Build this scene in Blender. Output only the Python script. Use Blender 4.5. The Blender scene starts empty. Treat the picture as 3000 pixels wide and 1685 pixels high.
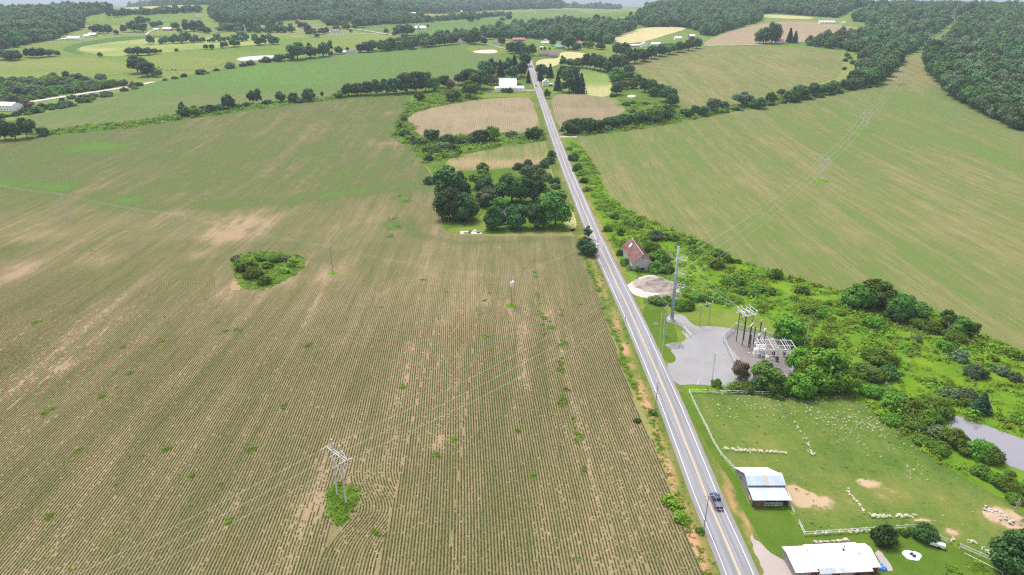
import bpy, bmesh, math, random
import numpy as np
from mathutils import Vector, Matrix
from mathutils.geometry import delaunay_2d_cdt
SC = bpy.context.scene
R = random.Random(7)
NP = np.random.default_rng(7)
# ------------------------------------------------------------------ camera, sky, sun, exposure
CAMZ = 115.0
FPX = 2060.0
TH = math.atan(842 / FPX)
SN, CS = math.sin(TH), math.cos(TH)
cam_d = bpy.data.cameras.new('camera')
cam = bpy.data.objects.new('camera', cam_d)
SC.collection.objects.link(cam)
cam.location = (0, 0, CAMZ)
cam.rotation_euler = (math.radians(90) - TH, 0, 0)
cam_d.sensor_width = 36
cam_d.lens = FPX / 3000 * 36
cam_d.clip_start = 1
cam_d.clip_end = 40000
SC.camera = cam
SUN_EL, SUN_AZ = 64, -25          # azimuth measured from straight ahead, towards the left
world = bpy.data.worlds.new('World')
SC.world = world
world.use_nodes = True
wn, wl = world.node_tree.nodes, world.node_tree.links
wn.clear()
sky = wn.new('ShaderNodeTexSky')
sky.sky_type = 'NISHITA'
sky.sun_disc = False
sky.sun_elevation = math.radians(SUN_EL)
sky.sun_rotation = math.radians(SUN_AZ)
sky.dust_density = 3.0
sky.air_density = 1.0
hs = wn.new('ShaderNodeHueSaturation')
hs.inputs['Saturation'].default_value = 0.25      # a veil of high cloud takes the blue out of the sky
hs.inputs['Value'].default_value = 1.15
bg = wn.new('ShaderNodeBackground')
bg.inputs['Strength'].default_value = 0.085
wo = wn.new('ShaderNodeOutputWorld')
wl.new(sky.outputs[0], hs.inputs['Color'])
wl.new(hs.outputs[0], bg.inputs['Color'])
wl.new(bg.outputs[0], wo.inputs['Surface'])
sun_d = bpy.data.lights.new('sun', 'SUN')
sun_d.energy = 1.5
sun_d.angle = math.radians(20)
sun_d.color = (1.0, 0.965, 0.91)
sun = bpy.data.objects.new('sun', sun_d)
SC.collection.objects.link(sun)
sun.rotation_euler = Vector((-math.sin(math.radians(SUN_AZ)) * math.cos(math.radians(SUN_EL)),
                             -math.cos(math.radians(SUN_AZ)) * math.cos(math.radians(SUN_EL)),
                             -math.sin(math.radians(SUN_EL)))).to_track_quat('-Z', 'Y').to_euler()
SC.view_settings.view_transform = 'Standard'
SC.view_settings.look = 'None'
SC.view_settings.gamma = 1
SC.view_settings.use_curve_mapping = False
SC.view_settings.exposure = 1.4
SC.cycles.use_denoising = False
SC.cycles.pixel_filter_type = 'BLACKMAN_HARRIS'
SC.cycles.filter_width = 1.25
HAZE = .000088
SC.cycles.max_bounces = 6
SC.cycles.volume_bounces = 0

# ------------------------------------------------------------------ numeric helpers
def sstep(a, b, x):
    t = np.clip((np.asarray(x, float) - a) / (b - a), 0, 1)
    return t * t * (3 - 2 * t)

PX = np.array([-2000, 450, 560, 740, 1000, 1140, 1350, 1800, 2400, 3300, 3800, 5000, 9000, 30000.])
PZ = np.array([0, 0, 3, 13, 28, 37, 44, 50, 54, 60, 62, 60, 46, 46.])
_d = np.diff(PZ) / np.diff(PX)
_m = np.zeros(len(PX))
for _i in range(1, len(PX) - 1):
    _m[_i] = 0 if _d[_i - 1] * _d[_i] <= 0 else 2 * _d[_i - 1] * _d[_i] / (_d[_i - 1] + _d[_i])

def hz(X, Y):
    X = np.asarray(X, float); Y = np.asarray(Y, float)
    i = np.clip(np.searchsorted(PX, Y) - 1, 0, len(PX) - 2)
    h = PX[i + 1] - PX[i]
    t = (Y - PX[i]) / h
    z = ((2 * t**3 - 3 * t**2 + 1) * PZ[i] + (t**3 - 2 * t**2 + t) * h * _m[i]
         + (-2 * t**3 + 3 * t**2) * PZ[i + 1] + (t**3 - t**2) * h * _m[i + 1])
    b = (44 * np.exp(-0.5 * (((X + 1000) / 430)**2 + ((Y - 2500) / 480)**2))
         + 42 * np.exp(-0.5 * (((X - 1500) / 620)**2 + ((Y - 1900) / 620)**2))
         + 35 * np.exp(-0.5 * (((X - 720) / 330)**2 + ((Y - 2350) / 380)**2))
         + 14 * np.exp(-0.5 * (((X + 2600) / 900)**2 + ((Y - 3300) / 500)**2))
         + 27 * np.exp(-0.5 * (((X + 800) / 800)**2 + ((Y - 4000) / 450)**2))
         + 5 * np.sin(X / 310 + 1) * np.sin(Y / 270) * sstep(1300, 2000, Y))
    return z + b * sstep(450, 950, Y)

_T = np.concatenate([np.arange(60, 1200, 6.), np.geomspace(1200, 14000, 420)])

def at(px, py):
    """the point of the terrain seen at photograph pixel (px, py)"""
    u, v = (px - 1500) / FPX, (py - 842) / FPX
    d = _T
    x, y, z = u * d, d * (CS - v * SN), CAMZ - d * (SN + v * CS)
    f = z - hz(x, y)
    k = np.argmax(f < 0)
    if f[k] >= 0:
        k = len(d) - 1
    if k == 0:
        return Vector((float(x[0]), float(y[0]), float(hz(x[0], y[0]))))
    a, b = d[k - 1], d[k]
    for _ in range(26):
        m = (a + b) / 2
        if CAMZ - m * (SN + v * CS) - hz(u * m, m * (CS - v * SN)) > 0: a = m
        else: b = m
    return Vector((float(u * a), float(a * (CS - v * SN)), float(hz(u * a, a * (CS - v * SN)))))

def atz(px, py, z):
    u, v = (px - 1500) / FPX, (py - 842) / FPX
    d = (CAMZ - z) / (SN + v * CS)
    return Vector((u * d, d * (CS - v * SN), z))

def zat(Y, py):
    v = (py - 842) / FPX
    return CAMZ - Y / (CS - v * SN) * (SN + v * CS)

def depth(p):
    return p[1] * CS + (CAMZ - p[2]) * SN

_perm = np.random.default_rng(3).random((256, 256))
def vnoise(x, y):
    xi, yi = np.floor(x).astype(int), np.floor(y).astype(int)
    fx, fy = x - xi, y - yi
    fx = fx * fx * (3 - 2 * fx); fy = fy * fy * (3 - 2 * fy)
    g = lambda a, b: _perm[a & 255, b & 255]
    return (g(xi, yi) * (1 - fx) + g(xi + 1, yi) * fx) * (1 - fy) + (g(xi, yi + 1) * (1 - fx) + g(xi + 1, yi + 1) * fx) * fy
def fbm(x, y, o=4):
    s = 0; a = .5; t = 0
    for k in range(o):
        s = s + a * vnoise(x * 2**k + 17 * k, y * 2**k + 5 * k); t += a; a *= .5
    return s / t

def inpoly(x, y, poly):
    c = np.zeros(np.shape(x), bool)
    n = len(poly)
    for i in range(n):
        x1, y1 = poly[i][0], poly[i][1]; x2, y2 = poly[i - 1][0], poly[i - 1][1]
        if y1 == y2: continue
        c ^= ((y1 > y) != (y2 > y)) & (x < (x2 - x1) * (y - y1) / (y2 - y1) + x1)
    return c

def dline(x, y, line):
    """distance from points to a polyline"""
    best = np.full(np.shape(x), 1e9)
    for (x1, y1), (x2, y2) in zip([p[:2] for p in line[:-1]], [p[:2] for p in line[1:]]):
        dx, dy = x2 - x1, y2 - y1
        t = np.clip(((x - x1) * dx + (y - y1) * dy) / (dx * dx + dy * dy + 1e-9), 0, 1)
        best = np.minimum(best, np.hypot(x - x1 - t * dx, y - y1 - t * dy))
    return best

def W(pxs):
    """list of pixel points -> terrain points; ('d', px, Y) gives a point at ground distance Y along a pixel column"""
    out = []
    for p in pxs:
        if p[0] == 'd':
            y = p[2]; x = (p[1] - 1500) / FPX * y * 1.05
            out.append(Vector((x, y, float(hz(x, y)))))
        else:
            out.append(at(*p))
    return out

def smooth(pts, it=2, closed=True):
    for _ in range(it):
        n = len(pts); o = []
        if not closed: o.append(pts[0])
        for i in range(n if closed else n - 1):
            a, b = pts[i], pts[(i + 1) % n]
            o += [a * .75 + b * .25, a * .25 + b * .75]
        if not closed: o.append(pts[-1])
        pts = o
    return pts

# ------------------------------------------------------------------ material helpers
def nodes(name):
    m = bpy.data.materials.new(name); m.use_nodes = True
    nt = m.node_tree; nt.nodes.clear()
    out = nt.nodes.new('ShaderNodeOutputMaterial')
    p = nt.nodes.new('ShaderNodeBsdfPrincipled')
    nt.links.new(p.outputs[0], out.inputs['Surface'])
    return m, nt, p
def mixc(nt, fac, a, b, mode='MIX'):
    n = nt.nodes.new('ShaderNodeMix'); n.data_type = 'RGBA'; n.blend_type = mode
    for sock, v in ((n.inputs[0], fac), (n.inputs[6], a), (n.inputs[7], b)):
        if isinstance(v, (int, float)): sock.default_value = v
        elif isinstance(v, (tuple, list)): sock.default_value = (*v[:3], 1)
        else: nt.links.new(v, sock)
    return n.outputs[2]
def math_(nt, op, a, b=0., clamp=False):
    n = nt.nodes.new('ShaderNodeMath'); n.operation = op; n.use_clamp = clamp
    for sock, v in ((n.inputs[0], a), (n.inputs[1], b)):
        if isinstance(v, (int, float)): sock.default_value = v
        else: nt.links.new(v, sock)
    return n.outputs[0]
def noise(nt, scale, detail=3, vec=None, rough=.55):
    n = nt.nodes.new('ShaderNodeTexNoise'); n.inputs['Scale'].default_value = scale
    n.inputs['Detail'].default_value = detail; n.inputs['Roughness'].default_value = rough
    if vec is not None: nt.links.new(vec, n.inputs['Vector'])
    return n.outputs['Fac']
def posn(nt, scale=(1, 1, 1), rotz=0, obj=False):
    if obj:
        g = nt.nodes.new('ShaderNodeTexCoord').outputs['Object']
    else:
        g = nt.nodes.new('ShaderNodeNewGeometry').outputs['Position']
    m = nt.nodes.new('ShaderNodeMapping')
    m.inputs['Rotation'].default_value = (0, 0, rotz); m.inputs['Scale'].default_value = scale
    nt.links.new(g, m.inputs['Vector'])
    return m.outputs[0]
def bump(nt, p, h, strength=.3, dist=.1):
    b = nt.nodes.new('ShaderNodeBump'); b.inputs['Strength'].default_value = strength; b.inputs['Distance'].default_value = dist
    nt.links.new(h, b.inputs['Height']); nt.links.new(b.outputs[0], p.inputs['Normal'])
def plain(name, col, rough=.8, var=.18, scale=1.5, spec=.3, metal=0, obj=True, stretch=(1, 1, 1), bmp=0):
    m, nt, p = nodes(name)
    n = noise(nt, scale, 4, posn(nt, stretch, 0, obj))
    a = tuple(c * (1 - var) for c in col); b = tuple(min(1, c * (1 + var)) for c in col)
    nt.links.new(mixc(nt, n, a, b), p.inputs['Base Color'])
    p.inputs['Roughness'].default_value = rough; p.inputs['Specular IOR Level'].default_value = spec
    p.inputs['Metallic'].default_value = metal
    if bmp: bump(nt, p, n, bmp, .05)
    return m
def stained(name, col, stain, rough=.7, scale=.6, lo=.45, hi=.7, stretch=(1, 1, 1), spec=.3, metal=0):
    m, nt, p = nodes(name)
    n = noise(nt, scale, 6, posn(nt, stretch, 0, True), .65)
    f = nt.nodes.new('ShaderNodeMapRange'); f.inputs[1].default_value = lo; f.inputs[2].default_value = hi
    nt.links.new(n, f.inputs[0])
    n2 = noise(nt, scale * 7, 3, posn(nt, stretch, 0, True))
    c = mixc(nt, f.outputs[0], col, stain)
    c = mixc(nt, n2, mixc(nt, .18, c, (0, 0, 0)), c)
    nt.links.new(c, p.inputs['Base Color'])
    p.inputs['Roughness'].default_value = rough; p.inputs['Specular IOR Level'].default_value = spec
    p.inputs['Metallic'].default_value = metal
    return m
def foliage(name, c1, c2, trans=.25, rough=.6):
    """leaves: every leaf its own tint, every plant its own tint"""
    m, nt, p = nodes(name)
    g = nt.nodes.new('ShaderNodeNewGeometry'); o = nt.nodes.new('ShaderNodeObjectInfo')
    col = mixc(nt, g.outputs['Random Per Island'], c1, c2)
    n = noise(nt, .35, 2, posn(nt))
    col = mixc(nt, n, mixc(nt, .45, col, (c1[0] * .6, c1[1] * .6, c1[2] * .6)), col)
    hsv = nt.nodes.new('ShaderNodeHueSaturation')
    r = math_(nt, 'MULTIPLY_ADD', o.outputs['Random'], .055); nt.nodes[-1].inputs[2].default_value = .465
    nt.links.new(r, hsv.inputs['Hue'])
    r2 = math_(nt, 'MULTIPLY_ADD', o.outputs['Random'], .8); nt.nodes[-1].inputs[2].default_value = .6
    nt.links.new(r2, hsv.inputs['Value'])
    nt.links.new(col, hsv.inputs['Color'])
    nt.links.new(hsv.outputs[0], p.inputs['Base Color'])
    p.inputs['Roughness'].default_value = rough; p.inputs['Specular IOR Level'].default_value = .06
    t = nt.nodes.new('ShaderNodeBsdfTranslucent'); nt.links.new(hsv.outputs[0], t.inputs['Color'])
    mx = nt.nodes.new('ShaderNodeMixShader'); mx.inputs[0].default_value = trans
    out = [k for k in nt.nodes if k.type == 'OUTPUT_MATERIAL'][0]
    nt.links.new(p.outputs[0], mx.inputs[1]); nt.links.new(t.outputs[0], mx.inputs[2]); nt.links.new(mx.outputs[0], out.inputs['Surface'])
    return m
def ramp(nt, fac, stops):
    r = nt.nodes.new('ShaderNodeValToRGB'); e = r.color_ramp.elements
    while len(e) < len(stops): e.new(.5)
    for k, (pos, c) in enumerate(stops): e[k].position = pos; e[k].color = (*c, 1)
    nt.links.new(fac, r.inputs[0]); return r.outputs[0]
def field_mat(name, soil, mid, green, lush, ang=-.05, streak=.35, fine=.5, row=0., rowamp=.0):
    """crop: attribute vigor (0 bare soil, .4 thin, .7 green, 1 lush) broken by streaks along the drill rows"""
    m, nt, p = nodes(name)
    a = nt.nodes.new('ShaderNodeAttribute'); a.attribute_name = 'vigor'
    # drill rows run close to the +Y axis: stretch the noise along them
    s1 = noise(nt, 1, 5, posn(nt, (.22, .006, .05), -ang), .62)
    s2 = noise(nt, 1, 4, posn(nt, (.9, .035, .2), -ang), .65)
    s5 = noise(nt, .11, 5, posn(nt, (1, .45, 1), -ang), .7)
    s3 = noise(nt, .9, 5, posn(nt), .7)
    v = math_(nt, 'ADD', a.outputs['Fac'], math_(nt, 'MULTIPLY', math_(nt, 'SUBTRACT', s1, .5), streak))
    v = math_(nt, 'ADD', v, math_(nt, 'MULTIPLY', math_(nt, 'SUBTRACT', s2, .5), streak * 1.2))
    v = math_(nt, 'ADD', v, math_(nt, 'MULTIPLY', math_(nt, 'SUBTRACT', s3, .5), fine))
    v = math_(nt, 'ADD', v, math_(nt, 'MULTIPLY', math_(nt, 'SUBTRACT', s5, .5), fine * .9))
    if rowamp:
        wv = nt.nodes.new('ShaderNodeTexWave'); wv.bands_direction = 'X'; wv.inputs['Scale'].default_value = .314 / row
        wv.inputs['Distortion'].default_value = 1.2; wv.inputs['Detail'].default_value = 2; wv.inputs['Detail Scale'].default_value = .5
        nt.links.new(posn(nt, (1, .02, 0), -ang), wv.inputs['Vector'])
        v = math_(nt, 'ADD', v, math_(nt, 'MULTIPLY', math_(nt, 'SUBTRACT', wv.outputs['Fac'], .5), rowamp))
    c = ramp(nt, v, [(0, soil), (.4, mid), (.7, green), (1, lush)])
    n4 = noise(nt, .06, 4, posn(nt))
    c = mixc(nt, n4, mixc(nt, .22, c, (soil[0] * .5, soil[1] * .5, soil[2] * .5)), c)
    nt.links.new(c, p.inputs['Base Color'])
    p.inputs['Roughness'].default_value = 1; p.inputs['Specular IOR Level'].default_value = .02
    bump(nt, p, s3, .35, .25)
    return m
def grass_mat(name, a, b, c, s=.25, s2=2.0, bmp=.4):
    m, nt, p = nodes(name)
    n1 = noise(nt, s, 5, posn(nt), .6); n2 = noise(nt, s2, 4, posn(nt), .7); n3 = noise(nt, s * .12, 3, posn(nt))
    col = ramp(nt, math_(nt, 'ADD', math_(nt, 'MULTIPLY', n1, .6), math_(nt, 'MULTIPLY', n2, .4)), [(.3, a), (.5, b), (.72, c)])
    col = mixc(nt, n3, mixc(nt, .3, col, a), col)
    nt.links.new(col, p.inputs['Base Color']); p.inputs['Roughness'].default_value = 1; p.inputs['Specular IOR Level'].default_value = .02
    bump(nt, p, n2, bmp, .25)
    return m

# ------------------------------------------------------------------ object helpers
def tag(o, label=None, cat=None, group=None, kind=None):
    if label: o['label'] = label
    if cat: o['category'] = cat
    if group: o['group'] = group
    if kind: o['kind'] = kind
    return o
def empty(name, loc, label, cat, group=None, rz=0):
    o = bpy.data.objects.new(name, None); SC.collection.objects.link(o)
    o.location = loc; o.rotation_euler = (0, 0, rz); o.empty_display_size = .5
    return tag(o, label, cat, group)
class MB:
    def __init__(s): s.v = []; s.f = []; s.m = []
    def add(s, vs, fs, mi=0):
        n = len(s.v); s.v += [tuple(v) for v in vs]; s.f += [tuple(i + n for i in f) for f in fs]; s.m += [mi] * len(fs); return s
    def box(s, c, d, rz=0, mi=0, taper=1.0):
        """centre of the base c, dimensions d"""
        x, y, z = d[0] / 2, d[1] / 2, d[2]; k = taper
        P = [(-x, -y, 0), (x, -y, 0), (x, y, 0), (-x, y, 0), (-x * k, -y * k, z), (x * k, -y * k, z), (x * k, y * k, z), (-x * k, y * k, z)]
        cr, sr = math.cos(rz), math.sin(rz)
        P = [(c[0] + a * cr - b * sr, c[1] + a * sr + b * cr, c[2] + h) for a, b, h in P]
        return s.add(P, [(3, 2, 1, 0), (4, 5, 6, 7), (0, 1, 5, 4), (1, 2, 6, 5), (2, 3, 7, 6), (3, 0, 4, 7)], mi)
    def tube(s, pts, r, n=6, mi=0, cap=True):
        pts = [Vector(p) for p in pts]
        rs = r if isinstance(r, (list, tuple)) else [r] * len(pts)
        base = len(s.v); up = None
        for i, p in enumerate(pts):
            t = (pts[min(i + 1, len(pts) - 1)] - pts[max(i - 1, 0)]).normalized()
            if up is None: up = Vector((1, 0, 0)) if abs(t.x) < .9 else Vector((0, 1, 0))
            a = (up - t * up.dot(t)).normalized(); b = t.cross(a); up = a
            for k in range(n):
                q = p + (a * math.cos(2 * math.pi * k / n) + b * math.sin(2 * math.pi * k / n)) * rs[i]
                s.v.append(tuple(q))
        for i in range(len(pts) - 1):
            for k in range(n):
                s.f.append((base + i * n + k, base + i * n + (k + 1) % n, base + (i + 1) * n + (k + 1) % n, base + (i + 1) * n + k)); s.m.append(mi)
        if cap:
            s.f.append(tuple(base + k for k in reversed(range(n)))); s.m.append(mi)
            e = base + (len(pts) - 1) * n
            s.f.append(tuple(e + k for k in range(n))); s.m.append(mi)
        return s
    def slab(s, quad, t, mi=0):
        """a plate: four corners (counter-clockwise from outside), thickness t inward"""
        q = [Vector(p) for p in quad]; n = (q[1] - q[0]).cross(q[3] - q[0]).normalized() * t
        return s.add([*q, *[p - n for p in q]], [(0, 1, 2, 3), (7, 6, 5, 4), (4, 5, 1, 0), (5, 6, 2, 1), (6, 7, 3, 2), (7, 4, 0, 3)], mi)
    def prism(s, prof, x0, x1, mi=0):
        """profile in (y, z), extruded along x"""
        n = len(prof)
        return s.add([(x0, a, b) for a, b in prof] + [(x1, a, b) for a, b in prof],
                     [tuple(reversed(range(n))), tuple(range(n, 2 * n))] + [(i, (i + 1) % n, n + (i + 1) % n, n + i) for i in range(n)], mi)
    def ball(s, c, r, mi=0, nu=8, nv=5):
        b = len(s.v); c = Vector(c); r = r if isinstance(r, (tuple, list)) else (r, r, r)
        vs = [(c.x, c.y, c.z - r[2])]
        for j in range(1, nv):
            a = -math.pi / 2 + math.pi * j / nv
            for i in range(nu):
                p = 2 * math.pi * i / nu
                vs.append((c.x + r[0] * math.cos(a) * math.cos(p), c.y + r[1] * math.cos(a) * math.sin(p), c.z + r[2] * math.sin(a)))
        vs.append((c.x, c.y, c.z + r[2])); L = len(vs) - 1
        fs = [(0, 1 + (i + 1) % nu, 1 + i) for i in range(nu)]
        for j in range(nv - 2):
            for i in range(nu):
                a0 = 1 + j * nu; fs.append((a0 + i, a0 + (i + 1) % nu, a0 + nu + (i + 1) % nu, a0 + nu + i))
        a0 = 1 + (nv - 2) * nu
        fs += [(a0 + i, a0 + (i + 1) % nu, L) for i in range(nu)]
        return s.add(vs, fs, mi)
    def mesh(s, name, mats):
        me = bpy.data.meshes.new(name); me.from_pydata(s.v, [], s.f)
        for m in (mats if isinstance(mats, (list, tuple)) else [mats]): me.materials.append(m)
        if any(s.m): me.polygons.foreach_set('material_index', s.m)
        me.update(); return me
    def build(s, name, mats, parent=None, loc=None, shade=False):
        me = s.mesh(name, mats)
        if shade: me.polygons.foreach_set('use_smooth', [True] * len(me.polygons))
        o = bpy.data.objects.new(name, me); SC.collection.objects.link(o)
        if parent: o.parent = parent
        if loc is not None: o.location = loc
        return o
def npmesh(name, v, f, mat, smooth_=False):
    """fast mesh from numpy arrays (all faces the same size)"""
    me = bpy.data.meshes.new(name); v = np.asarray(v, np.float32); f = np.asarray(f, np.int32); k = f.shape[1]
    me.vertices.add(len(v)); me.vertices.foreach_set('co', v.ravel())
    me.loops.add(f.size); me.loops.foreach_set('vertex_index', f.ravel())
    me.polygons.add(len(f)); me.polygons.foreach_set('loop_start', np.arange(0, f.size, k, dtype=np.int32))
    if smooth_: me.polygons.foreach_set('use_smooth', np.ones(len(f), bool))
    me.materials.append(mat); me.update(calc_edges=True); me.validate()
    return me
def link(name, me, parent=None, loc=(0, 0, 0)):
    o = bpy.data.objects.new(name, me); SC.collection.objects.link(o); o.location = loc
    if parent: o.parent = parent
    return o

def lift(layer, Y):
    return layer * (.012 + .00013 * np.maximum(0, np.asarray(Y) - 380))
def sheet(name, poly, mat, layer, label, cat=None, vigor=None, sp=1.0, sm=2, kind='structure', jitter=0.0, edge=None, world=False, group=None):
    """a draped sheet of ground: poly in photograph pixels (or world points)"""
    pts = poly if world else W(poly)
    if sm: pts = smooth(pts, sm)
    step = lambda y: max(2.2, min(45., abs(y) * .012)) * sp
    ring = []
    n = len(pts)
    for i in range(n):
        a, b = pts[i], pts[(i + 1) % n]
        L = math.hypot(b[0] - a[0], b[1] - a[1]); k = max(1, int(L / ((edge or 1) * step((a[1] + b[1]) / 2))))
        for j in range(k):
            t = j / k; x = a[0] + (b[0] - a[0]) * t; y = a[1] + (b[1] - a[1]) * t
            if jitter:
                x += jitter * (float(fbm(np.array(x * .11), np.array(y * .11), 3)) - .5) * 4
                y += jitter * (float(fbm(np.array(x * .11 + 50), np.array(y * .11 + 9), 3)) - .5) * 4
                x += min(1, jitter * 2) * (float(fbm(np.array(x * .7), np.array(y * .7), 3)) - .5) * 1.3
                y += min(1, jitter * 2) * (float(fbm(np.array(x * .7 + 50), np.array(y * .7 + 9), 3)) - .5) * 1.3
            ring.append((x, y))
    ys = [p[1] for p in ring]; xs = [p[0] for p in ring]
    y = min(ys); gx = []; gy = []
    while y < max(ys):
        s = step(y); r = np.arange(min(xs) + NP.random() * s, max(xs), s)
        gx.append(r); gy.append(np.full(len(r), y)); y += s
    gx = np.concatenate(gx); gy = np.concatenate(gy)
    ok = inpoly(gx, gy, ring); gx, gy = gx[ok], gy[ok]
    near = dline(gx, gy, ring + [ring[0]]) > .35 * np.maximum(2.2, np.minimum(45, gy * .012)) * sp if len(gx) * len(ring) < 4e7 else np.ones(len(gx), bool)
    gx, gy = gx[near], gy[near]
    co = [Vector(p) for p in ring] + [Vector((a, b)) for a, b in zip(gx.tolist(), gy.tolist())]
    res = delaunay_2d_cdt(co, [], [list(range(len(ring)))], 1, 1e-4)
    v = np.array([(p.x, p.y) for p in res[0]]); f = [t for t in res[2] if len(t) == 3]
    z = hz(v[:, 0], v[:, 1]) + lift(layer, v[:, 1])
    fa = np.array(f, np.int32)
    e1 = v[fa[:, 1]] - v[fa[:, 0]]; e2 = v[fa[:, 2]] - v[fa[:, 0]]
    flip = (e1[:, 0] * e2[:, 1] - e1[:, 1] * e2[:, 0]) < 0
    fa[flip] = fa[flip][:, ::-1]
    me = npmesh(name, np.column_stack([v, z]), fa, mat, True)
    if vigor is not None and len(me.vertices) == len(v):
        at_ = me.attributes.new('vigor', 'FLOAT', 'POINT'); at_.data.foreach_set('value', np.asarray(vigor(v[:, 0], v[:, 1]), np.float32))
    o = link(name, me)
    tag(o, label, cat, group, kind)
    o['outline'] = 0
    del o['outline']
    return o, ring

def strip(name, line, wl_, wr_, mat, layer, label=None, off=None, kind='structure', parent=None, sub=12):
    """a ribbon along a world polyline from wl_ left to wr_ right of it"""
    P = [Vector((p[0], p[1])) for p in line]; Q = []
    for a, b in zip(P[:-1], P[1:]):
        k = max(1, int((b - a).length / sub)); Q += [a.lerp(b, j / k) for j in range(k)]
    Q.append(P[-1]); v = []
    for i, p in enumerate(Q):
        t = (Q[min(i + 1, len(Q) - 1)] - Q[max(i - 1, 0)]).normalized(); n = Vector((t.y, -t.x))
        for w in (wl_, wr_):
            q = p + n * w; v.append((q.x, q.y, float(hz(q.x, q.y) + lift(layer, q.y))))
    f = [(2 * i, 2 * i + 1, 2 * i + 3, 2 * i + 2) for i in range(len(Q) - 1)]
    o = link(name, npmesh(name, v, f, mat, True), parent)
    return tag(o, label, None, None, kind)

ORD = ['first', 'second', 'third', 'fourth', 'fifth', 'sixth', 'seventh', 'eighth', 'ninth', 'tenth', 'eleventh', 'twelfth', 'thirteenth', 'fourteenth', 'fifteenth', 'sixteenth', 'seventeenth', 'eighteenth', 'nineteenth']
TENS = {20: 'twent', 30: 'thirt', 40: 'fort', 50: 'fift', 60: 'sixt', 70: 'sevent'}
def ordn(k):
    if k < 20: return ORD[k - 1]
    t = TENS[k // 10 * 10]
    return t + 'ieth' if k % 10 == 0 else t + 'y-' + ORD[k % 10 - 1]
# ------------------------------------------------------------------ materials
M = {}
SOIL = (.285, .208, .132); MID = (.15, .135, .064); GRN = (.085, .11, .036); LUSH = (.075, .155, .025)
M['field'] = field_mat('crop_rows_soil', SOIL, MID, GRN, LUSH, streak=.62, fine=.55)
M['field_mid'] = field_mat('mid_field', (.28, .215, .122), (.18, .17, .07), (.112, .145, .042), (.085, .17, .03), streak=.92, fine=.6, row=1.9, rowamp=.16)
M['field_far'] = field_mat('far_field', (.26, .2, .12), (.155, .16, .072), (.095, .145, .042), (.085, .18, .035), streak=.6, fine=.4)
M['brown'] = field_mat('brown_field', (.285, .22, .14), (.205, .168, .1), (.13, .135, .06), (.1, .15, .045), streak=.5, fine=.5, row=1.9, rowamp=.3)
M['pasture'] = field_mat('pasture', (.22, .205, .075), (.165, .2, .052), (.115, .18, .036), (.065, .13, .036), streak=.35, fine=.45)
M['hay'] = field_mat('hay', (.44, .38, .2), (.36, .34, .15), (.2, .25, .07), (.12, .2, .04), streak=.25, fine=.25)
M['base'] = grass_mat('rough_grass', (.05, .09, .014), (.09, .15, .02), (.15, .2, .035), .05, .6)
M['meadow'] = grass_mat('meadow', (.055, .115, .01), (.11, .2, .014), (.2, .26, .025), .09, .9, .6)
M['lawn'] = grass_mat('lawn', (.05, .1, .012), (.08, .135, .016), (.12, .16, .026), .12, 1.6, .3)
M['paddock'] = field_mat('paddock_grass', (.4, .29, .19), (.15, .165, .038), (.09, .145, .022), (.052, .112, .013), streak=.15, fine=.9)
M['verge'] = field_mat('verge', (.4, .235, .13), (.24, .18, .07), (.1, .145, .025), (.06, .115, .015), streak=.3, fine=.7)
M['ditch'] = grass_mat('ditch_soil', (.13, .13, .04), (.34, .22, .13), (.42, .29, .18), .5, 2.2, .5)
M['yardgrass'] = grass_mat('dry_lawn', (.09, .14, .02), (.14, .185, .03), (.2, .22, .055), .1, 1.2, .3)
def gravel_mat(name, a, b, big=.12):
    m, nt, p = nodes(name)
    n1 = noise(nt, big, 5, posn(nt), .65); n2 = noise(nt, 3.5, 4, posn(nt), .8)
    c = mixc(nt, n1, a, b); c = mixc(nt, n2, mixc(nt, .3, c, (0, 0, 0)), c)
    nt.links.new(c, p.inputs['Base Color']); p.inputs['Roughness'].default_value = .95; p.inputs['Specular IOR Level'].default_value = .15
    bump(nt, p, n2, .5, .08); return m
M['gravel'] = gravel_mat('gravel', (.235, .23, .238), (.35, .343, .35))
M['darkgravel'] = gravel_mat('dark_gravel', (.18, .155, .155), (.265, .235, .23))
M['palegravel'] = gravel_mat('pale_gravel', (.42, .37, .34), (.6, .56, .52), .2)
M['spoil'] = gravel_mat('spoil', (.2, .165, .145), (.48, .41, .35), .25)
M['drive'] = gravel_mat('drive', (.33, .27, .25), (.46, .4, .37))
M['dirt'] = gravel_mat('dirt', (.36, .25, .16), (.52, .4, .29), .3)
def asphalt_mat():
    m, nt, p = nodes('asphalt')
    g = posn(nt, (1, .02, 1), .025)
    n1 = noise(nt, .9, 4, g, .6); n2 = noise(nt, .05, 4, posn(nt)); n3 = noise(nt, 6, 3, posn(nt), .8)
    c = ramp(nt, n1, [(.28, (.165, .16, .175)), (.5, (.245, .24, .262)), (.72, (.31, .305, .328))])
    n5 = noise(nt, 1, 3, posn(nt, (2.6, .03, 1), .025), .7); mr = nt.nodes.new('ShaderNodeMapRange'); mr.inputs[1].default_value = .6; mr.inputs[2].default_value = .72; nt.links.new(n5, mr.inputs[0])
    c = mixc(nt, mr.outputs[0], c, mixc(nt, .45, c, (.05, .05, .055)))
    c = mixc(nt, n2, mixc(nt, .3, c, (.1, .1, .11)), c); c = mixc(nt, n3, mixc(nt, .12, c, (0, 0, 0)), c)
    nt.links.new(c, p.inputs['Base Color']); p.inputs['Roughness'].default_value = .85; p.inputs['Specular IOR Level'].default_value = .25
    return m
M['shoulder'] = gravel_mat('shoulder', (.2, .185, .18), (.3, .28, .27), .3)
M['asphalt'] = asphalt_mat()
M['white_line'] = plain('white_line', (.72, .71, .7), .7, .15, 3, obj=False)
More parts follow.
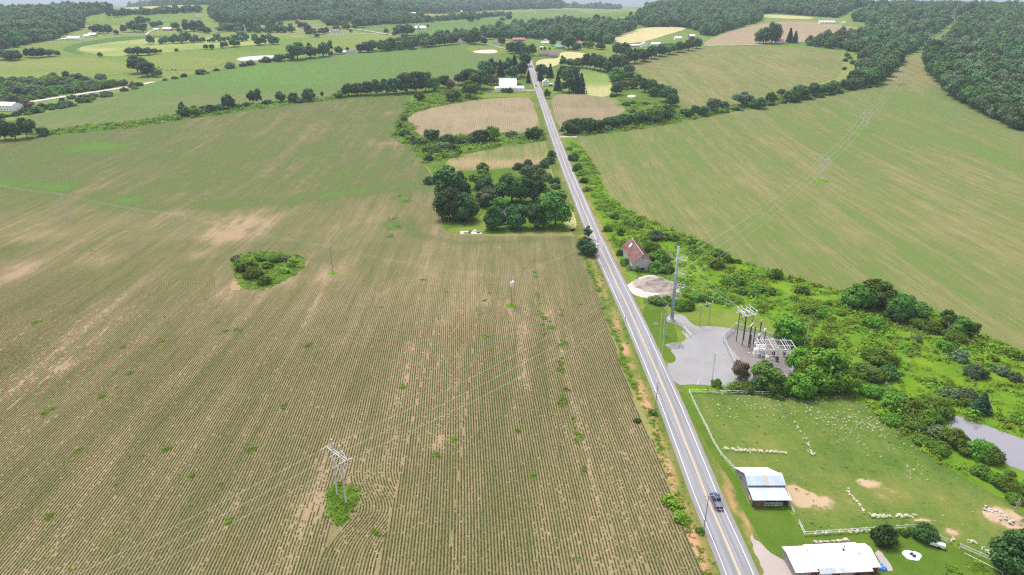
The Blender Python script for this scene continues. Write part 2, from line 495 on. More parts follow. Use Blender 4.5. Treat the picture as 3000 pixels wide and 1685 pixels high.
M['yellow_line'] = plain('yellow_line', (.62, .42, .2), .7, .2, 3, obj=False)
M['white_paint'] = plain('white_paint', (.78, .78, .77), .5, .06, 2)
M['white_roof'] = stained('white_roof', (.87, .87, .87), (.76, .755, .74), .5, .12, .5, .8)
M['white_siding'] = plain('white_siding', (.84, .84, .84), .6, .05, 1)
M['blue_roof'] = stained('blue_grey_roof', (.42, .5, .6), (.58, .62, .68), .38, .35, .4, .7, (1, .15, 1), .5, .25)
M['pale_roof'] = stained('pale_roof', (.62, .62, .63), (.5, .48, .47), .5, .3)
M['rust'] = stained('rusty_roof', (.15, .058, .048), (.25, .145, .13), .7, .35, .42, .68, (1, .4, 1))
M['graywood'] = stained('gray_wood', (.3, .285, .28), (.19, .17, .16), .9, .8, .4, .65, (6, 6, .25))
M['palewood'] = stained('pale_wood', (.5, .5, .52), (.33, .33, .35), .9, .6, .45, .7, (.4, .4, 5))
M['brownwood'] = stained('brown_wood', (.25, .13, .075), (.17, .095, .06), .85, .8, .4, .65, (5, 5, .3))
M['dark'] = plain('dark_inside', (.03, .027, .027), .9, .3)  # near black; also puts the shade of openings, barn inside and porch into colour
M['glass'] = plain('window_glass', (.04, .05, .06), .12, .2, spec=.5)
M['red'] = plain('red_barn', (.3, .035, .045), .8, .2, 2)
M['reddoor'] = plain('maroon_door', (.13, .03, .03), .6, .15)
M['pinkroof'] = plain('red_tile_roof', (.42, .17, .15), .8, .2, 1)
M['brownroof'] = plain('mauve_shingles', (.2, .145, .155), .85, .2, 1.5)
M['greenroof'] = plain('green_roof', (.12, .3, .28), .5, .12, 1)
M['grayroof'] = plain('gray_shingles', (.1, .1, .115), .85, .2, 1.5)
M['palegreenroof'] = plain('pale_green_roof', (.5, .62, .56), .5, .08, 1)
M['tan'] = plain('tan_siding', (.45, .38, .32), .8, .1, 1)
M['brick'] = plain('brick', (.3, .15, .12), .9, .2, 3)
M['polewood'] = stained('pole_wood', (.42, .4, .37), (.28, .255, .23), .9, 1.5, .4, .7, (4, 4, .2))
M['silverwood'] = stained('weathered_pole', (.72, .71, .7), (.5, .48, .47), .9, 1.2, .4, .7, (4, 4, .2))
M['darkpole'] = plain('dark_steel', (.085, .075, .075), .6, .2)
M['steel'] = stained('blue_steel', (.36, .45, .56), (.48, .54, .62), .45, .3, .4, .7, (1, 1, .2), .5, .3)
M['galv'] = plain('galvanized', (.6, .6, .62), .45, .12, 2, metal=.2)
M['insul'] = plain('porcelain', (.62, .63, .66), .3, .1, 3, spec=.5)
M['wire'] = plain('conductor', (.62, .62, .62), .5, .05, 1)
M['trafo'] = plain('transformer_paint', (.84, .84, .84), .4, .08, 1)
M['truckblue'] = plain('dark_blue_paint', (.014, .028, .11), .25, .1, 1, spec=.6)
M['bedcover'] = plain('grey_bed_cover', (.13, .13, .14), .7, .1, 1)
M['chrome'] = plain('chrome', (.6, .6, .62), .2, .05, 1, metal=.8)
M['rubber'] = plain('rubber', (.02, .02, .02), .85, .2)
M['taillight'] = plain('tail_lamp', (.25, .01, .012), .3, .1)
M['headlight'] = plain('head_lamp', (.75, .76, .78), .15, .05)
M['plate'] = plain('plate', (.7, .66, .45), .5, .05)
M['tarp'] = stained('pale_blue_tarp', (.55, .68, .74), (.72, .78, .8), .45, 1.2)
M['bluetarp'] = plain('blue_tarp', (.06, .22, .6), .5, .25, 2)
M['star'] = plain('faded_pink', (.62, .3, .28), .7, .1)
M['stone'] = plain('field_stone', (.46, .38, .33), .9, .3, 1.2)
M['concrete'] = plain('concrete', (.42, .4, .38), .9, .15, 1)
M['solar'] = plain('panel_dark', (.045, .05, .1), .2, .2)
M['bark'] = plain('bark', (.1, .08, .065), .95, .3, 2)
M['deadwood'] = plain('dead_wood', (.34, .29, .27), .95, .2, 2)
M['cowwhite'] = plain('cow_white', (.7, .68, .65), .8, .1)
M['cowblack'] = plain('cow_black', (.025, .022, .02), .8, .2)
M['flowers'] = plain('white_flowers', (.78, .74, .6), .9, .15, 3)
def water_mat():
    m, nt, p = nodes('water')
    p.inputs['Base Color'].default_value = (.2, .19, .22, 1); p.inputs['Roughness'].default_value = .05  # lilac base holds murky water and part of the sky reflection
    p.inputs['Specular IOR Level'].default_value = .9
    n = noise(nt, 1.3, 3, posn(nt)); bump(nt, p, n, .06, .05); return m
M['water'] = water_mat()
F_ = {}
F_['dark'] = foliage('leaves_dark', (.022, .07, .02), (.1, .2, .05))
F_['mid'] = foliage('leaves_mid', (.045, .12, .018), (.16, .28, .045))
F_['bright'] = foliage('leaves_bright', (.075, .18, .012), (.18, .32, .03))
F_['lime'] = foliage('leaves_lime', (.13, .25, .018), (.26, .4, .038))
F_['grey'] = foliage('leaves_grey', (.06, .105, .05), (.18, .25, .115))
F_['spruce'] = foliage('needles', (.016, .045, .022), (.06, .115, .05), .08)
F_['brown'] = foliage('leaves_brown', (.12, .085, .06), (.21, .15, .1))
F_['wood'] = foliage('leaves_wood', (.035, .105, .036), (.165, .29, .09))  # this and the pale wood leaves carry some distance haze as brighter blue-green
F_['woodgrey'] = foliage('leaves_wood_pale', (.06, .125, .055), (.22, .32, .13))
F_['crop'] = foliage('crop_leaves', (.07, .095, .026), (.12, .15, .044), .25, .9)
F_['shrub'] = foliage('shrub_leaves', (.075, .175, .02), (.2, .36, .045), .42)
F_['weed'] = foliage('weeds', (.11, .22, .012), (.24, .36, .03), .3)

# ------------------------------------------------------------------ ground: one sheet out to the horizon
gx = np.sinh(np.linspace(-4.1, 4.1, 331)) / math.sinh(4.1) * 9000
gy = np.concatenate([np.arange(-250, 2600, 14.), np.arange(2600, 4600, 28.), np.geomspace(4600, 11500, 70)])
XX, YY = np.meshgrid(gx, gy)
nv = len(gx)
ii = (np.arange(len(gy) - 1)[:, None] * nv + np.arange(nv - 1)[None]).ravel()
gf = np.column_stack([ii, ii + 1, ii + nv + 1, ii + nv])
gme = npmesh('ground', np.column_stack([XX.ravel(), YY.ravel(), hz(XX, YY).ravel()]), gf, M['pasture'], True)
vg = .5 + 1.3 * (fbm(XX / 330, YY / 420, 3) - .5) + .25 * (fbm(XX / 60, YY / 60, 3) - .5)
vg = np.where(YY > 4400, vg + .4, vg)
ga = gme.attributes.new('vigor', 'FLOAT', 'POINT'); ga.data.foreach_set('value', vg.ravel().astype(np.float32))
tag(link('ground', gme), 'rolling green pasture land running back to the horizon', None, None, 'structure')

# ------------------------------------------------------------------ fields
def vig(base, big=.35, bs=60., streak=0.0, ang=-.05):
    return lambda x, y: base + big * (fbm(x / bs, y / bs, 4) - .5) * 2 + streak * (fbm((x + ang * y) / 9, y / 160, 3) - .5) * 2
FA = [(-900, 1990), (-900, 480), (0, 424), (130, 392), (350, 376), (520, 351), (800, 311), (980, 288), (1208, 277), (1200, 300), (1172, 345), (1152, 385), (1158, 402), (1205, 440),
      (1250, 490), (1282, 540), (1288, 640), (1300, 686), (1440, 692), (1690, 688), (1703, 705), (1722, 765), (1752, 850), (1800, 1000), (1850, 1150), (1885, 1235), (1940, 1350), (1990, 1480),
      (2055, 1600), (2090, 1690), (2160, 1990)]
swales = [[at(*p) for p in l] for l in ([(-100, 545), (90, 540), (180, 548)], [(180, 548), (270, 585), (420, 612), (620, 602), (780, 592), (1000, 568), (1180, 545), (1285, 545)], 
                                          [(-50, 745), (15, 735)])]
tans = [(660, 660, 14), (740, 640, 10), (690, 690, 9), (760, 655, 8), (640, 690, 8), (690, 828, 5), (190, 1072, 4), (905, 1475, 3.5), (960, 800, 8), (1420, 880, 4), (1130, 420, 14),
        (240, 560, 12), (520, 615, 8), (590, 745, 6), (830, 825, 4), (650, 860, 4), (1145, 330, 10), (60, 790, 10), (120, 690, 8), (300, 760, 7), (1600, 920, 3), (1290, 1300, 2.5)]
tanw = [(*at(a, b)[:2], r) for a, b, r in tans]
limes = [(*at(a, b)[:2], r) for a, b, r in ((380, 585, 9), (320, 425, 16), (250, 432, 16), (1160, 665, 6), (1155, 655, 7), (1170, 580, 5))]
yard_edge = [at(*p) for p in ((1185, 560), (1190, 640), (1225, 690), (1330, 712), (1500, 708), (1700, 696))]
def vA(x, y):
    v = .42 + .36 * (fbm(x / 38, y / 70, 4) - .5) + .25 * (fbm((x - .05 * y) / 7, y / 110, 3) - .5)
    v = v + .1 * sstep(400, 470, y) * sstep(-60, -180, x - y * .25) + .13 * sstep(370, 460, y)
    for l in swales: v = v + .2 * np.exp(-(dline(x, y, l) / 11)**2)
    for a, b, r in tanw: v = v - .36 * np.exp(-(((x - a) / r)**2 + ((y - b) / (r * 1.6))**2)) * np.clip(2.2 * fbm((x - .05 * y) / 3, y / 14, 3) - .3, 0, 1.2)
    for a, b, r in limes: v = v + .38 * np.exp(-(((x - a) / r)**2 + ((y - b) / (r * .8))**2))
    v = v + .2 * np.exp(-(dline(x, y, yard_edge) / 3.2)**2)
    u = x + .05 * (y - 140)
    for per, off, wd_ in ((18.3, 4, .55), (18.3, 6.1, .55), (41., 13, 1.6)):
        m_ = np.abs(((u + off) % per) - per / 2)
        v = v - .24 * np.exp(-(m_ / wd_)**2) * np.clip(3.2 * (fbm(u / 25 + off, y / 45, 3) - .44), 0, 1)
    return v
# in the near part the crop itself stands on the soil as geometry, so the sheet shows bare soil there
vAs = lambda x, y: (vA(x, y) + .03) * sstep(215, 330, y) + (.22 + .55 * (vA(x, y) - .4)) * (1 - sstep(215, 330, y))
fieldA, ringA = sheet('crop_field', FA, M['field'], 1, 'broad tan field of young crop rows left of the road', vigor=vAs, sp=.8, jitter=.3)
sheet('crop_field', [(30, 352), (150, 328), (250, 302), (400, 252), (520, 226), (620, 206), (700, 191), (780, 180), (905, 164), (1060, 149), (1190, 136), (1310, 131), (1405, 131), (1490, 146), (1500, 170), (1480, 200),
      (1440, 215), (1400, 245), (1300, 255), (1150, 270), (1000, 284), (920, 293), (720, 308), (520, 342), (350, 364), (140, 386), (60, 392), (-300, 430), (-300, 420)], M['field_far'], 1,
      'long green field rising towards the village behind the hedgerow',
      vigor=lambda x, y: .42 + .3 * (fbm(x / 50, y / 90, 4) - .5) + .34 * sstep(640, 860, y + .25 * x) + .2 * sstep(-120, -330, x) * sstep(560, 640, y) + .3 * (fbm(y / 12, x / 200, 3) - .5))
sheet('crop_field', [(1192, 352), (1203, 338), (1216, 330), (1279, 312), (1403, 291), (1550, 282), (1574, 300), (1580, 372), (1534, 389), (1434, 387), (1294, 402), (1232, 402)], M['brown'], 2,
      'brown stubbly field with fine rows below the white barn', vigor=vig(.2, .28, 25))
sheet('crop_field', [(1296, 466), (1380, 450), (1473, 429), (1591, 412), (1602, 425), (1588, 482), (1510, 505), (1450, 522), (1364, 506)], M['field_mid'], 2,
      'small green field with a bare strip behind the tree grove', vigor=lambda x, y: .55 + .5 * (fbm(x / 14, y / 20, 4) - .5) - .5 * np.exp(-((y - at(1480, 478)[1]) / 14)**2))
sheet('crop_field', [(1612, 274), (1730, 277), (1786, 289), (1826, 311), (1831, 330), (1761, 352), (1655, 384), (1640, 378), (1622, 330)], M['brown'], 2,
      'brown green field wedge right of the road below the white house', vigor=vig(.36, .25, 30))
sheet('hay_field', [(1668, 196), (1730, 202), (1789, 222), (1793, 271), (1777, 286), (1717, 278), (1610, 272), (1606, 240)], M['hay'], 2,
      'mown bright green and straw field behind the spruces', vigor=lambda x, y: .4 + .5 * sstep(at(1740, 262)[1], at(1740, 235)[1], y) + .3 * (fbm(x / 20, y / 30, 3) - .5))
sheet('crop_field', [(1836, 193), (1901, 167), (1985, 150), (2063, 140), (2200, 134), (2464, 146), (2470, 188), (2458, 226), (2418, 236), (2371, 255), (2280, 288), (2180, 306), (2080, 318), (2000, 328), (1985, 305), (1960, 275), (1915, 250), (1880, 225)], M['field_mid'], 2,
      'pale green striped field on the slope between two hedgerows', vigor=lambda x, y: .52 + .3 * (fbm(x / 40, y / 60, 4) - .5) + .3 * (fbm((x - .05 * y) / 9, y / 150, 3) - .5) - .4 * sstep(at(2425, 230)[0] - 40, at(2425, 230)[0] + 10, x) * sstep(900, 800, y))
hframes_px = [(2405, 525), (2530, 380), (2637, 245)]
sheet('crop_field', [(2640, 168), (2725, 166), (2728, 216), (2768, 256), (2808, 291), (2900, 336), (3000, 380), (3300, 500), (3800, 760), (3800, 1300), (3100, 1075), (3000, 1030), (2860, 978), (2770, 925), (2700, 890), (2500, 862), (2400, 838),
      (2300, 806), (2180, 768), (2100, 728), (2000, 686), (1900, 646), (1812, 600), (1765, 545), (1742, 485), (1705, 432), (1668, 404), (1700, 398), (1760, 392), (1900, 374), (2050, 345), (2200, 316), (2350, 292), (2480, 268), (2570, 252), (2605, 230), (2640, 196)], M['field_mid'], 1,
      'huge green tan field crossed by the power line on the right',
      vigor=lambda x, y: .61 + .34 * (fbm(x / 55, y / 80, 4) - .5) + .42 * (fbm((x - .05 * y) / 10, y / 170, 4) - .5) + .12 * sstep(500, 700, y) - .3 * sstep(760, 900, y), sp=.9)
sheet('crop_field', [(2058, 128), (2095, 108), (2134, 92), (2250, 63), (2390, 64), (2480, 75), (2585, 92), (2560, 104), (2480, 112), (2320, 126), (2200, 133), (2070, 135)], M['brown'], 2,
      'bare brown field on the hill beyond the striped field', vigor=vig(.1, .15, 50))
sheet('hay_field', [(1792, 109), (1830, 94), (1885, 81), (1950, 79), (2024, 81), (1960, 100), (1885, 124), (1810, 129)], M['hay'], 2, 'pale straw coloured field below the wooded hill', vigor=vig(.1, .12, 60))
sheet('hay_field', [(2228, 42), (2290, 44), (2385, 50), (2380, 57), (2290, 55), (2230, 50)], M['hay'], 2, 'narrow yellow field strip between far woods', vigor=vig(.35, .2, 60))
sheet('crop_field', [(985, 80), (1090, 64), (1250, 57), (1400, 45), (1550, 31), (1700, 28), (1872, 33), (1868, 62), (1740, 66), (1600, 72), (1400, 88), (1300, 97), (1180, 107), (1080, 96), (1020, 86)], M['pasture'], 2,
      'wide blue green field in front of the far woods', vigor=vig(.82, .15, 120))
sheet('crop_field', [(175, 143), (235, 124), (340, 107), (485, 103), (620, 103), (480, 110), (350, 119), (258, 131), (220, 141), (228, 153), (258, 161), (200, 153)], M['pasture'], 2, 'dark green curved crop band on the far left slope', vigor=vig(1.0, .1, 60))
sheet('hay_field', [(212, 142), (300, 126), (420, 113), (620, 106), (800, 105), (800, 128), (660, 138), (500, 152), (380, 166), (290, 165)], M['hay'], 2, 'pale green hay field on the far left slope', vigor=vig(.66, .3, 60))
sheet('hay_field', [(364, 30), (404, 17), (500, 9), (607, 3), (602, 18), (520, 24), (440, 33), (380, 37)], M['hay'], 2, 'yellow green field on top of the left hill', vigor=vig(.5, .1, 90))
sheet('crop_field', [(236, 62), (320, 54), (470, 44), (580, 40), (600, 62), (500, 66), (350, 74), (250, 74)], M['pasture'], 2, 'smooth green field under the hilltop trees', vigor=vig(.7, .15, 80))
sheet('crop_field', [(-300, 172), (0, 176), (120, 172), (300, 168), (390, 200), (380, 215), (200, 232), (90, 226), (0, 236), (-300, 250)], M['pasture'], 2, 'bright striped pasture left of the twin dark trees', vigor=lambda x, y: .42 + .45 * (fbm(y / 14, x / 300, 3) - .5) + .2 * (fbm(x / 60, y / 60, 3) - .5))
sheet('crop_field', [(430, 170), (560, 168), (660, 172), (665, 185), (600, 202), (520, 208), (450, 205), (420, 190)], M['pasture'], 3, 'bright pasture with cows beside the twin dark trees', vigor=vig(.42, .2, 50))
sheet('hay_field', [(1640, 150), (1720, 155), (1718, 165), (1700, 176), (1650, 172), (1630, 196), (1570, 200), (1570, 178), (1600, 172), (1640, 172)], M['hay'], 3, 'straw coloured lawn around the brown roofed house', vigor=vig(.12, .15, 30))
sheet('lawn', [(1640, 127), (1700, 130), (1770, 140), (1775, 160), (1720, 155), (1650, 148)], M['yardgrass'], 2.6, 'green lawn behind the brown roofed house')
sheet('lawn', [(1405, 272), (1430, 262), (1455, 246), (1560, 262), (1575, 280), (1574, 296), (1540, 283), (1440, 286), (1380, 292)], M['yardgrass'], 3, 'light green lawn around the white barn')
sheet('lawn', [(1588, 240), (1640, 250), (1700, 268), (1700, 276), (1610, 273), (1592, 262)], M['yardgrass'], 3, 'lawn in front of the white house')
sheet('lawn', [(1365, 138), (1400, 134), (1450, 136), (1490, 148), (1480, 158), (1420, 160), (1370, 152)], M['yardgrass'], 2, 'mown bank around the pale gravel pit')
sheet('gravel_pit', [(1383, 150), (1420, 146), (1452, 146), (1460, 154), (1440, 157), (1405, 157), (1390, 155)], M['palegravel'], 4, 'pale gravel pit at the edge of the long green field', sm=1)
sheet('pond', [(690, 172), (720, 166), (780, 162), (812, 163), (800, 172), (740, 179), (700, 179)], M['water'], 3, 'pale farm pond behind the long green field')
sheet('pond', [(1835, 281), (1850, 277), (1866, 281), (1856, 286), (1840, 286)], M['palegravel'], 4, 'small pale dried pool among the ravine trees')
# hedgerow bottoms and rough ground
hb = lambda pts, lab, l=1.5: sheet('rough_grass', pts, M['base'], l, lab, jitter=.5)
hb([(60, 394), (250, 368), (420, 352), (560, 332), (720, 306), (920, 288), (1000, 276), (1200, 262), (1240, 268), (1208, 279), (980, 292), (800, 315), (520, 354), (350, 380), (130, 397)], 'green grass strip under the long hedgerow')
hb([(1250, 255), (1420, 262), (1455, 285), (1403, 293), (1279, 314), (1216, 332), (1192, 354), (1232, 404), (1294, 404), (1434, 389), (1534, 391), (1580, 374), (1620, 400), (1592, 414), (1473, 431), (1380, 452), (1296, 470), (1330, 500), (1290, 540), (1252, 488), (1206, 440), (1158, 400), (1153, 384), (1172, 344), (1200, 300)], 'bushy green ground around the brown field')
hb([(1640, 380), (1660, 402), (1760, 394), (1900, 376), (2050, 347), (2200, 318), (2350, 294), (2480, 270), (2572, 254), (2610, 232), (2560, 232), (2480, 250), (2371, 249), (2280, 284), (2180, 302), (2080, 314), (2000, 322), (1985, 300), (1960, 270), (1915, 245), (1840, 190), (1790, 222), (1795, 280), (1830, 311), (1833, 331), (1761, 354)], 'rough green ground under the ravine hedge')
# near right: meadow, lawns, paddock
RD = [at(2170 + (2170 - 2060) * .9, 1990)] + [at(*p) for p in ((2170, 1685), (2072, 1460), (1964, 1182), (1868, 960), (1745, 700), (1690, 565), (1640, 440), (1594, 310), (1572, 250), (1557, 200), (1549, 175), (1544, 160))]
road_line = [Vector((p[0], p[1])) for p in RD]
def rx(y):
    """x of the road centre line at ground distance y"""
    for a, b in zip(road_line[:-1], road_line[1:]):
        if a.y <= y <= b.y: return a.x + (b.x - a.x) * (y - a.y) / (b.y - a.y)
    return road_line[0].x if y < road_line[0].y else road_line[-1].x
MEADOW = [(2200, 1990), (2120, 1560), (2020, 1300), (1930, 1080), (1850, 900), (1780, 740), (1720, 590), (1668, 450), (1650, 404), (1668, 402), (1705, 430), (1744, 484), (1768, 544), (1814, 598), (1900, 644), (2000, 684), (2100, 726),
          (2180, 766), (2300, 804), (2400, 836), (2500, 860), (2700, 888), (2770, 923), (2860, 976), (3000, 1028), (3100, 1073), (3800, 1300), (3800, 1990)]
sheet('meadow', MEADOW, M['meadow'], 2, 'overgrown lush green meadow between the road and the huge field', jitter=.6)
# the verge of the road, both sides
yr = list(range(95, 1130, 8))
vl = [Vector((rx(y) - 6.4 - 4.2 * float(fbm(np.array(y / 23.), np.array(3.), 3)) - (2.0 if y > 180 else 0), y)) for y in yr]
vr = [Vector((rx(y) + 5.0 + 3.0 * float(fbm(np.array(y / 23.), np.array(8.), 3)), y)) for y in yr]
def vV(x, y):
    cx = np.interp(y, [p.y for p in RL_], [p.x for p in RL_]); s = x - cx
    soil = np.exp(-((s + 8.2) / 1.9)**2) * sstep(255, 225, y) * np.clip(3.4 * (fbm(x / 5, y / 9, 3) - .24), 0, 1.25)
    soil = soil + .5 * np.exp(-((s + 7) / 1.4)**2) * sstep(500, 300, y) * np.clip(3 * (fbm(x / 3 + 9, y / 12, 3) - .42), 0, 1)
    worn = np.exp(-((s - 6.4) / 1.5)**2) * np.exp(-((y - 139) / 15)**2) * np.clip(3 * (fbm(x / 2, y / 5, 3) - .3), 0, 1.2)
    worn = worn + .45 * np.exp(-((s - 5.4) / 1.0)**2) * sstep(250, 330, y)
    return .74 + .4 * (fbm(x / 6, y / 16, 3) - .5) - .85 * soil - .8 * worn
RL_ = [Vector((rx(y), y)) for y in range(80, 1140, 20)]
vr = [Vector((v.x + (2.2 if v.y < 160 else 0), v.y)) for v in vr]
sheet('road_verge', vl + vr[::-1], M['verge'], 3, 'grassy verge of the country road with eroded orange soil', vigor=vV, world=True, sm=0, kind='structure', sp=.45)
sheet('lawn', [(1890, 945), (1925, 890), (1968, 890), (2060, 905), (2180, 905), (2265, 945), (2290, 980), (2200, 990), (2050, 985), (1990, 1000), (1985, 1070), (1950, 1075), (1925, 1030)], M['yardgrass'], 4, 'mown grass around the gravel substation yard')
sheet('lawn', [(1880, 945), (1890, 880), (1868, 840), (1860, 800), (1880, 800), (1930, 880), (1975, 945), (1990, 1010), (1990, 1062), (1962, 1066), (1930, 1040)], M['lawn'], 5, 'green roadside grass beside the gravel yard')
YARD = [(1948, 932), (1966, 921), (2003, 920), (2024, 947), (2042, 957), (2092, 955), (2150, 964), (2200, 975), (2250, 985), (2300, 1000), (2320, 1030), (2330, 1095), (2250, 1125), (2190, 1128), (2156, 1122), (2125, 1136), (2045, 1125), (1976, 1130), (1948, 1066), (1978, 1062), (1981, 1048), (1962, 1024), (1990, 1008), (2014, 992), (2004, 962), (1976, 946), (1958, 944)]
sheet('gravel_yard', YARD, M['gravel'], 6, 'grey gravel yard in front of the substation', jitter=.12, sm=1)
sheet('gravel_pad', [(2119, 995), (2154, 966), (2215, 984), (2290, 1000), (2312, 1030), (2322, 1092), (2245, 1120), (2192, 1118), (2175, 1060)], M['darkgravel'], 7, 'dark gravel pad inside the substation fence', sm=1)
PAD = [(2018, 1150), (2310, 1158), (2400, 1166), (2470, 1158), (2560, 1195), (2630, 1255), (2720, 1330), (2800, 1385), (2900, 1440), (3000, 1500), (3250, 1620), (3250, 1690), (3000, 1665), (2935, 1658), (2812, 1606), (2758, 1582), (2680, 1549), (2355, 1569), (2312, 1480), (2200, 1400), (2152, 1380), (2110, 1333)]
BARE = [(*at(a, b)[:2], rx_, ry_) for a, b, rx_, ry_ in ((2350, 1455, 4.2, 3.6), (2385, 1470, 4.2, 2.6), (2330, 1440, 2.6, 2.6), (2545, 1417, 2.6, 1.5), (2530, 1410, 1.6, .9), (2940, 1510, 4.5, 3.0), (2970, 1530, 3.5, 2.4), (2790, 1560, 1.6, 1.2), (2700, 1525, 2.4, .9))]
def vP(x, y):
    v = .64 + .75 * (fbm(x / 12, y / 12, 4) - .5) + .3 * (fbm(x / 2.2, y / 2.2, 3) - .5)
    for a, b, p, q in BARE: v = v - 1.1 * np.exp(-(((x - a) / p)**2 + ((y - b) / q)**2)**1.5) * np.clip(2.6 * fbm(x / 1.6, y / 1.6, 3) - .35, 0, 1.1)
    return v + .25 * np.exp(-(dline(x, y, W([(2018, 1150), (2310, 1158), (2470, 1160), (2640, 1255), (2800, 1385), (3000, 1490)])) / 5)**2)
sheet('paddock', PAD, M['paddock'], 5, 'grazed green paddock with white flowers behind the white fence', vigor=vP, jitter=.15, sm=0, sp=.35)
sheet('lawn', [(2150, 1440), (2180, 1445), (2200, 1490), (2310, 1485), (2355, 1571), (2680, 1551), (2758, 1584), (2812, 1608), (2935, 1660), (3200, 1740), (3200, 1990), (2330, 1990), (2300, 1700), (2240, 1600), (2190, 1520)], M['lawn'], 4, 'mown lawn around the low white roofed building', jitter=.15)
sheet('lawn', [(1982, 1150), (2014, 1148), (2106, 1333), (2150, 1382), (2198, 1484), (2180, 1480), (2150, 1420), (2055, 1280)], M['lawn'], 5.4, 'green strip between the road and the white fence', jitter=.15)
sheet('driveway', [(2188, 1545), (2215, 1580), (2262, 1625), (2310, 1655), (2345, 1700), (2400, 1760), (2400, 1990), (2330, 1990), (2245, 1700)], M['drive'], 6, 'pinkish gravel driveway of the low building', jitter=.5, edge=.3)
sheet('driveway', [(2330, 1700), (2420, 1690), (2640, 1690), (2640, 1850), (2330, 1850)], M['drive'], 5, 'gravel forecourt in front of the garage doors', sm=1)
sheet('garden_bed', [(2760, 1665), (2790, 1632), (2830, 1628), (2900, 1668), (2960, 1720), (2960, 1990), (2740, 1850)], M['lawn'], 6, 'lush green vegetable patch below the rail fence', jitter=.3)
POND = [(2770, 1240), (2785, 1218), (2815, 1218), (2850, 1235), (2900, 1250), (2950, 1270), (3000, 1288), (3150, 1350), (3250, 1480), (3050, 1400), (2990, 1376), (2950, 1362), (2900, 1330), (2860, 1310), (2800, 1280)]
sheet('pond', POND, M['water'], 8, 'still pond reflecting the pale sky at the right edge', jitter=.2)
# island and tower foot islands in the near field
ISL = [(676, 757), (700, 745), (760, 738), (830, 738), (880, 748), (898, 770), (890, 785), (856, 812), (780, 850), (722, 852), (700, 835), (685, 800)]
sheet('rough_grass', ISL, M['base'], 4, 'overgrown island of grass and bushes in the crop field', jitter=.9, edge=.4)
TOW = [(962, 1430), (990, 1418), (1040, 1420), (1056, 1450), (1050, 1480), (1030, 1510), (1015, 1535), (985, 1535), (960, 1515), (958, 1470)]
sheet('rough_grass', TOW, M['base'], 4, 'weedy island under the near wooden tower', jitter=.5, edge=.3)
for (a, b), lb in (((1497, 895), 'weedy spot at the foot of the transformer pole'), ((2405, 530), 'weedy spot under the nearest tower in the huge field'), ((2532, 381), 'weedy spot under the second tower in the huge field'), ((2640, 246), 'weedy spot under the third tower in the huge field'), ((975, 800), 'weedy spot at the foot of the middle field pole')):
    c = at(a, b); r = 2.2 if a < 2000 else 5
    sheet('rough_grass', [Vector((c.x + r * (1 + .3 * R.random()) * math.cos(t), c.y + r * (1 + .3 * R.random()) * math.sin(t))) for t in np.linspace(0, 5.6, 9)], M['meadow'], 5, lb, world=True)
sheet('bare_soil', [(678, 822), (696, 826), (712, 850), (672, 850)], M['ditch'], 5, 'bare pink soil corner beside the overgrown island', sm=1)
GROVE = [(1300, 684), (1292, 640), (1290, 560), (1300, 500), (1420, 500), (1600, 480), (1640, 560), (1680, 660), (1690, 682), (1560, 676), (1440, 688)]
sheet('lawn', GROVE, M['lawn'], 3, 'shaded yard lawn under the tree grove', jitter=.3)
sheet('lawn', [(1392, 648), (1412, 628), (1430, 628), (1424, 664), (1420, 684), (1312, 682), (1310, 668), (1390, 664)], M['yardgrass'], 4, 'yellow green lawn strip in the grove yard')
sheet('lawn', [(1650, 610), (1676, 612), (1690, 650), (1688, 672), (1650, 668)], M['hay'], 4, 'bright yellow mown grass at the grove entrance', vigor=vig(.45, .2, 6))

# ------------------------------------------------------------------ road
RL = [Vector((rx(y), y)) for y in [80] + list(range(95, 1132, 10))]
road = strip('road', RL, -3.55, 3.55, M['asphalt'], 8, 'straight two lane grey asphalt road running to the crest')
strip('edge_line', RL, -2.97, -2.84, M['white_line'], 9, None, parent=road, kind='structure')
strip('edge_line', RL, 2.84, 2.97, M['white_line'], 9, None, parent=road, kind='structure')
strip('centre_line', RL, -.2, -.06, M['yellow_line'], 9, None, parent=road, kind='structure')
strip('centre_line', RL, .06, .2, M['yellow_line'], 9, None, parent=road, kind='structure')
strip('road_shoulder', RL, -4.1, -3.45, M['shoulder'], 7.5, 'narrow gravel shoulder left of the road')
strip('road_shoulder', RL, 3.45, 4.2, M['shoulder'], 7.5, 'narrow gravel shoulder right of the road')
def px_road(name, pxs, w, mat, layer, label): return strip(name, smooth(W(pxs), 2, False), -w / 2, w / 2, mat, layer, label)
px_road('side_road', [(1310, 118), (1380, 126), (1430, 130), (1490, 146), (1530, 152), (1545, 157)], 6, M['gravel'], 5, 'side road leaving the crest behind the gravel pit')
px_road('country_lane', [(760, 90), (980, 80), (1060, 88), (1120, 98), (1180, 108)], 6, M['palegravel'], 5, 'pale country lane across the far pastures')
px_road('country_lane', [(840, 110), (930, 104), (1000, 101), (1060, 100), (1120, 98)], 5, M['palegravel'], 4, 'pale farm lane below the solar roof house')
px_road('valley_road', [(-200, 330), (0, 309), (80, 300), (170, 286), (260, 272), (330, 262), (390, 253), (450, 240)], 9, M['palegravel'], 5, 'pale road in the valley at the left edge')
px_road('driveway', [(160, 118), (235, 112), (330, 100), (430, 97)], 5, M['palegravel'], 5, 'pale driveway past the far left farm')
px_road('driveway', [(426, 103), (440, 92), (470, 86)], 4, M['palegravel'], 6, 'curved driveway up to the house with the deck')
px_road('driveway', [(1536, 266), (1556, 265), (1566, 264)], 4, M['palegravel'], 5, 'short driveway from the white barn to the road')
px_road('farm_track', [(1640, 402), (1668, 401), (1690, 402)], 4, M['palegravel'], 6, 'gravel field entrance beside the hedge')
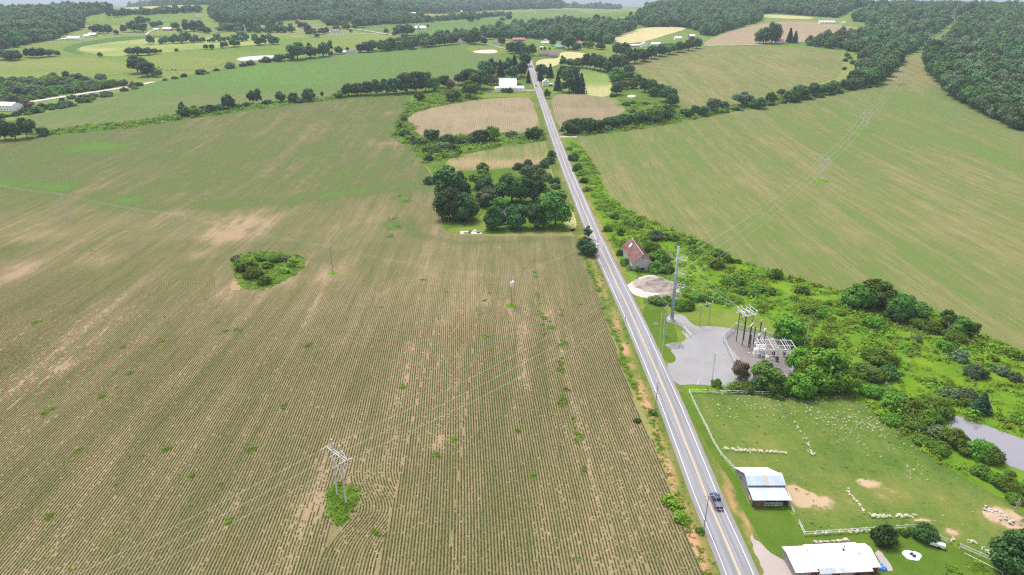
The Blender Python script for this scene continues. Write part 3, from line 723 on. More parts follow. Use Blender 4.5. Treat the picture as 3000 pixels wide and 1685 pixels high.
px_road('farm_road', [(2062, 135), (2120, 133), (2200, 133), (2240, 130)], 4, M['palegravel'], 5, 'pale farm road below the brown hill field')
px_road('far_road', [(1720, 66), (1770, 58), (1850, 50), (1880, 46)], 8, M['palegravel'], 5, 'distant pale road past the blue green field')

# ------------------------------------------------------------------ crop rows standing on the near field
def crop_rows():
    ang = -.05
    hf, tp, mp = at(1003, 1468), at(1497, 893), at(975, 800)
    isl = [tuple(p[:2]) for p in W(ISL)]; tow = [tuple(p[:2]) for p in W(TOW)]
    Y = np.arange(95, 352, .55)
    c = np.arange(-330, 60, .762)
    CX, YY = np.meshgrid(c, Y)
    CX = CX + NP.normal(0, .03, CX.shape); YY = YY + NP.uniform(-.1, .1, YY.shape)
    X = CX + ang * (YY - 140) + 1.6 * np.sin(YY / 60 + CX / 90)
    dead = np.zeros(X.shape, bool)
    def bulge(X, cx, cy, side, amp, sy, reach):
        d = (X - cx) * side; g = amp * np.exp(-((YY - cy) / sy)**2)
        on = (d > -.4) & (d < reach); dead[...] |= on & (d + g > reach - .3)
        return X + np.where(on, side * g, 0)
    X = bulge(X, hf.x - .2, hf.y - 3, 1, 4.8, 9, 13)
    X = bulge(X, tp.x + .3, tp.y, -1, 3.4, 8, 14)
    X = bulge(X, at(690, 790).x, at(690, 790).y, -1, 9, 16, 26)
    # headland rows curve with the grove yard
    vg_ = vA(X, YY)
    ring = [(p[0], p[1]) for p in ringA]
    x, y, v = X.ravel(), YY.ravel(), vg_.ravel()
    gap = fbm(x / .8 + 31, y / 2.6, 2)
    keep = (NP.random(len(x)) < np.clip(.86 + .3 * v, 0, .985)) & (NP.random(len(x)) < sstep(-.12, .3, v - .8 * (gap - .5))) & (x < np.interp(y, [p.y for p in vl], [p.x for p in vl]) - .1)
    keep &= ~dead.ravel()
    keep &= y < 345
    pxl = np.abs(x) < 1.0 * y + 25
    keep &= pxl
    x, y, v = x[keep], y[keep], v[keep]
    ok = inpoly(x, y, ring) & ~inpoly(x, y, isl) & ~inpoly(x, y, tow) & (dline(x, y, yard_edge) > 4.5)
    x, y, v = x[ok], y[ok], v[ok]
    n = len(x)
    h = (.12 + .12 * np.clip(v, 0, 1.2)) * NP.uniform(.7, 1.3, n); w = (.13 + .13 * np.clip(v, 0, 1.2)) * NP.uniform(.75, 1.25, n)
    fade = 1 - .88 * sstep(205, 335, y); h, w = h * fade, w * fade          # farther off the rows melt into the material
    L = NP.uniform(.24, .34, n); dx = ang + NP.normal(0, .06, n)
    z = hz(x, y) + .012
    a = np.column_stack([x - w - dx * L, y - L, z]); b = np.column_stack([x + w - dx * L, y - L, z])
    t0 = np.column_stack([x - dx * L * .7 + NP.normal(0, .04, n), y - L * .7, z + h]); t1 = np.column_stack([x + dx * L * .7 + NP.normal(0, .04, n), y + L * .7, z + h])
    d = np.column_stack([x - w + dx * L, y + L, z]); e = np.column_stack([x + w + dx * L, y + L, z])
    V = np.stack([a, t0, t1, d, b, e], 1).reshape(-1, 3)
    k = np.arange(n)[:, None] * 6
    Fq = np.concatenate([k + np.array([[0, 1, 2, 3]]), k + np.array([[1, 4, 5, 2]])])
    o = link('crop_rows', npmesh('crop_rows', V, Fq, F_['crop']))
    tag(o, 'thin green rows of young crop plants on tan soil left of the road', 'crop', None, 'stuff')
    print('crop tufts', n)
crop_rows()
# ------------------------------------------------------------------ plants
def leaf_quads(P, Nn, S, rng, flat=.0):
    """one crooked quad per leaf clump: positions, normals, sizes"""
    n = len(P); t = rng.normal(size=(n, 3)); t -= (t * Nn).sum(1, keepdims=True) * Nn; t /= np.linalg.norm(t, axis=1, keepdims=True) + 1e-9
    b = np.cross(Nn, t); S = S[:, None]
    k = lambda: rng.uniform(.6, 1.15, (n, 1))
    bend = rng.uniform(-.25, .25, (n, 1))
    v = np.stack([P - t * S * k() * .6 + Nn * S * bend, P - b * S * k() * .5, P + t * S * k() * .6 + Nn * S * bend, P + b * S * k() * .5], 1).reshape(-1, 3)
    return v, np.arange(4 * n, dtype=np.int32).reshape(-1, 4)
def crown_mesh(name, seed, H, Wd, nleaf, leaf, shape, mat, nlobes=16):
    rng = np.random.default_rng(seed); C = []; r = []
    zb, zt = (.04 * H, H) if shape != 'bush' else (-.05 * H, H)
    zc = (zb + zt) / 2; hz_ = (zt - zb) / 2
    if shape == 'spruce':
        P = []; Nn = []
        nt = int(9 + H * .6)
        for _ in range(nleaf):
            t = rng.random()**.75; z = H * (.04 + .95 * t)
            tier = .82 + .18 * math.sin(z / H * nt * 6.28)
            R_ = Wd / 2 * (1.02 - t)**.9 * tier * (.55 + .45 * rng.random()**.4) + .05
            a = rng.random() * 6.283; a = a + .25 * math.sin(a * 5 + z)
            P.append((R_ * math.cos(a), R_ * math.sin(a), z - R_ * .22)); q = np.array([math.cos(a), math.sin(a), .9]) + rng.normal(size=3) * .35; Nn.append(q / np.linalg.norm(q))
        v, f = leaf_quads(np.array(P), np.array(Nn), leaf * rng.uniform(.7, 1.4, nleaf), rng)
        core = MB(); core.tube([(0, 0, .05 * H), (0, 0, H * .95)], [Wd * .3, .05], 8)
        v = np.concatenate([v, np.array(core.v)]); n0 = len(f) * 4
        cf = np.array([tuple(i + n0 for i in q) for q in core.f if len(q) == 4], np.int32)
        return npmesh(name, v, np.concatenate([f, cf]), mat)
    for k in range(nlobes):
        d = rng.normal(size=3); d /= np.linalg.norm(d)
        if d[2] < -.8: d[2] *= -.4
        q = .64 + .16 * rng.random()
        wz = 1 if shape != 'oval' else 1 - .35 * max(0, d[2])
        C.append((d[0] * Wd / 2 * q * wz, d[1] * Wd / 2 * q * wz, zc + d[2] * hz_ * q)); r.append(Wd / 2 * rng.uniform(.24, .44) * (.85 if d[2] > .6 else 1))
    if shape == 'bush':
        C, r = [], []
        for k in range(nlobes):
            a, q = rng.uniform(0, 6.28), Wd / 2 * rng.uniform(.1, .8); rr = Wd * rng.uniform(.12, .23); hh = H * rng.uniform(.35, .8) * (1.15 - .55 * q / (Wd / 2))
            C.append((q * math.cos(a), q * math.sin(a), max(rr * .4, hh - rr * .4))); r.append(rr)
        for k in range(5): C.append((rng.normal() * Wd * .2, rng.normal() * Wd * .2, H * .2)); r.append(Wd * .2)
    else:
        C.append((0, 0, zc)); r.append(Wd * .33)
    C = np.array(C); r = np.array(r)
    m = nleaf * 4
    k = rng.choice(len(C), m, p=(r**2) / (r**2).sum()); d = rng.normal(size=(m, 3)); d /= np.linalg.norm(d, axis=1, keepdims=True)
    P = C[k] + d * (r[k] * rng.uniform(.78, 1.1, m))[:, None] * np.array([1, 1, min(1.0, hz_ / (Wd / 2) * 1.0)])
    ok = P[:, 2] > (zb if shape != 'bush' else .02 * H)
    for j in range(len(C)):
        ok &= ~((np.linalg.norm((P - C[j]) / np.array([1, 1, min(1.0, hz_ / (Wd / 2))]), axis=1) < r[j] * .74) & (k != j))
    idx = np.nonzero(ok)[0][:nleaf]
    P, d = P[idx], d[idx]
    rad = (P - np.array([0, 0, zc - .15 * H])) / np.array([Wd / 2, Wd / 2, hz_]); rad /= np.linalg.norm(rad, axis=1, keepdims=True) + 1e-6
    Nn = .55 * d + .6 * rad + rng.normal(size=d.shape) * .26 + np.array([0, 0, .5 if shape == 'bush' else .2]); Nn /= np.linalg.norm(Nn, axis=1, keepdims=True)
    v, f = leaf_quads(P, Nn, leaf * rng.uniform(.6, 1.45, len(P)), rng)
    core = MB()
    for c_, r_ in zip(C, r): core.ball(c_, (r_ * .55, r_ * .55, r_ * .55 * min(1, hz_ / (Wd / 2))), 0, 6, 4)
    cv = np.array(core.v); cf = []
    for q in core.f: cf.append(tuple(q) if len(q) == 4 else (q[0], q[1], q[2], q[2]))
    quads = np.array([q for q in cf if q[2] != q[3]], np.int32) + len(v)
    tri = [q[:3] for q in cf if q[2] == q[3]]
    me = npmesh(name, np.concatenate([v, cv]), np.concatenate([f, quads]), mat)
    return me
def trunk_mesh(name, seed, H, Wd):
    rg = random.Random(seed); m = MB(); r = .022 * H + .03
    m.tube([(0, 0, -.3), (rg.uniform(-.1, .1), 0, H * .2), (0, rg.uniform(-.15, .15), H * .42), (rg.uniform(-.3, .3), 0, H * .7)], [r * 1.25, r, r * .75, r * .3], 7)
    for k in range(6):
        a = k * 1.05 + rg.random(); z = H * rg.uniform(.18, .45); L = Wd * rg.uniform(.25, .4)
        m.tube([(0, 0, z), (L * .5 * math.cos(a), L * .5 * math.sin(a), z + H * .1), (L * math.cos(a), L * math.sin(a), z + H * .2)], [r * .5, r * .35, r * .12], 5)
    return m.mesh(name, M['bark'])
PROTO = {}; TRUNK = {}
def protos(shape, mat, quality):
    key = (shape, mat, quality)
    if key not in PROTO:
        n, leaf = {'hi': (2300, .62), 'mid': (850, 1.0), 'lo': (420, 1.3)}[quality]
        H, Wd = {'round': (10, 9), 'oval': (13, 8), 'spruce': (14, 7), 'bush': (4, 5.4)}[shape]
        if shape == 'bush': leaf *= .62; n = int(n * .62)
        if shape == 'spruce': leaf *= .95
        nvar = 4 if quality != 'lo' else 5
        PROTO[key] = [crown_mesh(f'{shape}_crown', 11 * k + len(shape) + 100 * (quality == 'hi'), H, Wd, n, leaf, shape, F_[mat], 20 + 4 * k) for k in range(nvar)]
        if shape not in TRUNK: TRUNK[shape] = [trunk_mesh('trunk', k, H, Wd) for k in range(3)]
    return PROTO[key]
DIM = {'round': (10, 9), 'oval': (13, 8), 'spruce': (14, 7), 'bush': (4, 5.4)}
NAME = {'round': 'broadleaf_tree', 'oval': 'broadleaf_tree', 'spruce': 'spruce_tree', 'bush': 'shrub'}
CAT = {'round': 'tree', 'oval': 'tree', 'spruce': 'spruce', 'bush': 'shrub'}
NT = {'tree': 0, 'spruce': 0, 'shrub': 0}
def plant(loc, w, h, shape, mat, label, group, quality=None):
    """w, h in metres"""
    H, Wd = DIM[shape]
    px = w * 703 / max(50, depth(loc))
    q = quality or ('hi' if px > 17 else 'mid')
    me = R.choice(protos(shape, mat, q))
    sx = w / Wd * R.uniform(.95, 1.05); sy = w / Wd * R.uniform(.9, 1.1); sz = h / H
    NT[CAT[shape]] += 1
    if px > 9 and shape != 'bush':
        e = empty(NAME[shape], loc, label, CAT[shape], group, R.random() * 6.28); e.scale = (sx, sy, sz)
        link('crown', me, e); link('trunk', R.choice(TRUNK[shape]), e)
    else:
        e = link(NAME[shape], me); e.location = loc; e.rotation_euler = (0, 0, R.random() * 6.28); e.scale = (sx, sy, sz)
        tag(e, label, CAT[shape], group)
    return e
MATWORD = {'shrub': 'green', 'wood': 'green', 'woodgrey': 'pale green', 'dark': 'dark green', 'mid': 'green', 'bright': 'bright green', 'lime': 'yellow green', 'grey': 'grey green', 'spruce': 'dark', 'brown': 'brownish'}
SHW = {'round': 'tree', 'oval': 'tall tree', 'spruce': 'spruce', 'bush': 'shrub'}
def cluster(items, place, group, default='dark', shape='round'):
    """items (px, py, width px, height px[, material[, shape]]); labelled left to right"""
    items = sorted(items, key=lambda t: t[0]); n = len(items)
    for k, it in enumerate(items):
        x, y, w, h = it[:4]; mat = it[4] if len(it) > 4 else default; sh = it[5] if len(it) > 5 else shape
        p = at(x, y); d = depth(p); wm = w * d / FPX
        el = math.atan2(CAMZ - p.z, math.hypot(p.x, p.y))
        wm *= 1.1
        hm = max(h * d / FPX - .3 * wm * math.sin(el), wm * (.5 if sh == 'bush' else .72)) / math.cos(el)
        if sh == 'bush' and hm > wm * 1.0: hm = wm * 1.0
        if sh == 'round' and hm > wm * 1.35: sh = 'oval'
        if sh == 'bush' and mat == 'mid': mat = 'shrub'
        if sh == 'bush' and 'meadow' in group: wm *= .9
        p = Vector((p.x, p.y + wm * .25 if sh != 'spruce' else p.y + wm * .2, 0)); p.z = float(hz(p.x, p.y)) - .05
        where = f'{ordn(k + 1)} from left {place}' if n > 1 else place
        plant(p, wm, hm, sh, mat, f'{MATWORD[mat] if not (sh == "spruce" and mat != "spruce") else "dark"} {SHW[sh]}, {where}', group)
def along(pts, n, w, h, mats, jit=(6, 3), shape='round'):
    """random plants along a pixel polyline"""
    P = [Vector(p) for p in pts]; L = [0]
    for a, b in zip(P[:-1], P[1:]): L.append(L[-1] + (b - a).length)
    out = []
    for k in range(n):
        s = (k + R.uniform(.2, .8)) / n * L[-1]; i = max(j for j in range(len(P) - 1) if L[j] <= s); t = (s - L[i]) / (L[i + 1] - L[i])
        q = P[i].lerp(P[i + 1], t); ww = R.uniform(*w)
        out.append((q.x + R.uniform(-jit[0], jit[0]), q.y + R.uniform(-jit[1], jit[1]), ww, R.uniform(*h), R.choice(mats), shape))
    return out

# the grove round the hidden house
cluster([(1320, 600, 92, 116), (1414, 512, 40, 36, 'mid'), (1407, 556, 62, 62, 'bright'), (1426, 576, 55, 58), (1500, 600, 90, 98), (1562, 594, 62, 90), (1545, 522, 42, 40, 'grey'), (1428, 606, 66, 42, 'grey'), (1466, 614, 42, 36, 'mid'), (1345, 590, 60, 90)],
        'in the back rows of the grove', 'trees of the roadside grove')
cluster([(1315, 648, 78, 98), (1361, 650, 74, 88, 'dark'), (1447, 676, 58, 76), (1512, 673, 66, 78), (1573, 673, 56, 82), (1628, 668, 80, 112, 'mid')], 'in the front row of the grove', 'trees of the roadside grove')
cluster([(1258, 540, 34, 28), (1290, 536, 22, 22, 'mid'), (1518, 497, 28, 24), (1546, 490, 28, 28), (1565, 502, 26, 22, 'grey'), (1595, 492, 30, 28), (1610, 480, 28, 26), (1616, 462, 24, 28), (1604, 530, 30, 26, 'grey'), (1626, 538, 28, 24), (1629, 554, 28, 22, 'grey'), (1585, 512, 28, 24, 'mid'), (1573, 540, 30, 26, 'grey'), (1588, 562, 30, 26), (1600, 566, 26, 20, 'grey')],
        'in the thicket behind the grove', 'shrubs behind the grove', shape='bush')
cluster([(1722, 702, 24, 44, 'grey', 'oval'), (1716, 745, 46, 54, 'dark'), (1732, 752, 36, 40, 'dark')], 'beside the road opposite the rusty roof', 'trees beside the road opposite the rusty roof')
# hedgerow behind the near field
cluster([(535, 342, 38, 36, 'dark', 'bush'), (565, 340, 42, 36, 'mid', 'bush'), (605, 330, 44, 28, 'dark', 'bush'), (642, 324, 30, 24, 'dark', 'bush'), (780, 305, 26, 14, 'dark', 'bush'), (1003, 280, 22, 18, 'dark', 'bush'), (992, 287, 34, 24, 'mid', 'bush'), (690, 318, 30, 16, 'mid', 'bush'), (720, 312, 26, 14, 'dark', 'bush'), (876, 301, 30, 12, 'dark', 'bush')], 'along the thin hedgerow', 'shrubs of the hedgerow behind the near field')
cluster([(669, 320, 34, 44), (735, 303, 22, 40, 'dark', 'oval'), (757, 304, 20, 48, 'dark', 'oval'), (821, 300, 30, 32), (857, 301, 32, 30), (902, 297, 36, 38), (943, 284, 9, 18, 'dark', 'oval'), (533, 336, 20, 40, 'dark', 'oval')], 'standing in the thin hedgerow', 'trees of the thin hedgerow')
cluster([(1020, 282, 34, 38), (1046, 281, 36, 38), (1074, 280, 36, 42), (1101, 279, 38, 46), (1130, 277, 40, 46), (1160, 276, 44, 56), (1190, 274, 48, 62), (1217, 272, 48, 64), (1245, 270, 46, 60), (1270, 268, 42, 48, 'mid'), (1300, 258, 36, 42), (1320, 262, 26, 30, 'brown')], 'in the dense tree belt behind the near field', 'trees of the dense belt')
cluster([(8, 412, 44, 64), (40, 411, 38, 58), (73, 406, 46, 64), (122, 399, 34, 32, 'mid')], 'at the left edge of the picture', 'trees at the left edge')
# around the white barn
cluster([(1378, 287, 48, 52, 'mid'), (1405, 264, 62, 62), (1367, 250, 60, 46), (1327, 297, 44, 36, 'mid'), (1229, 296, 32, 28, 'mid'), (1447, 250, 32, 30, 'brown'), (1430, 228, 42, 46), (1395, 238, 40, 36)], 'left of the white barn', 'trees left of the white barn')
cluster([(1420, 216, 38, 40, 'dark', 'oval'), (1443, 212, 34, 42, 'dark', 'oval'), (1466, 224, 34, 46), (1487, 218, 36, 50, 'dark', 'oval'), (1507, 214, 36, 50), (1527, 226, 34, 50, 'dark', 'oval'), (1541, 196, 30, 48, 'dark', 'oval'), (1500, 232, 36, 40, 'dark', 'oval'), (1548, 244, 18, 36)], 'behind the white barn', 'trees behind the white barn', 'spruce', 'spruce')
cluster([(1474, 271, 13, 16), (1493, 273, 19, 18), (1453, 270, 8, 7), (1522, 256, 24, 14, 'grey')], 'in front of the white barn wall', 'shrubs at the white barn', shape='bush')
cluster([(1509, 157, 40, 40), (1524, 166, 34, 44), (1538, 172, 30, 40), (1495, 150, 26, 28), (1560, 163, 24, 36, 'dark', 'oval')], 'at the crest of the road', 'trees at the road crest')
cluster([(1585, 218, 28, 34), (1583, 238, 26, 48, 'spruce', 'spruce'), (1612, 228, 26, 40, 'spruce', 'spruce'), (1634, 266, 30, 52, 'spruce', 'spruce'), (1661, 244, 36, 46), (1668, 273, 46, 46, 'dark', 'oval'), (1689, 274, 36, 64, 'spruce', 'spruce'), (1703, 274, 36, 58, 'spruce', 'spruce'), (1604, 289, 20, 30, 'dark', 'oval'), (1597, 226, 22, 34), (1650, 228, 30, 36), (1680, 236, 34, 42), (1649, 198, 22, 36, 'mid', 'oval')], 'around the white house', 'trees around the white house')
# belts beyond
cluster([(1674, 197, 30, 25, 'grey'), (1696, 200, 34, 30, 'mid'), (1720, 201, 30, 46), (1742, 205, 34, 48), (1761, 209, 34, 46), (1780, 213, 34, 42), (1797, 207, 36, 45), (1823, 207, 36, 50, 'grey'), (1808, 163, 30, 38, 'grey'), (1830, 168, 34, 42), (1842, 187, 32, 44)], 'in the belt right of the mauve roofed house', 'trees of the dark belt')
cluster([(1860, 187, 36, 44), (1885, 181, 36, 42), (1910, 173, 34, 40), (1935, 166, 34, 36), (1963, 160, 34, 34, 'mid'), (1991, 154, 34, 32), (2019, 149, 32, 32), (2041, 143, 30, 32), (1872, 172, 30, 34), (1950, 152, 30, 28, 'grey'), (2030, 135, 26, 24)], 'along the upper edge of the striped field', 'trees along the upper edge of the striped field')
cluster([(1808, 240, 46, 42, 'mid'), (1808, 279, 34, 40), (1839, 234, 32, 28), (1870, 247, 28, 30), (1854, 260, 30, 24, 'mid'), (1889, 271, 30, 42), (1913, 279, 34, 46), (1917, 283, 30, 30), (1937, 279, 20, 38, 'dark', 'oval'), (1960, 300, 46, 50), (1969, 312, 38, 38), (1825, 262, 28, 26, 'grey'), (1845, 215, 30, 26)], 'in the ravine beside the striped field', 'trees of the ravine')
cluster([(1795, 284, 20, 14), (1835, 310, 22, 14), (1855, 304, 18, 9), (1890, 306, 18, 11, 'grey'), (1853, 332, 18, 14), (1880, 338, 20, 18), (1922, 318, 14, 10), (1935, 325, 26, 16, 'mid'), (1900, 325, 14, 9)], 'on the rough ground of the ravine', 'shrubs of the ravine', shape='bush')
cluster([(1666, 393, 44, 46), (1687, 391, 46, 46), (1714, 389, 46, 44), (1732, 385, 40, 40), (1756, 386, 38, 40), (1786, 377, 40, 40), (1808, 373, 40, 38), (1833, 369, 40, 36), (1854, 365, 36, 34), (1876, 361, 36, 34), (1913, 361, 48, 44, 'mid'), (1951, 351, 50, 48, 'mid')], 'in the thick hedge beside the road field entrance', 'trees of the thick hedge')
cluster([(2013, 343, 34, 26), (2037, 336, 22, 32), (2060, 340, 28, 30), (2092, 330, 40, 48, 'grey'), (2178, 312, 52, 36, 'grey'), (2122, 320, 28, 24), (2225, 319, 40, 26), (2259, 306, 30, 36), (2290, 282, 26, 22, 'dark', 'oval'), (2321, 299, 40, 34), (2346, 291, 46, 42), (2390, 283, 42, 40), (2418, 278, 40, 34), (2442, 272, 42, 36, 'mid'), (2486, 264, 38, 36), (2513, 259, 42, 38, 'grey'), (2545, 252, 40, 42)], 'in the hedgerow along the huge field', 'trees of the hedgerow between the right fields')
cluster(along([(2000, 345), (2100, 334), (2200, 316), (2350, 296), (2560, 252)], 16, (16, 30), (9, 14), ['dark', 'mid', 'grey'], (4, 2), 'bush'), 'under the hedgerow of the huge field', 'shrubs under the right hedgerow', shape='bush')
cluster([(2483, 165, 16, 12), (2478, 180, 14, 12), (2474, 205, 12, 12), (2500, 188, 18, 16), (2490, 172, 14, 10, 'mid')], 'on the grassy gap beside the striped field', 'shrubs on the grassy gap', shape='bush')
# triangle of bushes left of the road
cluster([(1193, 333, 18, 11), (1184, 353, 17, 14), (1170, 376, 24, 18), (1185, 399, 30, 26), (1208, 416, 26, 20), (1229, 426, 42, 22), (1313, 420, 52, 30), (1297, 438, 42, 26, 'grey'), (1345, 421, 32, 22), (1372, 421, 38, 26), (1254, 448, 36, 22), (1325, 441, 38, 24), (1279, 446, 36, 22, 'mid'), (1255, 471, 24, 22), (1270, 455, 24, 20), (1300, 452, 30, 20), (1340, 448, 24, 18), (1385, 404, 28, 20, 'grey'), (1500, 402, 36, 12, 'grey')], 'in the bushy triangle left of the road', 'shrubs of the bushy triangle', shape='bush')
cluster([(1265, 417, 42, 44), (1406, 419, 46, 34), (1440, 413, 42, 44, 'bright'), (1563, 409, 46, 40)], 'in the bushy triangle left of the road', 'trees of the bushy triangle')
cluster([(1680, 471, 32, 28), (1694, 502, 28, 34, 'mid'), (1711, 536, 24, 22), (1700, 515, 24, 18, 'lime'), (1720, 560, 26, 18, 'lime'), (1668, 440, 16, 12, 'mid')], 'on the right bank of the road', 'shrubs on the right bank of the road', shape='bush')
cluster([(1820, 690, 22, 26, 'mid'), (1781, 678, 28, 24), (1873, 668, 28, 20), (1917, 703, 54, 36, 'grey'), (1950, 703, 36, 26), (1976, 706, 30, 24), (2027, 719, 26, 24), (2030, 736, 30, 22), (2048, 742, 26, 18), (2102, 756, 44, 36), (2100, 787, 50, 36), (2137, 770, 34, 28), (2163, 772, 22, 16), (1838, 660, 30, 22, 'mid'), (1858, 664, 28, 20, 'mid'), (1800, 640, 28, 22)],
        'in the meadow behind the rusty roofed barn', 'shrubs of the upper meadow', 'mid', 'bush')
cluster([(1817, 748, 20, 32), (1829, 778, 26, 30), (1866, 794, 28, 24), (1907, 742, 52, 46, 'bright'), (1940, 772, 60, 52, 'mid'), (1925, 800, 44, 40), (1955, 800, 40, 34), (1900, 712, 30, 28, 'mid')], 'crowding round the rusty roofed barn', 'bushes round the rusty barn', 'mid', 'bush')
cluster([(1928, 892, 48, 30), (1955, 893, 46, 30), (1992, 908, 48, 40, 'mid'), (2018, 910, 46, 36, 'mid'), (2046, 882, 46, 26, 'mid'), (2075, 875, 36, 26, 'mid'), (2100, 884, 40, 22, 'bright')], 'in the bush row in front of the dirt pile', 'bushes in front of the dirt pile', 'mid', 'bush')
cluster([(2275, 818, 40, 42, 'bright'), (2257, 812, 24, 20), (2163, 837, 48, 34), (2128, 833, 28, 22), (2201, 871, 22, 22), (2225, 857, 42, 20), (2260, 862, 38, 20, 'mid'), (2177, 862, 38, 22, 'mid'), (2353, 862, 42, 30), (2330, 880, 26, 18, 'mid'), (2427, 896, 22, 20), (2410, 932, 38, 32), (2372, 922, 42, 30, 'mid'), (2465, 925, 24, 18, 'mid'), (2240, 905, 30, 18, 'bright')],
        'scattered over the middle of the meadow', 'shrubs of the middle meadow', 'mid', 'bush')
cluster([(2520, 905, 78, 78, 'mid'), (2565, 905, 84, 90, 'mid'), (2605, 912, 66, 70, 'mid'), (2645, 938, 70, 84, 'mid'), (2690, 942, 66, 62, 'mid'), (2630, 945, 60, 50, 'dark'), (2775, 972, 46, 72, 'mid'), (2815, 985, 56, 62, 'mid'), (2848, 985, 36, 50)], 'at the meadow edge of the huge field', 'trees at the meadow edge', 'mid')
cluster([(2567, 962, 62, 40), (2700, 965, 60, 34), (2740, 975, 60, 34), (2800, 1005, 70, 44), (2780, 1030, 56, 36), (2820, 1060, 50, 40, 'grey'), (2980, 1052, 44, 32), (2977, 1118, 42, 36, 'grey'), (2940, 1100, 44, 36, 'grey'), (2915, 1060, 36, 22, 'bright'), (2690, 1000, 34, 20, 'grey')],
        'below the trees at the meadow edge', 'shrubs below the meadow edge trees', 'mid', 'bush')
cluster([(2318, 1010, 86, 88, 'bright'), (2352, 1108, 76, 92, 'bright'), (2428, 1150, 130, 130, 'bright'), (2390, 1140, 90, 100, 'bright'), (2348, 1168, 80, 74, 'bright'), (2482, 1158, 72, 78, 'bright'), (2300, 1160, 40, 50, 'mid'), (2257, 1150, 92, 84, 'mid'), (2228, 1150, 44, 44, 'dark')], 'between substation and meadow', 'trees between substation and meadow')
cluster([(2417, 1027, 58, 46), (2290, 990, 34, 44), (2101, 1133, 30, 28), (2560, 1056, 50, 36), (2590, 1072, 78, 52), (2560, 1120, 84, 52, 'mid'), (2605, 1110, 60, 46, 'dark'), (2560, 1165, 60, 36, 'mid'), (2610, 1160, 44, 30), (2290, 1168, 40, 24), (2200, 1150, 50, 22), (2160, 1148, 44, 18)], 'in the scrub behind the paddock', 'shrubs behind the paddock', 'mid', 'bush')
cluster([(2630, 1205, 80, 60, 'mid'), (2672, 1222, 90, 66, 'mid'), (2620, 1245, 50, 36), (2760, 1222, 80, 68, 'mid'), (2725, 1240, 60, 50), (2690, 1262, 66, 40), (2745, 1280, 44, 40, 'grey'), (2814, 1312, 78, 64, 'mid'), (2880, 1345, 76, 66, 'mid'), (2912, 1357, 60, 56), (2845, 1335, 60, 44, 'mid'), (2965, 1395, 30, 18), (2960, 1440, 66, 36), (3000, 1450, 60, 44), (2925, 1420, 54, 30, 'mid'), (2880, 1400, 60, 26, 'mid'), (2760, 1330, 60, 30, 'mid'), (2710, 1305, 50, 26), (2985, 1480, 50, 36)],
        'on the bank of the pond', 'shrubs on the pond bank', 'mid', 'bush')
cluster([(2867, 1112, 66, 52, 'grey'), (2842, 1178, 58, 44), (2800, 1165, 40, 28, 'grey'), (2830, 1190, 44, 26, 'mid'), (2770, 1160, 36, 26, 'grey')], 'in the wet meadow above the pond', 'shrubs of the wet meadow', 'grey', 'bush')
cluster([(2881, 1214, 66, 68)], 'standing alone above the pond', None, 'spruce', 'spruce')
cluster([(2592, 1597, 72, 68), (2718, 1587, 66, 60), (2652, 1572, 26, 26, 'mid')], 'by the rail fence below the paddock', 'shrubs by the rail fence', 'dark', 'bush')
cluster([(2985, 1690, 120, 130)], 'at the lower right corner', None)
cluster([(2172, 1118, 46, 66, 'brown')], 'in front of the substation fence', None)
cluster([(712, 797, 42, 40), (740, 816, 54, 42, 'mid'), (728, 787, 50, 36), (774, 834, 36, 32, 'mid'), (807, 768, 46, 26, 'mid'), (780, 787, 32, 22), (700, 778, 34, 26, 'mid'), (858, 770, 30, 16, 'lime'), (835, 800, 30, 14, 'lime'), (838, 766, 32, 22, 'brown'), (690, 765, 24, 22, 'brown'), (850, 785, 30, 16, 'mid'), (760, 765, 36, 18, 'mid')], 'on the overgrown island in the crop', 'shrubs of the crop island', 'bright', 'bush')
cluster([(1868, 1238, 20, 12), (1964, 1480, 42, 30, 'lime'), (1996, 1530, 46, 26, 'lime'), (1985, 1490, 34, 24, 'lime'), (1912, 1215, 26, 14, 'mid'), (2052, 1562, 26, 12, 'mid')], 'on the bank left of the road', 'shrubs on the left bank of the road', shape='bush')
# left middle distance
cluster([(10, 176, 40, 30), (38, 178, 38, 30), (78, 168, 20, 26), (96, 170, 28, 30), (118, 169, 28, 28), (142, 166, 26, 20), (168, 164, 14, 16), (292, 167, 14, 14)], 'on the far left pasture', 'trees on the far left pasture')
cluster([(398, 216, 48, 54), (428, 225, 50, 46), (460, 226, 24, 24, 'mid')], 'in the dark clump on the pasture', 'trees of the dark pasture clump')
cluster([(378, 162, 28, 15), (400, 163, 32, 18), (430, 162, 28, 16), (452, 158, 20, 12), (470, 155, 8, 12), (516, 151, 12, 8), (602, 144, 14, 14), (620, 145, 16, 18), (655, 141, 22, 22), (685, 138, 32, 12), (760, 133, 34, 10), (800, 131, 30, 9)], 'in the low hedge across the pastures', 'trees of the low pasture hedge')
cluster([(155, 230, 22, 18), (192, 232, 18, 24), (212, 238, 26, 22), (233, 240, 20, 26), (250, 245, 24, 20), (292, 240, 30, 18), (36, 245, 26, 20), (70, 252, 30, 22), (20, 262, 30, 22), (110, 262, 34, 24), (95, 280, 40, 26), (40, 285, 40, 24), (150, 262, 30, 22), (180, 258, 26, 20), (38, 302, 22, 24), (270, 255, 26, 14), (330, 252, 24, 14), (360, 250, 22, 10)], 'in the scrub behind the valley road', 'trees of the valley scrub', 'grey')
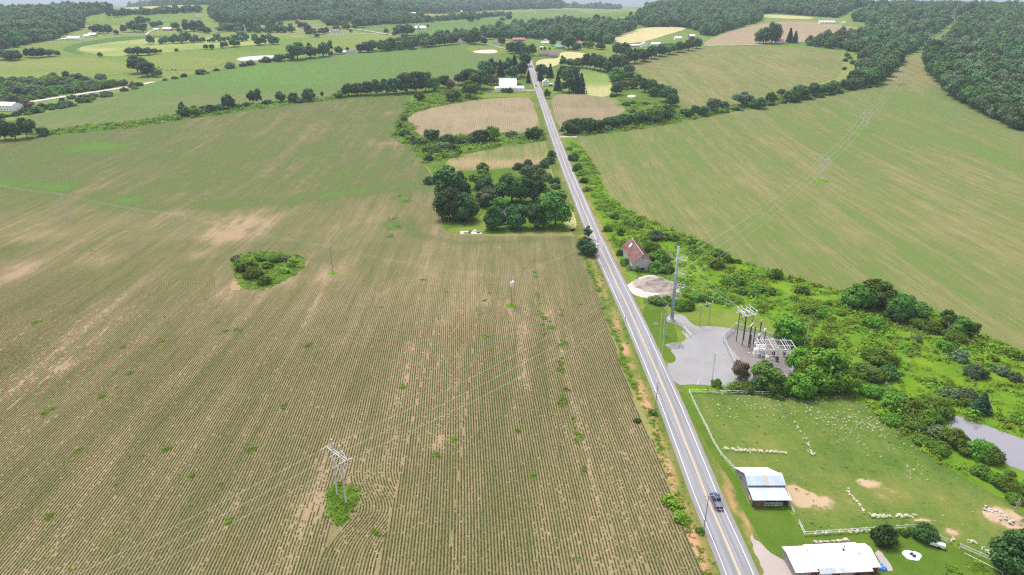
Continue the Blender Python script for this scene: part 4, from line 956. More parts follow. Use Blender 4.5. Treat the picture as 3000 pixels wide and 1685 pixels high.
cluster([(70, 318, 40, 28, 'brown'), (65, 330, 28, 16), (95, 332, 40, 16), (120, 322, 36, 14), (150, 318, 34, 16), (185, 314, 40, 18, 'dark'), (180, 296, 16, 12), (205, 290, 26, 14), (240, 295, 34, 20), (270, 286, 26, 16), (305, 282, 32, 18), (388, 256, 18, 22, 'brown'), (402, 252, 24, 12), (5, 345, 24, 14), (24, 342, 14, 9), (45, 340, 26, 9)], 'between the valley road and the long field', 'shrubs along the valley road', 'dark', 'bush')
cluster([(482, 236, 14, 8), (510, 231, 16, 8), (538, 226, 18, 14), (585, 218, 30, 14), (631, 208, 16, 10), (672, 201, 26, 24, 'grey'), (709, 195, 20, 14), (731, 191, 26, 18), (775, 183, 32, 16), (810, 179, 28, 12)], 'on the upper edge of the long field', 'shrubs on the upper edge of the long field', 'dark', 'bush')
cluster([(868, 176, 48, 52), (850, 178, 26, 26), (908, 171, 38, 36, 'grey'), (905, 150, 14, 26), (946, 167, 34, 42), (968, 151, 16, 36, 'grey', 'oval'), (992, 159, 22, 24), (1018, 150, 9, 14), (968, 163, 14, 14), (820, 180, 30, 20)], 'near the low ranch houses', 'trees near the ranch houses')
cluster(along([(1050, 154), (1130, 148), (1220, 141), (1300, 134), (1330, 131)], 16, (24, 34), (26, 36), ['dark', 'dark', 'grey', 'mid']), 'in the tree belt behind the long field', 'trees of the belt behind the long field')
cluster([(1388, 130, 36, 40), (1418, 132, 20, 24), (1372, 126, 30, 36), (1455, 112, 30, 26), (1470, 132, 20, 22), (1475, 118, 24, 28), (1436, 116, 26, 26, 'grey'), (1516, 133, 10, 9), (1586, 148, 6, 9), (1596, 147, 8, 10), (1610, 148, 6, 10), (1620, 135, 18, 26), (1668, 145, 40, 44, 'mid'), (1690, 148, 26, 20), (1716, 140, 22, 20, 'mid'), (1730, 142, 22, 22, 'mid'), (1760, 146, 26, 20), (1784, 128, 20, 26), (1690, 118, 30, 34)], 'among the village houses', 'trees among the village houses')
cluster([(1131, 101, 14, 20, 'dark', 'oval'), (1168, 104, 32, 32), (1192, 104, 38, 32), (1155, 104, 14, 12), (901, 98, 22, 26), (916, 102, 22, 20), (928, 110, 16, 12), (965, 80, 24, 24), (985, 80, 22, 20), (1045, 82, 30, 30), (1062, 80, 24, 20), (1010, 82, 26, 14), (1028, 95, 11, 11), (885, 83, 26, 10), (790, 78, 24, 12), (1252, 80, 12, 9), (1490, 58, 18, 9), (1472, 62, 14, 8), (1380, 64, 26, 8), (1400, 60, 12, 12), (1425, 52, 12, 10), (1280, 56, 14, 8), (1748, 60, 22, 14), (1768, 57, 12, 10), (1848, 48, 10, 14)], 'on the far blue green slopes', 'trees on the far slopes')
cluster([(265, 90, 14, 14), (285, 100, 36, 26), (312, 100, 28, 28), (340, 101, 14, 14), (360, 96, 18, 24), (390, 94, 40, 26), (415, 95, 30, 30), (450, 82, 24, 22), (465, 78, 20, 18), (512, 86, 24, 20), (545, 92, 22, 30), (565, 92, 26, 32), (585, 90, 22, 30), (605, 98, 22, 18), (540, 70, 16, 14), (410, 72, 30, 18), (430, 66, 18, 10)], 'on the far left hillside by the houses', 'trees on the far left hillside')
cluster([(318, 52, 14, 24), (342, 50, 26, 18), (360, 46, 16, 26), (390, 43, 18, 12), (430, 44, 22, 22), (452, 42, 16, 12), (478, 41, 16, 11), (508, 40, 20, 16), (545, 38, 24, 22), (575, 36, 26, 18), (330, 46, 20, 20)], 'on the hilltop line behind the smooth field', 'trees on the hilltop line')
cluster([(2240, 128, 44, 46), (2263, 128, 48, 62), (2314, 126, 26, 42, 'spruce', 'spruce'), (2330, 126, 22, 34, 'spruce', 'spruce'), (2226, 128, 24, 30)], 'beside the pink roofed hill house', 'trees by the pink roofed hill house')
print(NT)
# ------------------------------------------------------------------ woods and ground cover (masses)
def coll(objs, name):
    c = bpy.data.collections.new(name)
    for me in objs: c.objects.link(bpy.data.objects.new(name, me))
    return c
def scatter(name, pts, scales, collection, label, mat=None):
    """one object whose points carry copies of the plants of a collection"""
    pts = np.asarray(pts, np.float32); me = bpy.data.meshes.new(name)
    me.vertices.add(len(pts)); me.vertices.foreach_set('co', pts.ravel())
    a = me.attributes.new('sc', 'FLOAT_VECTOR', 'POINT'); a.data.foreach_set('vector', np.asarray(scales, np.float32).ravel())
    b = me.attributes.new('rot', 'FLOAT_VECTOR', 'POINT')
    b.data.foreach_set('vector', np.column_stack([np.zeros((len(pts), 2)), NP.uniform(0, 6.28, len(pts))]).astype(np.float32).ravel())
    o = link(name, me)
    ng = bpy.data.node_groups.new(name, 'GeometryNodeTree')
    ng.interface.new_socket('Geometry', in_out='INPUT', socket_type='NodeSocketGeometry'); ng.interface.new_socket('Geometry', in_out='OUTPUT', socket_type='NodeSocketGeometry')
    N = ng.nodes; gi = N.new('NodeGroupInput'); go = N.new('NodeGroupOutput'); ip = N.new('GeometryNodeInstanceOnPoints'); ci = N.new('GeometryNodeCollectionInfo')
    ci.inputs['Collection'].default_value = collection; ci.inputs['Separate Children'].default_value = True; ci.inputs['Reset Children'].default_value = True
    ip.inputs['Pick Instance'].default_value = True
    def attr(nm):
        n = N.new('GeometryNodeInputNamedAttribute'); n.data_type = 'FLOAT_VECTOR'; n.inputs['Name'].default_value = nm; return n.outputs['Attribute']
    rv = N.new('FunctionNodeRandomValue'); rv.data_type = 'INT'
    ints = [s for s in rv.inputs if s.type == 'INT']; ints[0].default_value = 0; ints[1].default_value = len(collection.objects) - 1
    L = ng.links
    L.new(gi.outputs[0], ip.inputs['Points']); L.new(ci.outputs[0], ip.inputs['Instance'])
    L.new([s for s in rv.outputs if s.type == 'INT'][0], ip.inputs['Instance Index'])
    L.new(attr('rot'), ip.inputs['Rotation']); L.new(attr('sc'), ip.inputs['Scale']); L.new(ip.outputs[0], go.inputs[0])
    md = o.modifiers.new('plants', 'NODES'); md.node_group = ng
    return tag(o, label, None, None, 'stuff')
WOODC = coll([m for k in (('round', 'wood'), ('round', 'woodgrey'), ('round', 'wood')) for m in protos(k[0], k[1], 'lo')], 'wood_trees')
SCRUBC = coll([m for k in ('dark', 'shrub', 'grey', 'bright') for m in protos('bush', k, 'mid')], 'scrub_shrubs')
CLEAR = [(*at(a, b)[:2], r) for a, b, r in ((2425, 66, 60), (2470, 70, 20), (2285, 118, 16), (2405, 112, 16), (872, 68, 26), (575, 52, 30), (2240, 48, 20), (1520, 118, 26), (1602, 122, 26), (1693, 130, 16), (1455, 124, 18), (1486, 127, 16),
         (868, 44, 12), (1205, 44, 30), (1340, 36, 50), (2027, 110, 30))]
def wood(pts, sp, size, label, name='wood', coll_=None, zmax=None):
    P = [(p[0], p[1]) for p in W(pts)]
    xs, ys = [p[0] for p in P], [p[1] for p in P]
    gx_, gy_ = np.meshgrid(np.arange(min(xs), max(xs), sp), np.arange(min(ys), max(ys), sp))
    x = gx_.ravel() + NP.uniform(-.45, .45, gx_.size) * sp; y = gy_.ravel() + NP.uniform(-.45, .45, gx_.size) * sp
    k = inpoly(x, y, P)
    if name == 'scrub': k &= NP.random(len(x)) < .8
    for a, b, r in CLEAR: k &= ~((np.abs(x - a) < r) & (y > b - 90) & (y < b + r))
    x, y = x[k], y[k]
    # a tree hidden wholly behind its hill can be left out
    z = hz(x, y); 
    w = NP.uniform(.65, 1.35, len(x)) * size * (1 + .35 * (fbm(x / 60, y / 60, 3) - .5)); h = w * NP.uniform(.85, 1.5, len(x))
    print(label[:24], len(x))
    return scatter(name, np.column_stack([x, y, z - .3]), np.column_stack([w / 9, w / 9, h / 10]) if name == 'wood' else np.column_stack([w / 5.4, w / 5.4, w / 6]), coll_ or WOODC, label)
wood([(2728, 172), (2736, 218), (2776, 256), (2816, 292), (2906, 338), (3000, 380), (3300, 498), ('d', 3600, 620), ('d', 3500, 2300), ('d', 2890, 2300), (2862, 40), (2812, 78), (2775, 112), (2745, 150)], 10.4, 12.5, 'dense leafy wood covering the hill right of the power line')
wood([(2690, 142), (2636, 170), (2606, 212), (2568, 238), (2520, 246), (2505, 225), (2524, 160), (2470, 146), (2320, 131), (2400, 127), (2540, 101), (2590, 93), (2500, 76), (2482, 70), (2492, 60), ('d', 2470, 2300), ('d', 2800, 2300), (2818, 38), (2786, 64), (2735, 102)], 10.4, 12.5, 'dense leafy wood left of the power line cutting')
wood([(1862, 66), (1890, 79), (2000, 79), (2045, 91), (2060, 104), (2092, 106), (2132, 90), (2225, 62), (2226, 40), (2290, 40), (2388, 48), (2450, 52), ('d', 2470, 2700), ('d', 2150, 2900), ('d', 1860, 2700)], 11, 14, 'wooded hill behind the straw coloured field')
wood([(1000, 48), (1250, 40), (1420, 31), (1550, 27), (1640, 25), ('d', 1640, 4900), ('d', 500, 4500), ('d', 700, 3300)], 21, 26, 'blue hazy wood band on the horizon')
wood([('d', 1640, 4500), ('d', 1780, 4500), ('d', 1780, 4700), ('d', 1640, 4800)], 16, 22, 'far tree line thinning out on the skyline')
wood([('d', 1885, 3900), ('d', 1965, 3900), ('d', 1965, 4100), ('d', 1885, 4100)], 17, 40, 'far clump of tall trees on the skyline')
wood([(640, 66), (618, 50), (622, 30), (635, 8), ('d', 630, 2800), ('d', 1080, 3200), (1080, 46), (1000, 56), (900, 58), (830, 60), (780, 72), (720, 72), (650, 66)], 12, 15, 'wooded hill left of the red barn')
wood([(-100, 150), (0, 148), (100, 128), (170, 114), (178, 104), (240, 86), (245, 72), (232, 52), (300, 40), (330, 30), ('d', 330, 3000), ('d', -300, 3000), (-400, 175)], 12, 15, 'dark wood on the far left hillside')
wood([(1405, 106), (1500, 114), (1560, 113), (1640, 122), (1700, 120), (1790, 130), (1796, 112), (1850, 92), (1862, 76), (1740, 72), (1600, 77), (1500, 90), (1440, 97)], 11, 14, 'wood behind the village houses')
wood([(1130, 144), (1240, 134), (1330, 124), (1402, 122), (1405, 106), (1330, 113), (1250, 122), (1150, 136)], 11, 13, 'wood strip between the long field and the far pastures')
wood([(1035, 78), (1060, 58), (1140, 50), (1275, 62), (1180, 66), (1080, 76)], 13, 15, 'grey green copse on the far slope')
wood([(945, 62), (1000, 52), (1060, 44), (1010, 70), (960, 74)], 13, 15, 'dark copse behind the little far houses')
def scrub(pts, sp, size, label):
    return wood(pts, sp, size, label, 'scrub', SCRUBC)
scrub([(-60, 252), (0, 240), (90, 236), (160, 232), (240, 236), (300, 246), (380, 246), (330, 256), (255, 268), (165, 283), (80, 296), (0, 305), (-80, 318)], 7.5, 10, 'dense grey green scrub behind the valley road')
scrub([(100, 318), (190, 300), (300, 280), (400, 256), (400, 262), (310, 288), (200, 316), (120, 334), (30, 346), (60, 334)], 9, 7, 'scrub between the valley road and the long field')
scrub([(1640, 384), (1700, 390), (1760, 388), (1830, 372), (1880, 362), (1950, 352), (1990, 340), (1985, 330), (1900, 352), (1820, 366), (1740, 380)], 6, 6, 'low scrub filling the thick hedge')
for pts, lab in (([(330, 42), (470, 36), (590, 30), (590, 34), (470, 41), (330, 47)], 'far hedge line on the left hilltop'), ([(650, 86), (760, 92), (860, 92), (860, 96), (760, 97), (650, 91)], 'far hedge line left of the crimson barn'), ([(1060, 70), (1270, 62), (1270, 66), (1060, 75)], 'far hedge line above the dairy barn'),
                 ([(1280, 60), (1400, 52), (1500, 44), (1500, 46), (1400, 55), (1280, 63)], 'far hedge line across the blue green field'), ([(0, 172), (60, 166), (60, 170), (0, 177)], 'far hedge line at the left edge of the pasture'), ([(430, 128), (620, 122), (800, 116), (800, 118), (620, 125), (430, 131)], 'thin far hedge across the pale hay field')):
    wood(pts, 12, 11, lab)
cluster(along([(2734, 172), (2740, 216), (2778, 256), (2818, 292), (2908, 338), (3000, 384)], 30, (40, 58), (48, 68), ['dark', 'mid', 'grey', 'dark'], (4, 2)), 'in the front edge of the right wood', 'trees in the front edge of the right wood')
cluster(along([(2486, 258), (2572, 248), (2610, 218), (2644, 172)], 10, (34, 46), (38, 52), ['dark', 'mid', 'dark'], (3, 2)), 'in the wood edge left of the cutting', 'trees in the front edge of the left wood')
# undergrowth: leafy tufts
def tuft_mesh(name, seed, n, mat, Hh=.8, Rr=.9, leaf=.34):
    rng = np.random.default_rng(seed); P = rng.normal(size=(n, 3)) * [Rr * .45, Rr * .45, 0]; P[:, 2] = Hh * rng.random(n) * np.exp(-(np.hypot(P[:, 0], P[:, 1]) / Rr)**2)
    Nn = np.column_stack([P[:, 0], P[:, 1], np.full(n, 1.5)]) + rng.normal(size=(n, 3)) * .35; Nn /= np.linalg.norm(Nn, axis=1, keepdims=True)
    v, f = leaf_quads(P, Nn, leaf * rng.uniform(.6, 1.4, n), rng)
    return npmesh(name, v, f, F_[mat])
LUSHC = coll([tuft_mesh('tuft', k, 46, m, *s) for k, (m, s) in enumerate([('weed', (.7, 1.2)), ('weed', (1.0, .9)), ('bright', (.9, 1.3)), ('weed', (.5, 1.5)), ('lime', (.6, 1.2)), ('lime', (.4, 1.4)), ('bright', (.7, 1.4))])], 'meadow_tufts')
TAMEC = coll([tuft_mesh('tuft', 20 + k, 26, m, .3, .6, .22) for k, m in enumerate(['weed', 'mid', 'lime', 'weed'])], 'grass_tufts')
def cover(polys, dens, size, label, col, name='undergrowth', holes=(), thin=.0, noise_s=9.):
    out = []; sc = []
    for pts in polys:
        P = [(p[0], p[1]) for p in (W(pts) if not isinstance(pts[0], Vector) else pts)]
        xs, ys = [p[0] for p in P], [p[1] for p in P]
        n = int((max(xs) - min(xs)) * (max(ys) - min(ys)) * dens)
        x = NP.uniform(min(xs), max(xs), n); y = NP.uniform(min(ys), max(ys), n)
        k = inpoly(x, y, P)
        for h in holes: k &= ~inpoly(x, y, h)
        k &= NP.random(n) < np.clip(1.6 * (fbm(x / noise_s, y / noise_s, 3) - thin), 0, 1)
        x, y = x[k], y[k]; out.append(np.column_stack([x, y, hz(x, y)])); s = NP.uniform(.55, 1.5, len(x)) * size * (.7 + .8 * fbm(x / 14 + 7, y / 14, 2)); sc.append(np.column_stack([s, s, s * NP.uniform(.7, 1.3, len(x))]))
    out = np.concatenate(out); sc = np.concatenate(sc); print(label[:22], len(out))
    return scatter(name, out, sc, col, label)
w2 = lambda pts: [(p[0], p[1]) for p in W(pts)]
HOLES = [w2(YARD), w2(PAD), w2(POND), w2([(1890, 945), (1868, 840), (1850, 800), (1905, 800), (1935, 885), (1968, 888), (2060, 903), (2180, 903), (2265, 943), (2290, 990), (1990, 1070), (1985, 1130), (1930, 1060)]),
         w2([(2118, 1415), (2310, 1485), (2680, 1551), (3200, 1740), (3200, 1990), (2200, 1990), (2010, 1300), (1950, 1120), (2050, 1130), (2110, 1335)]), w2([(1832, 866), (1870, 800), (1900, 796), (1998, 850), (1995, 880), (1900, 892)])]
vr_ = [Vector((p.x, p.y)) for p in vr]
MW = W([(1668, 415), (1705, 432), (1744, 486), (1768, 546), (1814, 600), (1900, 646), (2000, 686), (2100, 728), (2180, 768), (2300, 806), (2400, 838), (2500, 862), (2700, 890), (2770, 925), (2860, 978), (3000, 1030), (3100, 1075), (3300, 1160), (3300, 1700), (3000, 1560), (2500, 1170), (2310, 1160), (1985, 1140)])
road_side = [v for v in vr_ if 190 < v.y < 560]
cover([[Vector((p[0], p[1])) for p in MW] + [Vector((v.x + 2, v.y)) for v in road_side]], .42, 1.35, 'leafy undergrowth and tall weeds of the overgrown meadow', LUSHC, holes=HOLES, thin=.22)
cover([ISL], .5, .75, 'weeds on the bushy island in the crop field', LUSHC)
cover([TOW], 1.5, .75, 'weeds round the feet of the near wooden tower', LUSHC)
cover([[(1252, 488), (1206, 440), (1158, 400), (1153, 384), (1172, 344), (1200, 300), (1230, 300), (1192, 352), (1232, 402), (1294, 402), (1434, 387), (1534, 389), (1580, 374), (1600, 405), (1592, 413), (1473, 430), (1380, 451), (1296, 468)],
       [(1180, 340), (1200, 300), (1280, 264), (1420, 262), (1400, 290), (1279, 312), (1216, 331)]], .1, 2.6, 'weeds and low bushes of the bushy triangle', LUSHC, thin=.2)
cover([[(60, 394), (250, 368), (420, 352), (560, 332), (720, 306), (920, 288), (1000, 276), (1000, 288), (800, 313), (520, 352), (350, 378), (130, 396)],
       [(1655, 400), (1760, 393), (1900, 375), (2050, 346), (2200, 317), (2350, 293), (2480, 269), (2572, 253), (2560, 238), (2371, 252), (2280, 286), (2180, 304), (2080, 316), (2000, 324), (1900, 350), (1760, 380)]], .1, 2.6, 'weeds under the two hedgerows', LUSHC, thin=.15)
cover([[(1800, 300), (1830, 330), (1770, 352), (1900, 360), (1980, 330), (1960, 305), (1900, 300)]], .05, 2.4, 'weeds on the ravine floor', LUSHC, thin=.25)
ditch = [Vector((v.x + .3, v.y)) for v in vl if v.y < 345] + [Vector((v.x + 1.8, v.y)) for v in reversed(vl) if v.y < 345]
cover([ditch], 1.6, .62, 'weeds along the bank between crop and road', LUSHC, thin=.16, noise_s=14)
cover([[v for v in vl if v.y < 600] + [Vector((rx(v.y) - 4.6, v.y)) for v in reversed(vl) if v.y < 600]], .7, .62, 'grass tufts on the left road verge', TAMEC, name='grass_tufts', thin=.2)
cover([PAD], .35, .55, 'coarse grass tufts in the paddock', TAMEC, name='grass_tufts', thin=.33, noise_s=12)
cover([[(2765, 1668), (2792, 1636), (2830, 1632), (2896, 1668), (2950, 1712), (2940, 1760), (2760, 1760)]], 1.6, .6, 'leafy vegetable plants below the rail fence', LUSHC, name='vegetable_plants', thin=.1)
cluster(along([(900, 104), (1000, 92), (1040, 84)], 6, (14, 24), (12, 20), ['dark', 'mid']) + along([(1075, 66), (1160, 60), (1260, 64)], 12, (14, 22), (12, 20), ['dark', 'grey']), 'among the far centre hedges', 'trees of the far centre hedges')
cluster(along([(640, 76), (720, 84), (800, 80), (860, 78)], 9, (12, 22), (10, 18), ['dark', 'mid']) + along([(520, 92), (620, 98), (700, 92)], 7, (14, 22), (12, 18), ['dark', 'grey']), 'on the slope left of the crimson barn', 'trees left of the crimson barn')
# weeds in the crop
ws = [(1190, 590, 8), (1170, 575, 4), (1150, 640, 8), (1160, 665, 7), (1145, 690, 5), (1422, 985, 3), (1610, 960, 4), (1585, 915, 5), (1600, 935, 4), (1572, 860, 2), (905, 1010, 2.5), (485, 1315, 2.5), (735, 1320, 3), (668, 1530, 2.5), (145, 1515, 2.5),
      (140, 1205, 4), (470, 1000, 3), (105, 945, 4), (700, 965, 4), (1640, 1010, 2), (1650, 1180, 4), (1640, 1080, 2), (1275, 1330, 2), (1560, 1395, 2), (1420, 880, 2), (360, 1015, 3), (1650, 1165, 3), (1105, 1560, 2), (230, 1320, 2), (1655, 1140, 3), (1700, 1280, 2),
      (1240, 820, 3), (660, 970, 3), (1330, 1285, 2), (1180, 1135, 2), (560, 1400, 2), (300, 1160, 3), (830, 1190, 2), (1520, 1260, 2), (380, 1092, 2)]
pw = []
for a, b, r in ws:
    c = at(a, b)
    for _ in range(int(4 + r * 2.5)): pw.append((c.x + R.gauss(0, r * .2), c.y + R.gauss(0, r * .3), c.z))
for a, b in [((1640, 880), (1700, 1400)), ((1560, 760), (1600, 1000)), ((1640, 1040), (1715, 1400))]:
    p, q = at(*a), at(*b)
    for _ in range(9):
        t = R.random()
        for _ in range(R.choice((1, 2, 5))): pw.append((p.x + (q.x - p.x) * t + R.gauss(0, .35), p.y + (q.y - p.y) * t + R.gauss(0, .8), 0))
for k in range(60):
    y_ = R.uniform(110, 330); pw.append((R.uniform(-.85 * y_, 34), y_, 0))
sc = NP.uniform(.4, .85, len(pw)); scatter('weed_patches', pw, np.column_stack([sc, sc, sc * .9]), LUSHC, 'bright green weed patches among the crop rows')
# white flowers along the old fence lines of the paddock
fl = MB()
for k in range(7):
    a = k * .9; r_ = .16 * (k > 0) ; fl.ball((r_ * math.cos(a) * (1 + .3 * (k % 2)), r_ * math.sin(a), .45 + .07 * (k % 3)), (.07, .07, .05), 0, 5, 3)
FLC = coll([fl.mesh('blossom', M['flowers'])], 'blossoms')
pf = []
for line, n, wd in (([(2111, 1316), (2180, 1322), (2230, 1325), (2311, 1330)], 150, .5), ([(2481, 1438), (2505, 1470), (2532, 1502)], 60, .4), ([(2552, 1514), (2600, 1516), (2688, 1513)], 120, .5), ([(2366, 1300), (2372, 1325), (2382, 1336)], 40, .5), ([(2330, 1240), (2358, 1290)], 20, .4),
                    ([(2360, 1568), (2480, 1561), (2556, 1558)], 60, .5), ([(2785, 1590), (2800, 1575)], 14, .5), ([(2880, 1610), (2925, 1640)], 40, .7), ([(2840, 1585), (2855, 1600)], 18, .6)):
    P = W(line)
    for _ in range(int(n * .75)):
        i = R.randrange(len(P) - 1); t = R.random(); q = P[i].lerp(P[i + 1], t); pf.append((q.x + R.gauss(0, wd * .7), q.y + R.gauss(0, wd * .7), 0, R.uniform(.6, 1.35)))
for a, b, r, n in ((2428, 1232, 5, 60), (2470, 1225, 4, 25), (2540, 1240, 4, 60), (2663, 1375, 3, 30), (2520, 1280, 6, 30), (2170, 1180, 8, 60), (2260, 1190, 9, 50), (2340, 1180, 8, 50), (2400, 1200, 8, 50), (2300, 1220, 9, 30), (2600, 1300, 10, 30), (2120, 1200, 5, 30), (2560, 1260, 8, 40), (2480, 1180, 6, 30)):
    c = at(a, b)
    for _ in range(int(n * .7)): pf.append((c.x + R.gauss(0, r * .6), c.y + R.gauss(0, r * .6), 0, R.uniform(.4, 1.1)))
padw = w2(PAD)
for _ in range(110):
    a, b = R.uniform(2030, 2900), R.uniform(1165, 1600); c = at(a, b)
    if inpoly(np.array(c.x), np.array(c.y), padw): pf.append((c.x, c.y, 0, R.uniform(.3, .7)))
sc = [p[3] for p in pf]; scatter('white_flowers', [p[:3] for p in pf], np.column_stack([sc, sc, sc]), FLC, 'white wild flowers in lines and patches of the paddock')
print(NT)
# ------------------------------------------------------------------ buildings
def window(parent, c, w, h, face, frame='white_paint', name='window'):
    """a framed window standing proud of a wall; face f (-y), b (+y), l (-x), r (+x)"""
    fx = face in 'fb'; s = -1 if face in 'fl' else 1
    f = MB(); t = .09
    def bar(du, dz, bw, bh):
        cx, cy = (c[0] + du, c[1] + s * .03) if fx else (c[0] + s * .03, c[1] + du)
        f.box((cx, cy, c[2] + dz), (bw, .07, bh) if fx else (.07, bw, bh))
    bar(-w / 2, -h / 2, t, h); bar(w / 2, -h / 2, t, h); bar(0, -h / 2 - t / 2, w - t, t); bar(0, h / 2 - t / 2, w - t, t)
    o = f.build(name, M[frame], parent)
    g = MB(); g.box((c[0], c[1] + s * .012, c[2] - h / 2 + t / 2) if fx else (c[0] + s * .012, c[1], c[2] - h / 2 + t / 2), (w - t, .02, h - t) if fx else (.02, w - t, h - t))
    g.build('pane', M['glass'], o); return o
def door(parent, c, w, h, face, mat, name='door'):
    fx = face in 'fb'; s = -1 if face in 'fl' else 1
    d = MB(); d.box((c[0], c[1] + s * .03, c[2]) if fx else (c[0] + s * .03, c[1], c[2]), (w, .06, h) if fx else (.06, w, h))
    return d.build(name, M[mat], parent)
def gable_body(e, L, D, hw, rise, wall, roof, axis='x', over=.35, off=(0, 0), base=0, roofname='roof', wallname='wall', th=.12):
    """a gabled block; ridge along the axis"""
    m = MB(); r = MB(); ox, oy = off
    if axis == 'x':
        m.prism([(-D / 2, -.3), (D / 2, -.3), (D / 2, hw), (0, hw + rise), (-D / 2, hw)], -L / 2, L / 2)
        k = rise / (D / 2)
        for s in (-1, 1):
            a = [(-L / 2 - over, s * (D / 2 + over), hw - k * over + .02), (L / 2 + over, s * (D / 2 + over), hw - k * over + .02), (L / 2 + over, 0, hw + rise + .02), (-L / 2 - over, 0, hw + rise + .02)]
            r.slab([(x, y, z + th) for x, y, z in (a if s < 0 else a[::-1])], th)
    else:
        m.prism([(-L / 2, -.3), (L / 2, -.3), (L / 2, hw), (0, hw + rise), (-L / 2, hw)], -D / 2, D / 2)
        m.v = [(y, x, z) for x, y, z in m.v]; m.f = [tuple(reversed(f)) for f in m.f]
        k = rise / (L / 2)
        for s in (-1, 1):
            a = [(s * (L / 2 + over), D / 2 + over, hw - k * over + .02), (s * (L / 2 + over), -D / 2 - over, hw - k * over + .02), (0, -D / 2 - over, hw + rise + .02), (0, D / 2 + over, hw + rise + .02)]
            r.slab([(x, y, z + th) for x, y, z in (a if s < 0 else a[::-1])], th)
    for q in (m, r): q.v = [(x + ox, y + oy, z + base) for x, y, z in q.v]
    return m.build(wallname, M[wall], e), r.build(roofname, M[roof], e)
def house(px, py, wpx, D, hw, rise, wall, roof, label, cat='house', axis='x', rz=0, wins='f', chim=None, doorm=None, group=None, name='house', L=None):
    """a house whose front base centre is seen at (px, py) and whose front is wpx wide in the photograph"""
    p = at(px, py); L = L or wpx * depth(p) / FPX
    c = Vector((p.x - math.sin(rz) * D / 2 * -1 * 0, p.y + D / 2, 0)); c.z = float(hz(c.x, c.y)) - .1
    e = empty(name, c, label, cat, group, rz)
    gable_body(e, L, D, hw, rise, wall, roof, axis)
    n = max(1, int(L / 3.2))
    for k in range(n):
        u = -L / 2 + L * (k + .5) / n
        if doorm and k == n // 2: door(e, (u, -D / 2, 0), 1.1, 2.1, 'f', doorm); continue
        for z in ([1.6, 4.3] if hw > 4.6 else [1.55]): window(e, (u, -D / 2, z), 1.1, 1.3, 'f')
    for s, f in ((-1, 'l'), (1, 'r')):
        window(e, (s * L / 2, 0, 1.55), 1.1, 1.2, f)
    if chim:
        m = MB(); m.box((L * .22, D * .1, hw), (.7, .7, rise + 1.1)); m.build('chimney', M[chim], e)
    return e, L
# the grey barn with the stepped metal roof
B0 = Vector((58.8, 139.3, 0))
e = empty('barn', B0, 'grey board barn with white and blue metal roofs by the roadside fence', 'barn')
prof_low = [(0, 2.35), (4.4, 3.0)]
XL, XR, XRb = 0.0, 9.1, 7.9
wl_m = MB(); wl_m.slab([(XL, 13.4, -.2), (XL, 0, -.2), (XL, 0, 2.3), (XL, 13.4, 1.55)], .12)
wl_m.add([(XL, 13.4, 1.5), (XL, 4.2, 2.95), (XL, 4.2, 3.5), (XL, 6.5, 4.5), (XL, 7.2, 4.55), (XL + .12, 13.4, 1.5), (XL + .12, 4.2, 2.95), (XL + .12, 4.2, 3.5), (XL + .12, 6.5, 4.5), (XL + .12, 7.2, 4.55)], [(0, 1, 2, 3, 4), (9, 8, 7, 6, 5)])
wl_m.add([(XL, 0, 2.3), (XL, 4.2, 2.95), (XL, 13.4, 1.5), (XL + .12, 0, 2.3), (XL + .12, 4.2, 2.95), (XL + .12, 13.4, 1.5)], [(0, 1, 2), (5, 4, 3)])
wl_m.build('side_wall', M['graywood'], e)
m = MB(); m.slab([(XRb, 6.5, -.2), (XRb, 13.4, -.2), (XRb, 13.4, 1.5), (XRb, 6.5, 4.3)], .12); m.slab([(XR, 0, -.2), (XR, 6.5, -.2), (XR, 6.5, 4.3), (XR, 0, 2.3)], .12); m.slab([(XRb, 6.55, -.2), (XR, 6.55, -.2), (XR, 6.55, 4.3), (XRb, 6.55, 4.3)], .1)
m.build('side_wall', M['graywood'], e)
m = MB(); m.slab([(XR, 13.4, -.2), (XL, 13.4, -.2), (XL, 13.4, 1.5), (XR - 1.2, 13.4, 1.5)], .12); m.build('back_wall', M['graywood'], e)
m = MB()
for k in range(13):
    x = .12 + k * .22
    m.box((x + .1, .05, -.1), (.2, .06, 2.35))
m.build('front_wall', M['brownwood'], e)
for x in (.1, 3.1, 6.0, 8.95):
    m = MB(); m.box((x, .12, -.1), (.2, .2, 2.4)); m.build('post', M['graywood'], e)
m = MB(); m.slab([(3, 2.6, -.1), (9.0, 2.6, -.1), (9.0, 2.6, 2.6), (3, 2.6, 2.6)], .1); m.build('inner_shade', M['dark'], e)  # near-black sheet stands for the shade inside the open front
def ribbed(name, a, b, c, d, mat, n, th=.06, par=None, ribmat=None):
    """metal roof plate with standing ribs: a-b is the lower edge, d-c the upper"""
    q = MB(); q.slab([a, b, c, d], th); o = q.build(name, M[mat], par)
    A, B, C_, D_ = map(Vector, (a, b, c, d)); nrm = (B - A).cross(D_ - A).normalized()
    r = MB()
    for k in range(1, n):
        t = k / n; p = A.lerp(B, t) + nrm * .003; s = D_.lerp(C_, t) + nrm * .003; u = (B - A).normalized() * .035
        r.slab([p - u + nrm * .045, p + u + nrm * .045, s + u + nrm * .045, s - u + nrm * .045], .045)
    ro = r.build('roof_rib', M[ribmat or mat], o); ro['kind'] = 'stuff'
    return o
ribbed('lower_roof', (-.15, -.5, 2.3), (XR + .4, -.5, 2.3), (XR + .1, 4.35, 3.02), (-.15, 4.35, 3.02), 'blue_roof', 24, .06, e)
ribbed('upper_roof', (-.25, 3.75, 3.42), (XR + .2, 3.75, 3.42), (XR + .1, 6.3, 4.58), (-.25, 6.3, 4.58), 'blue_roof', 24, .06, e)
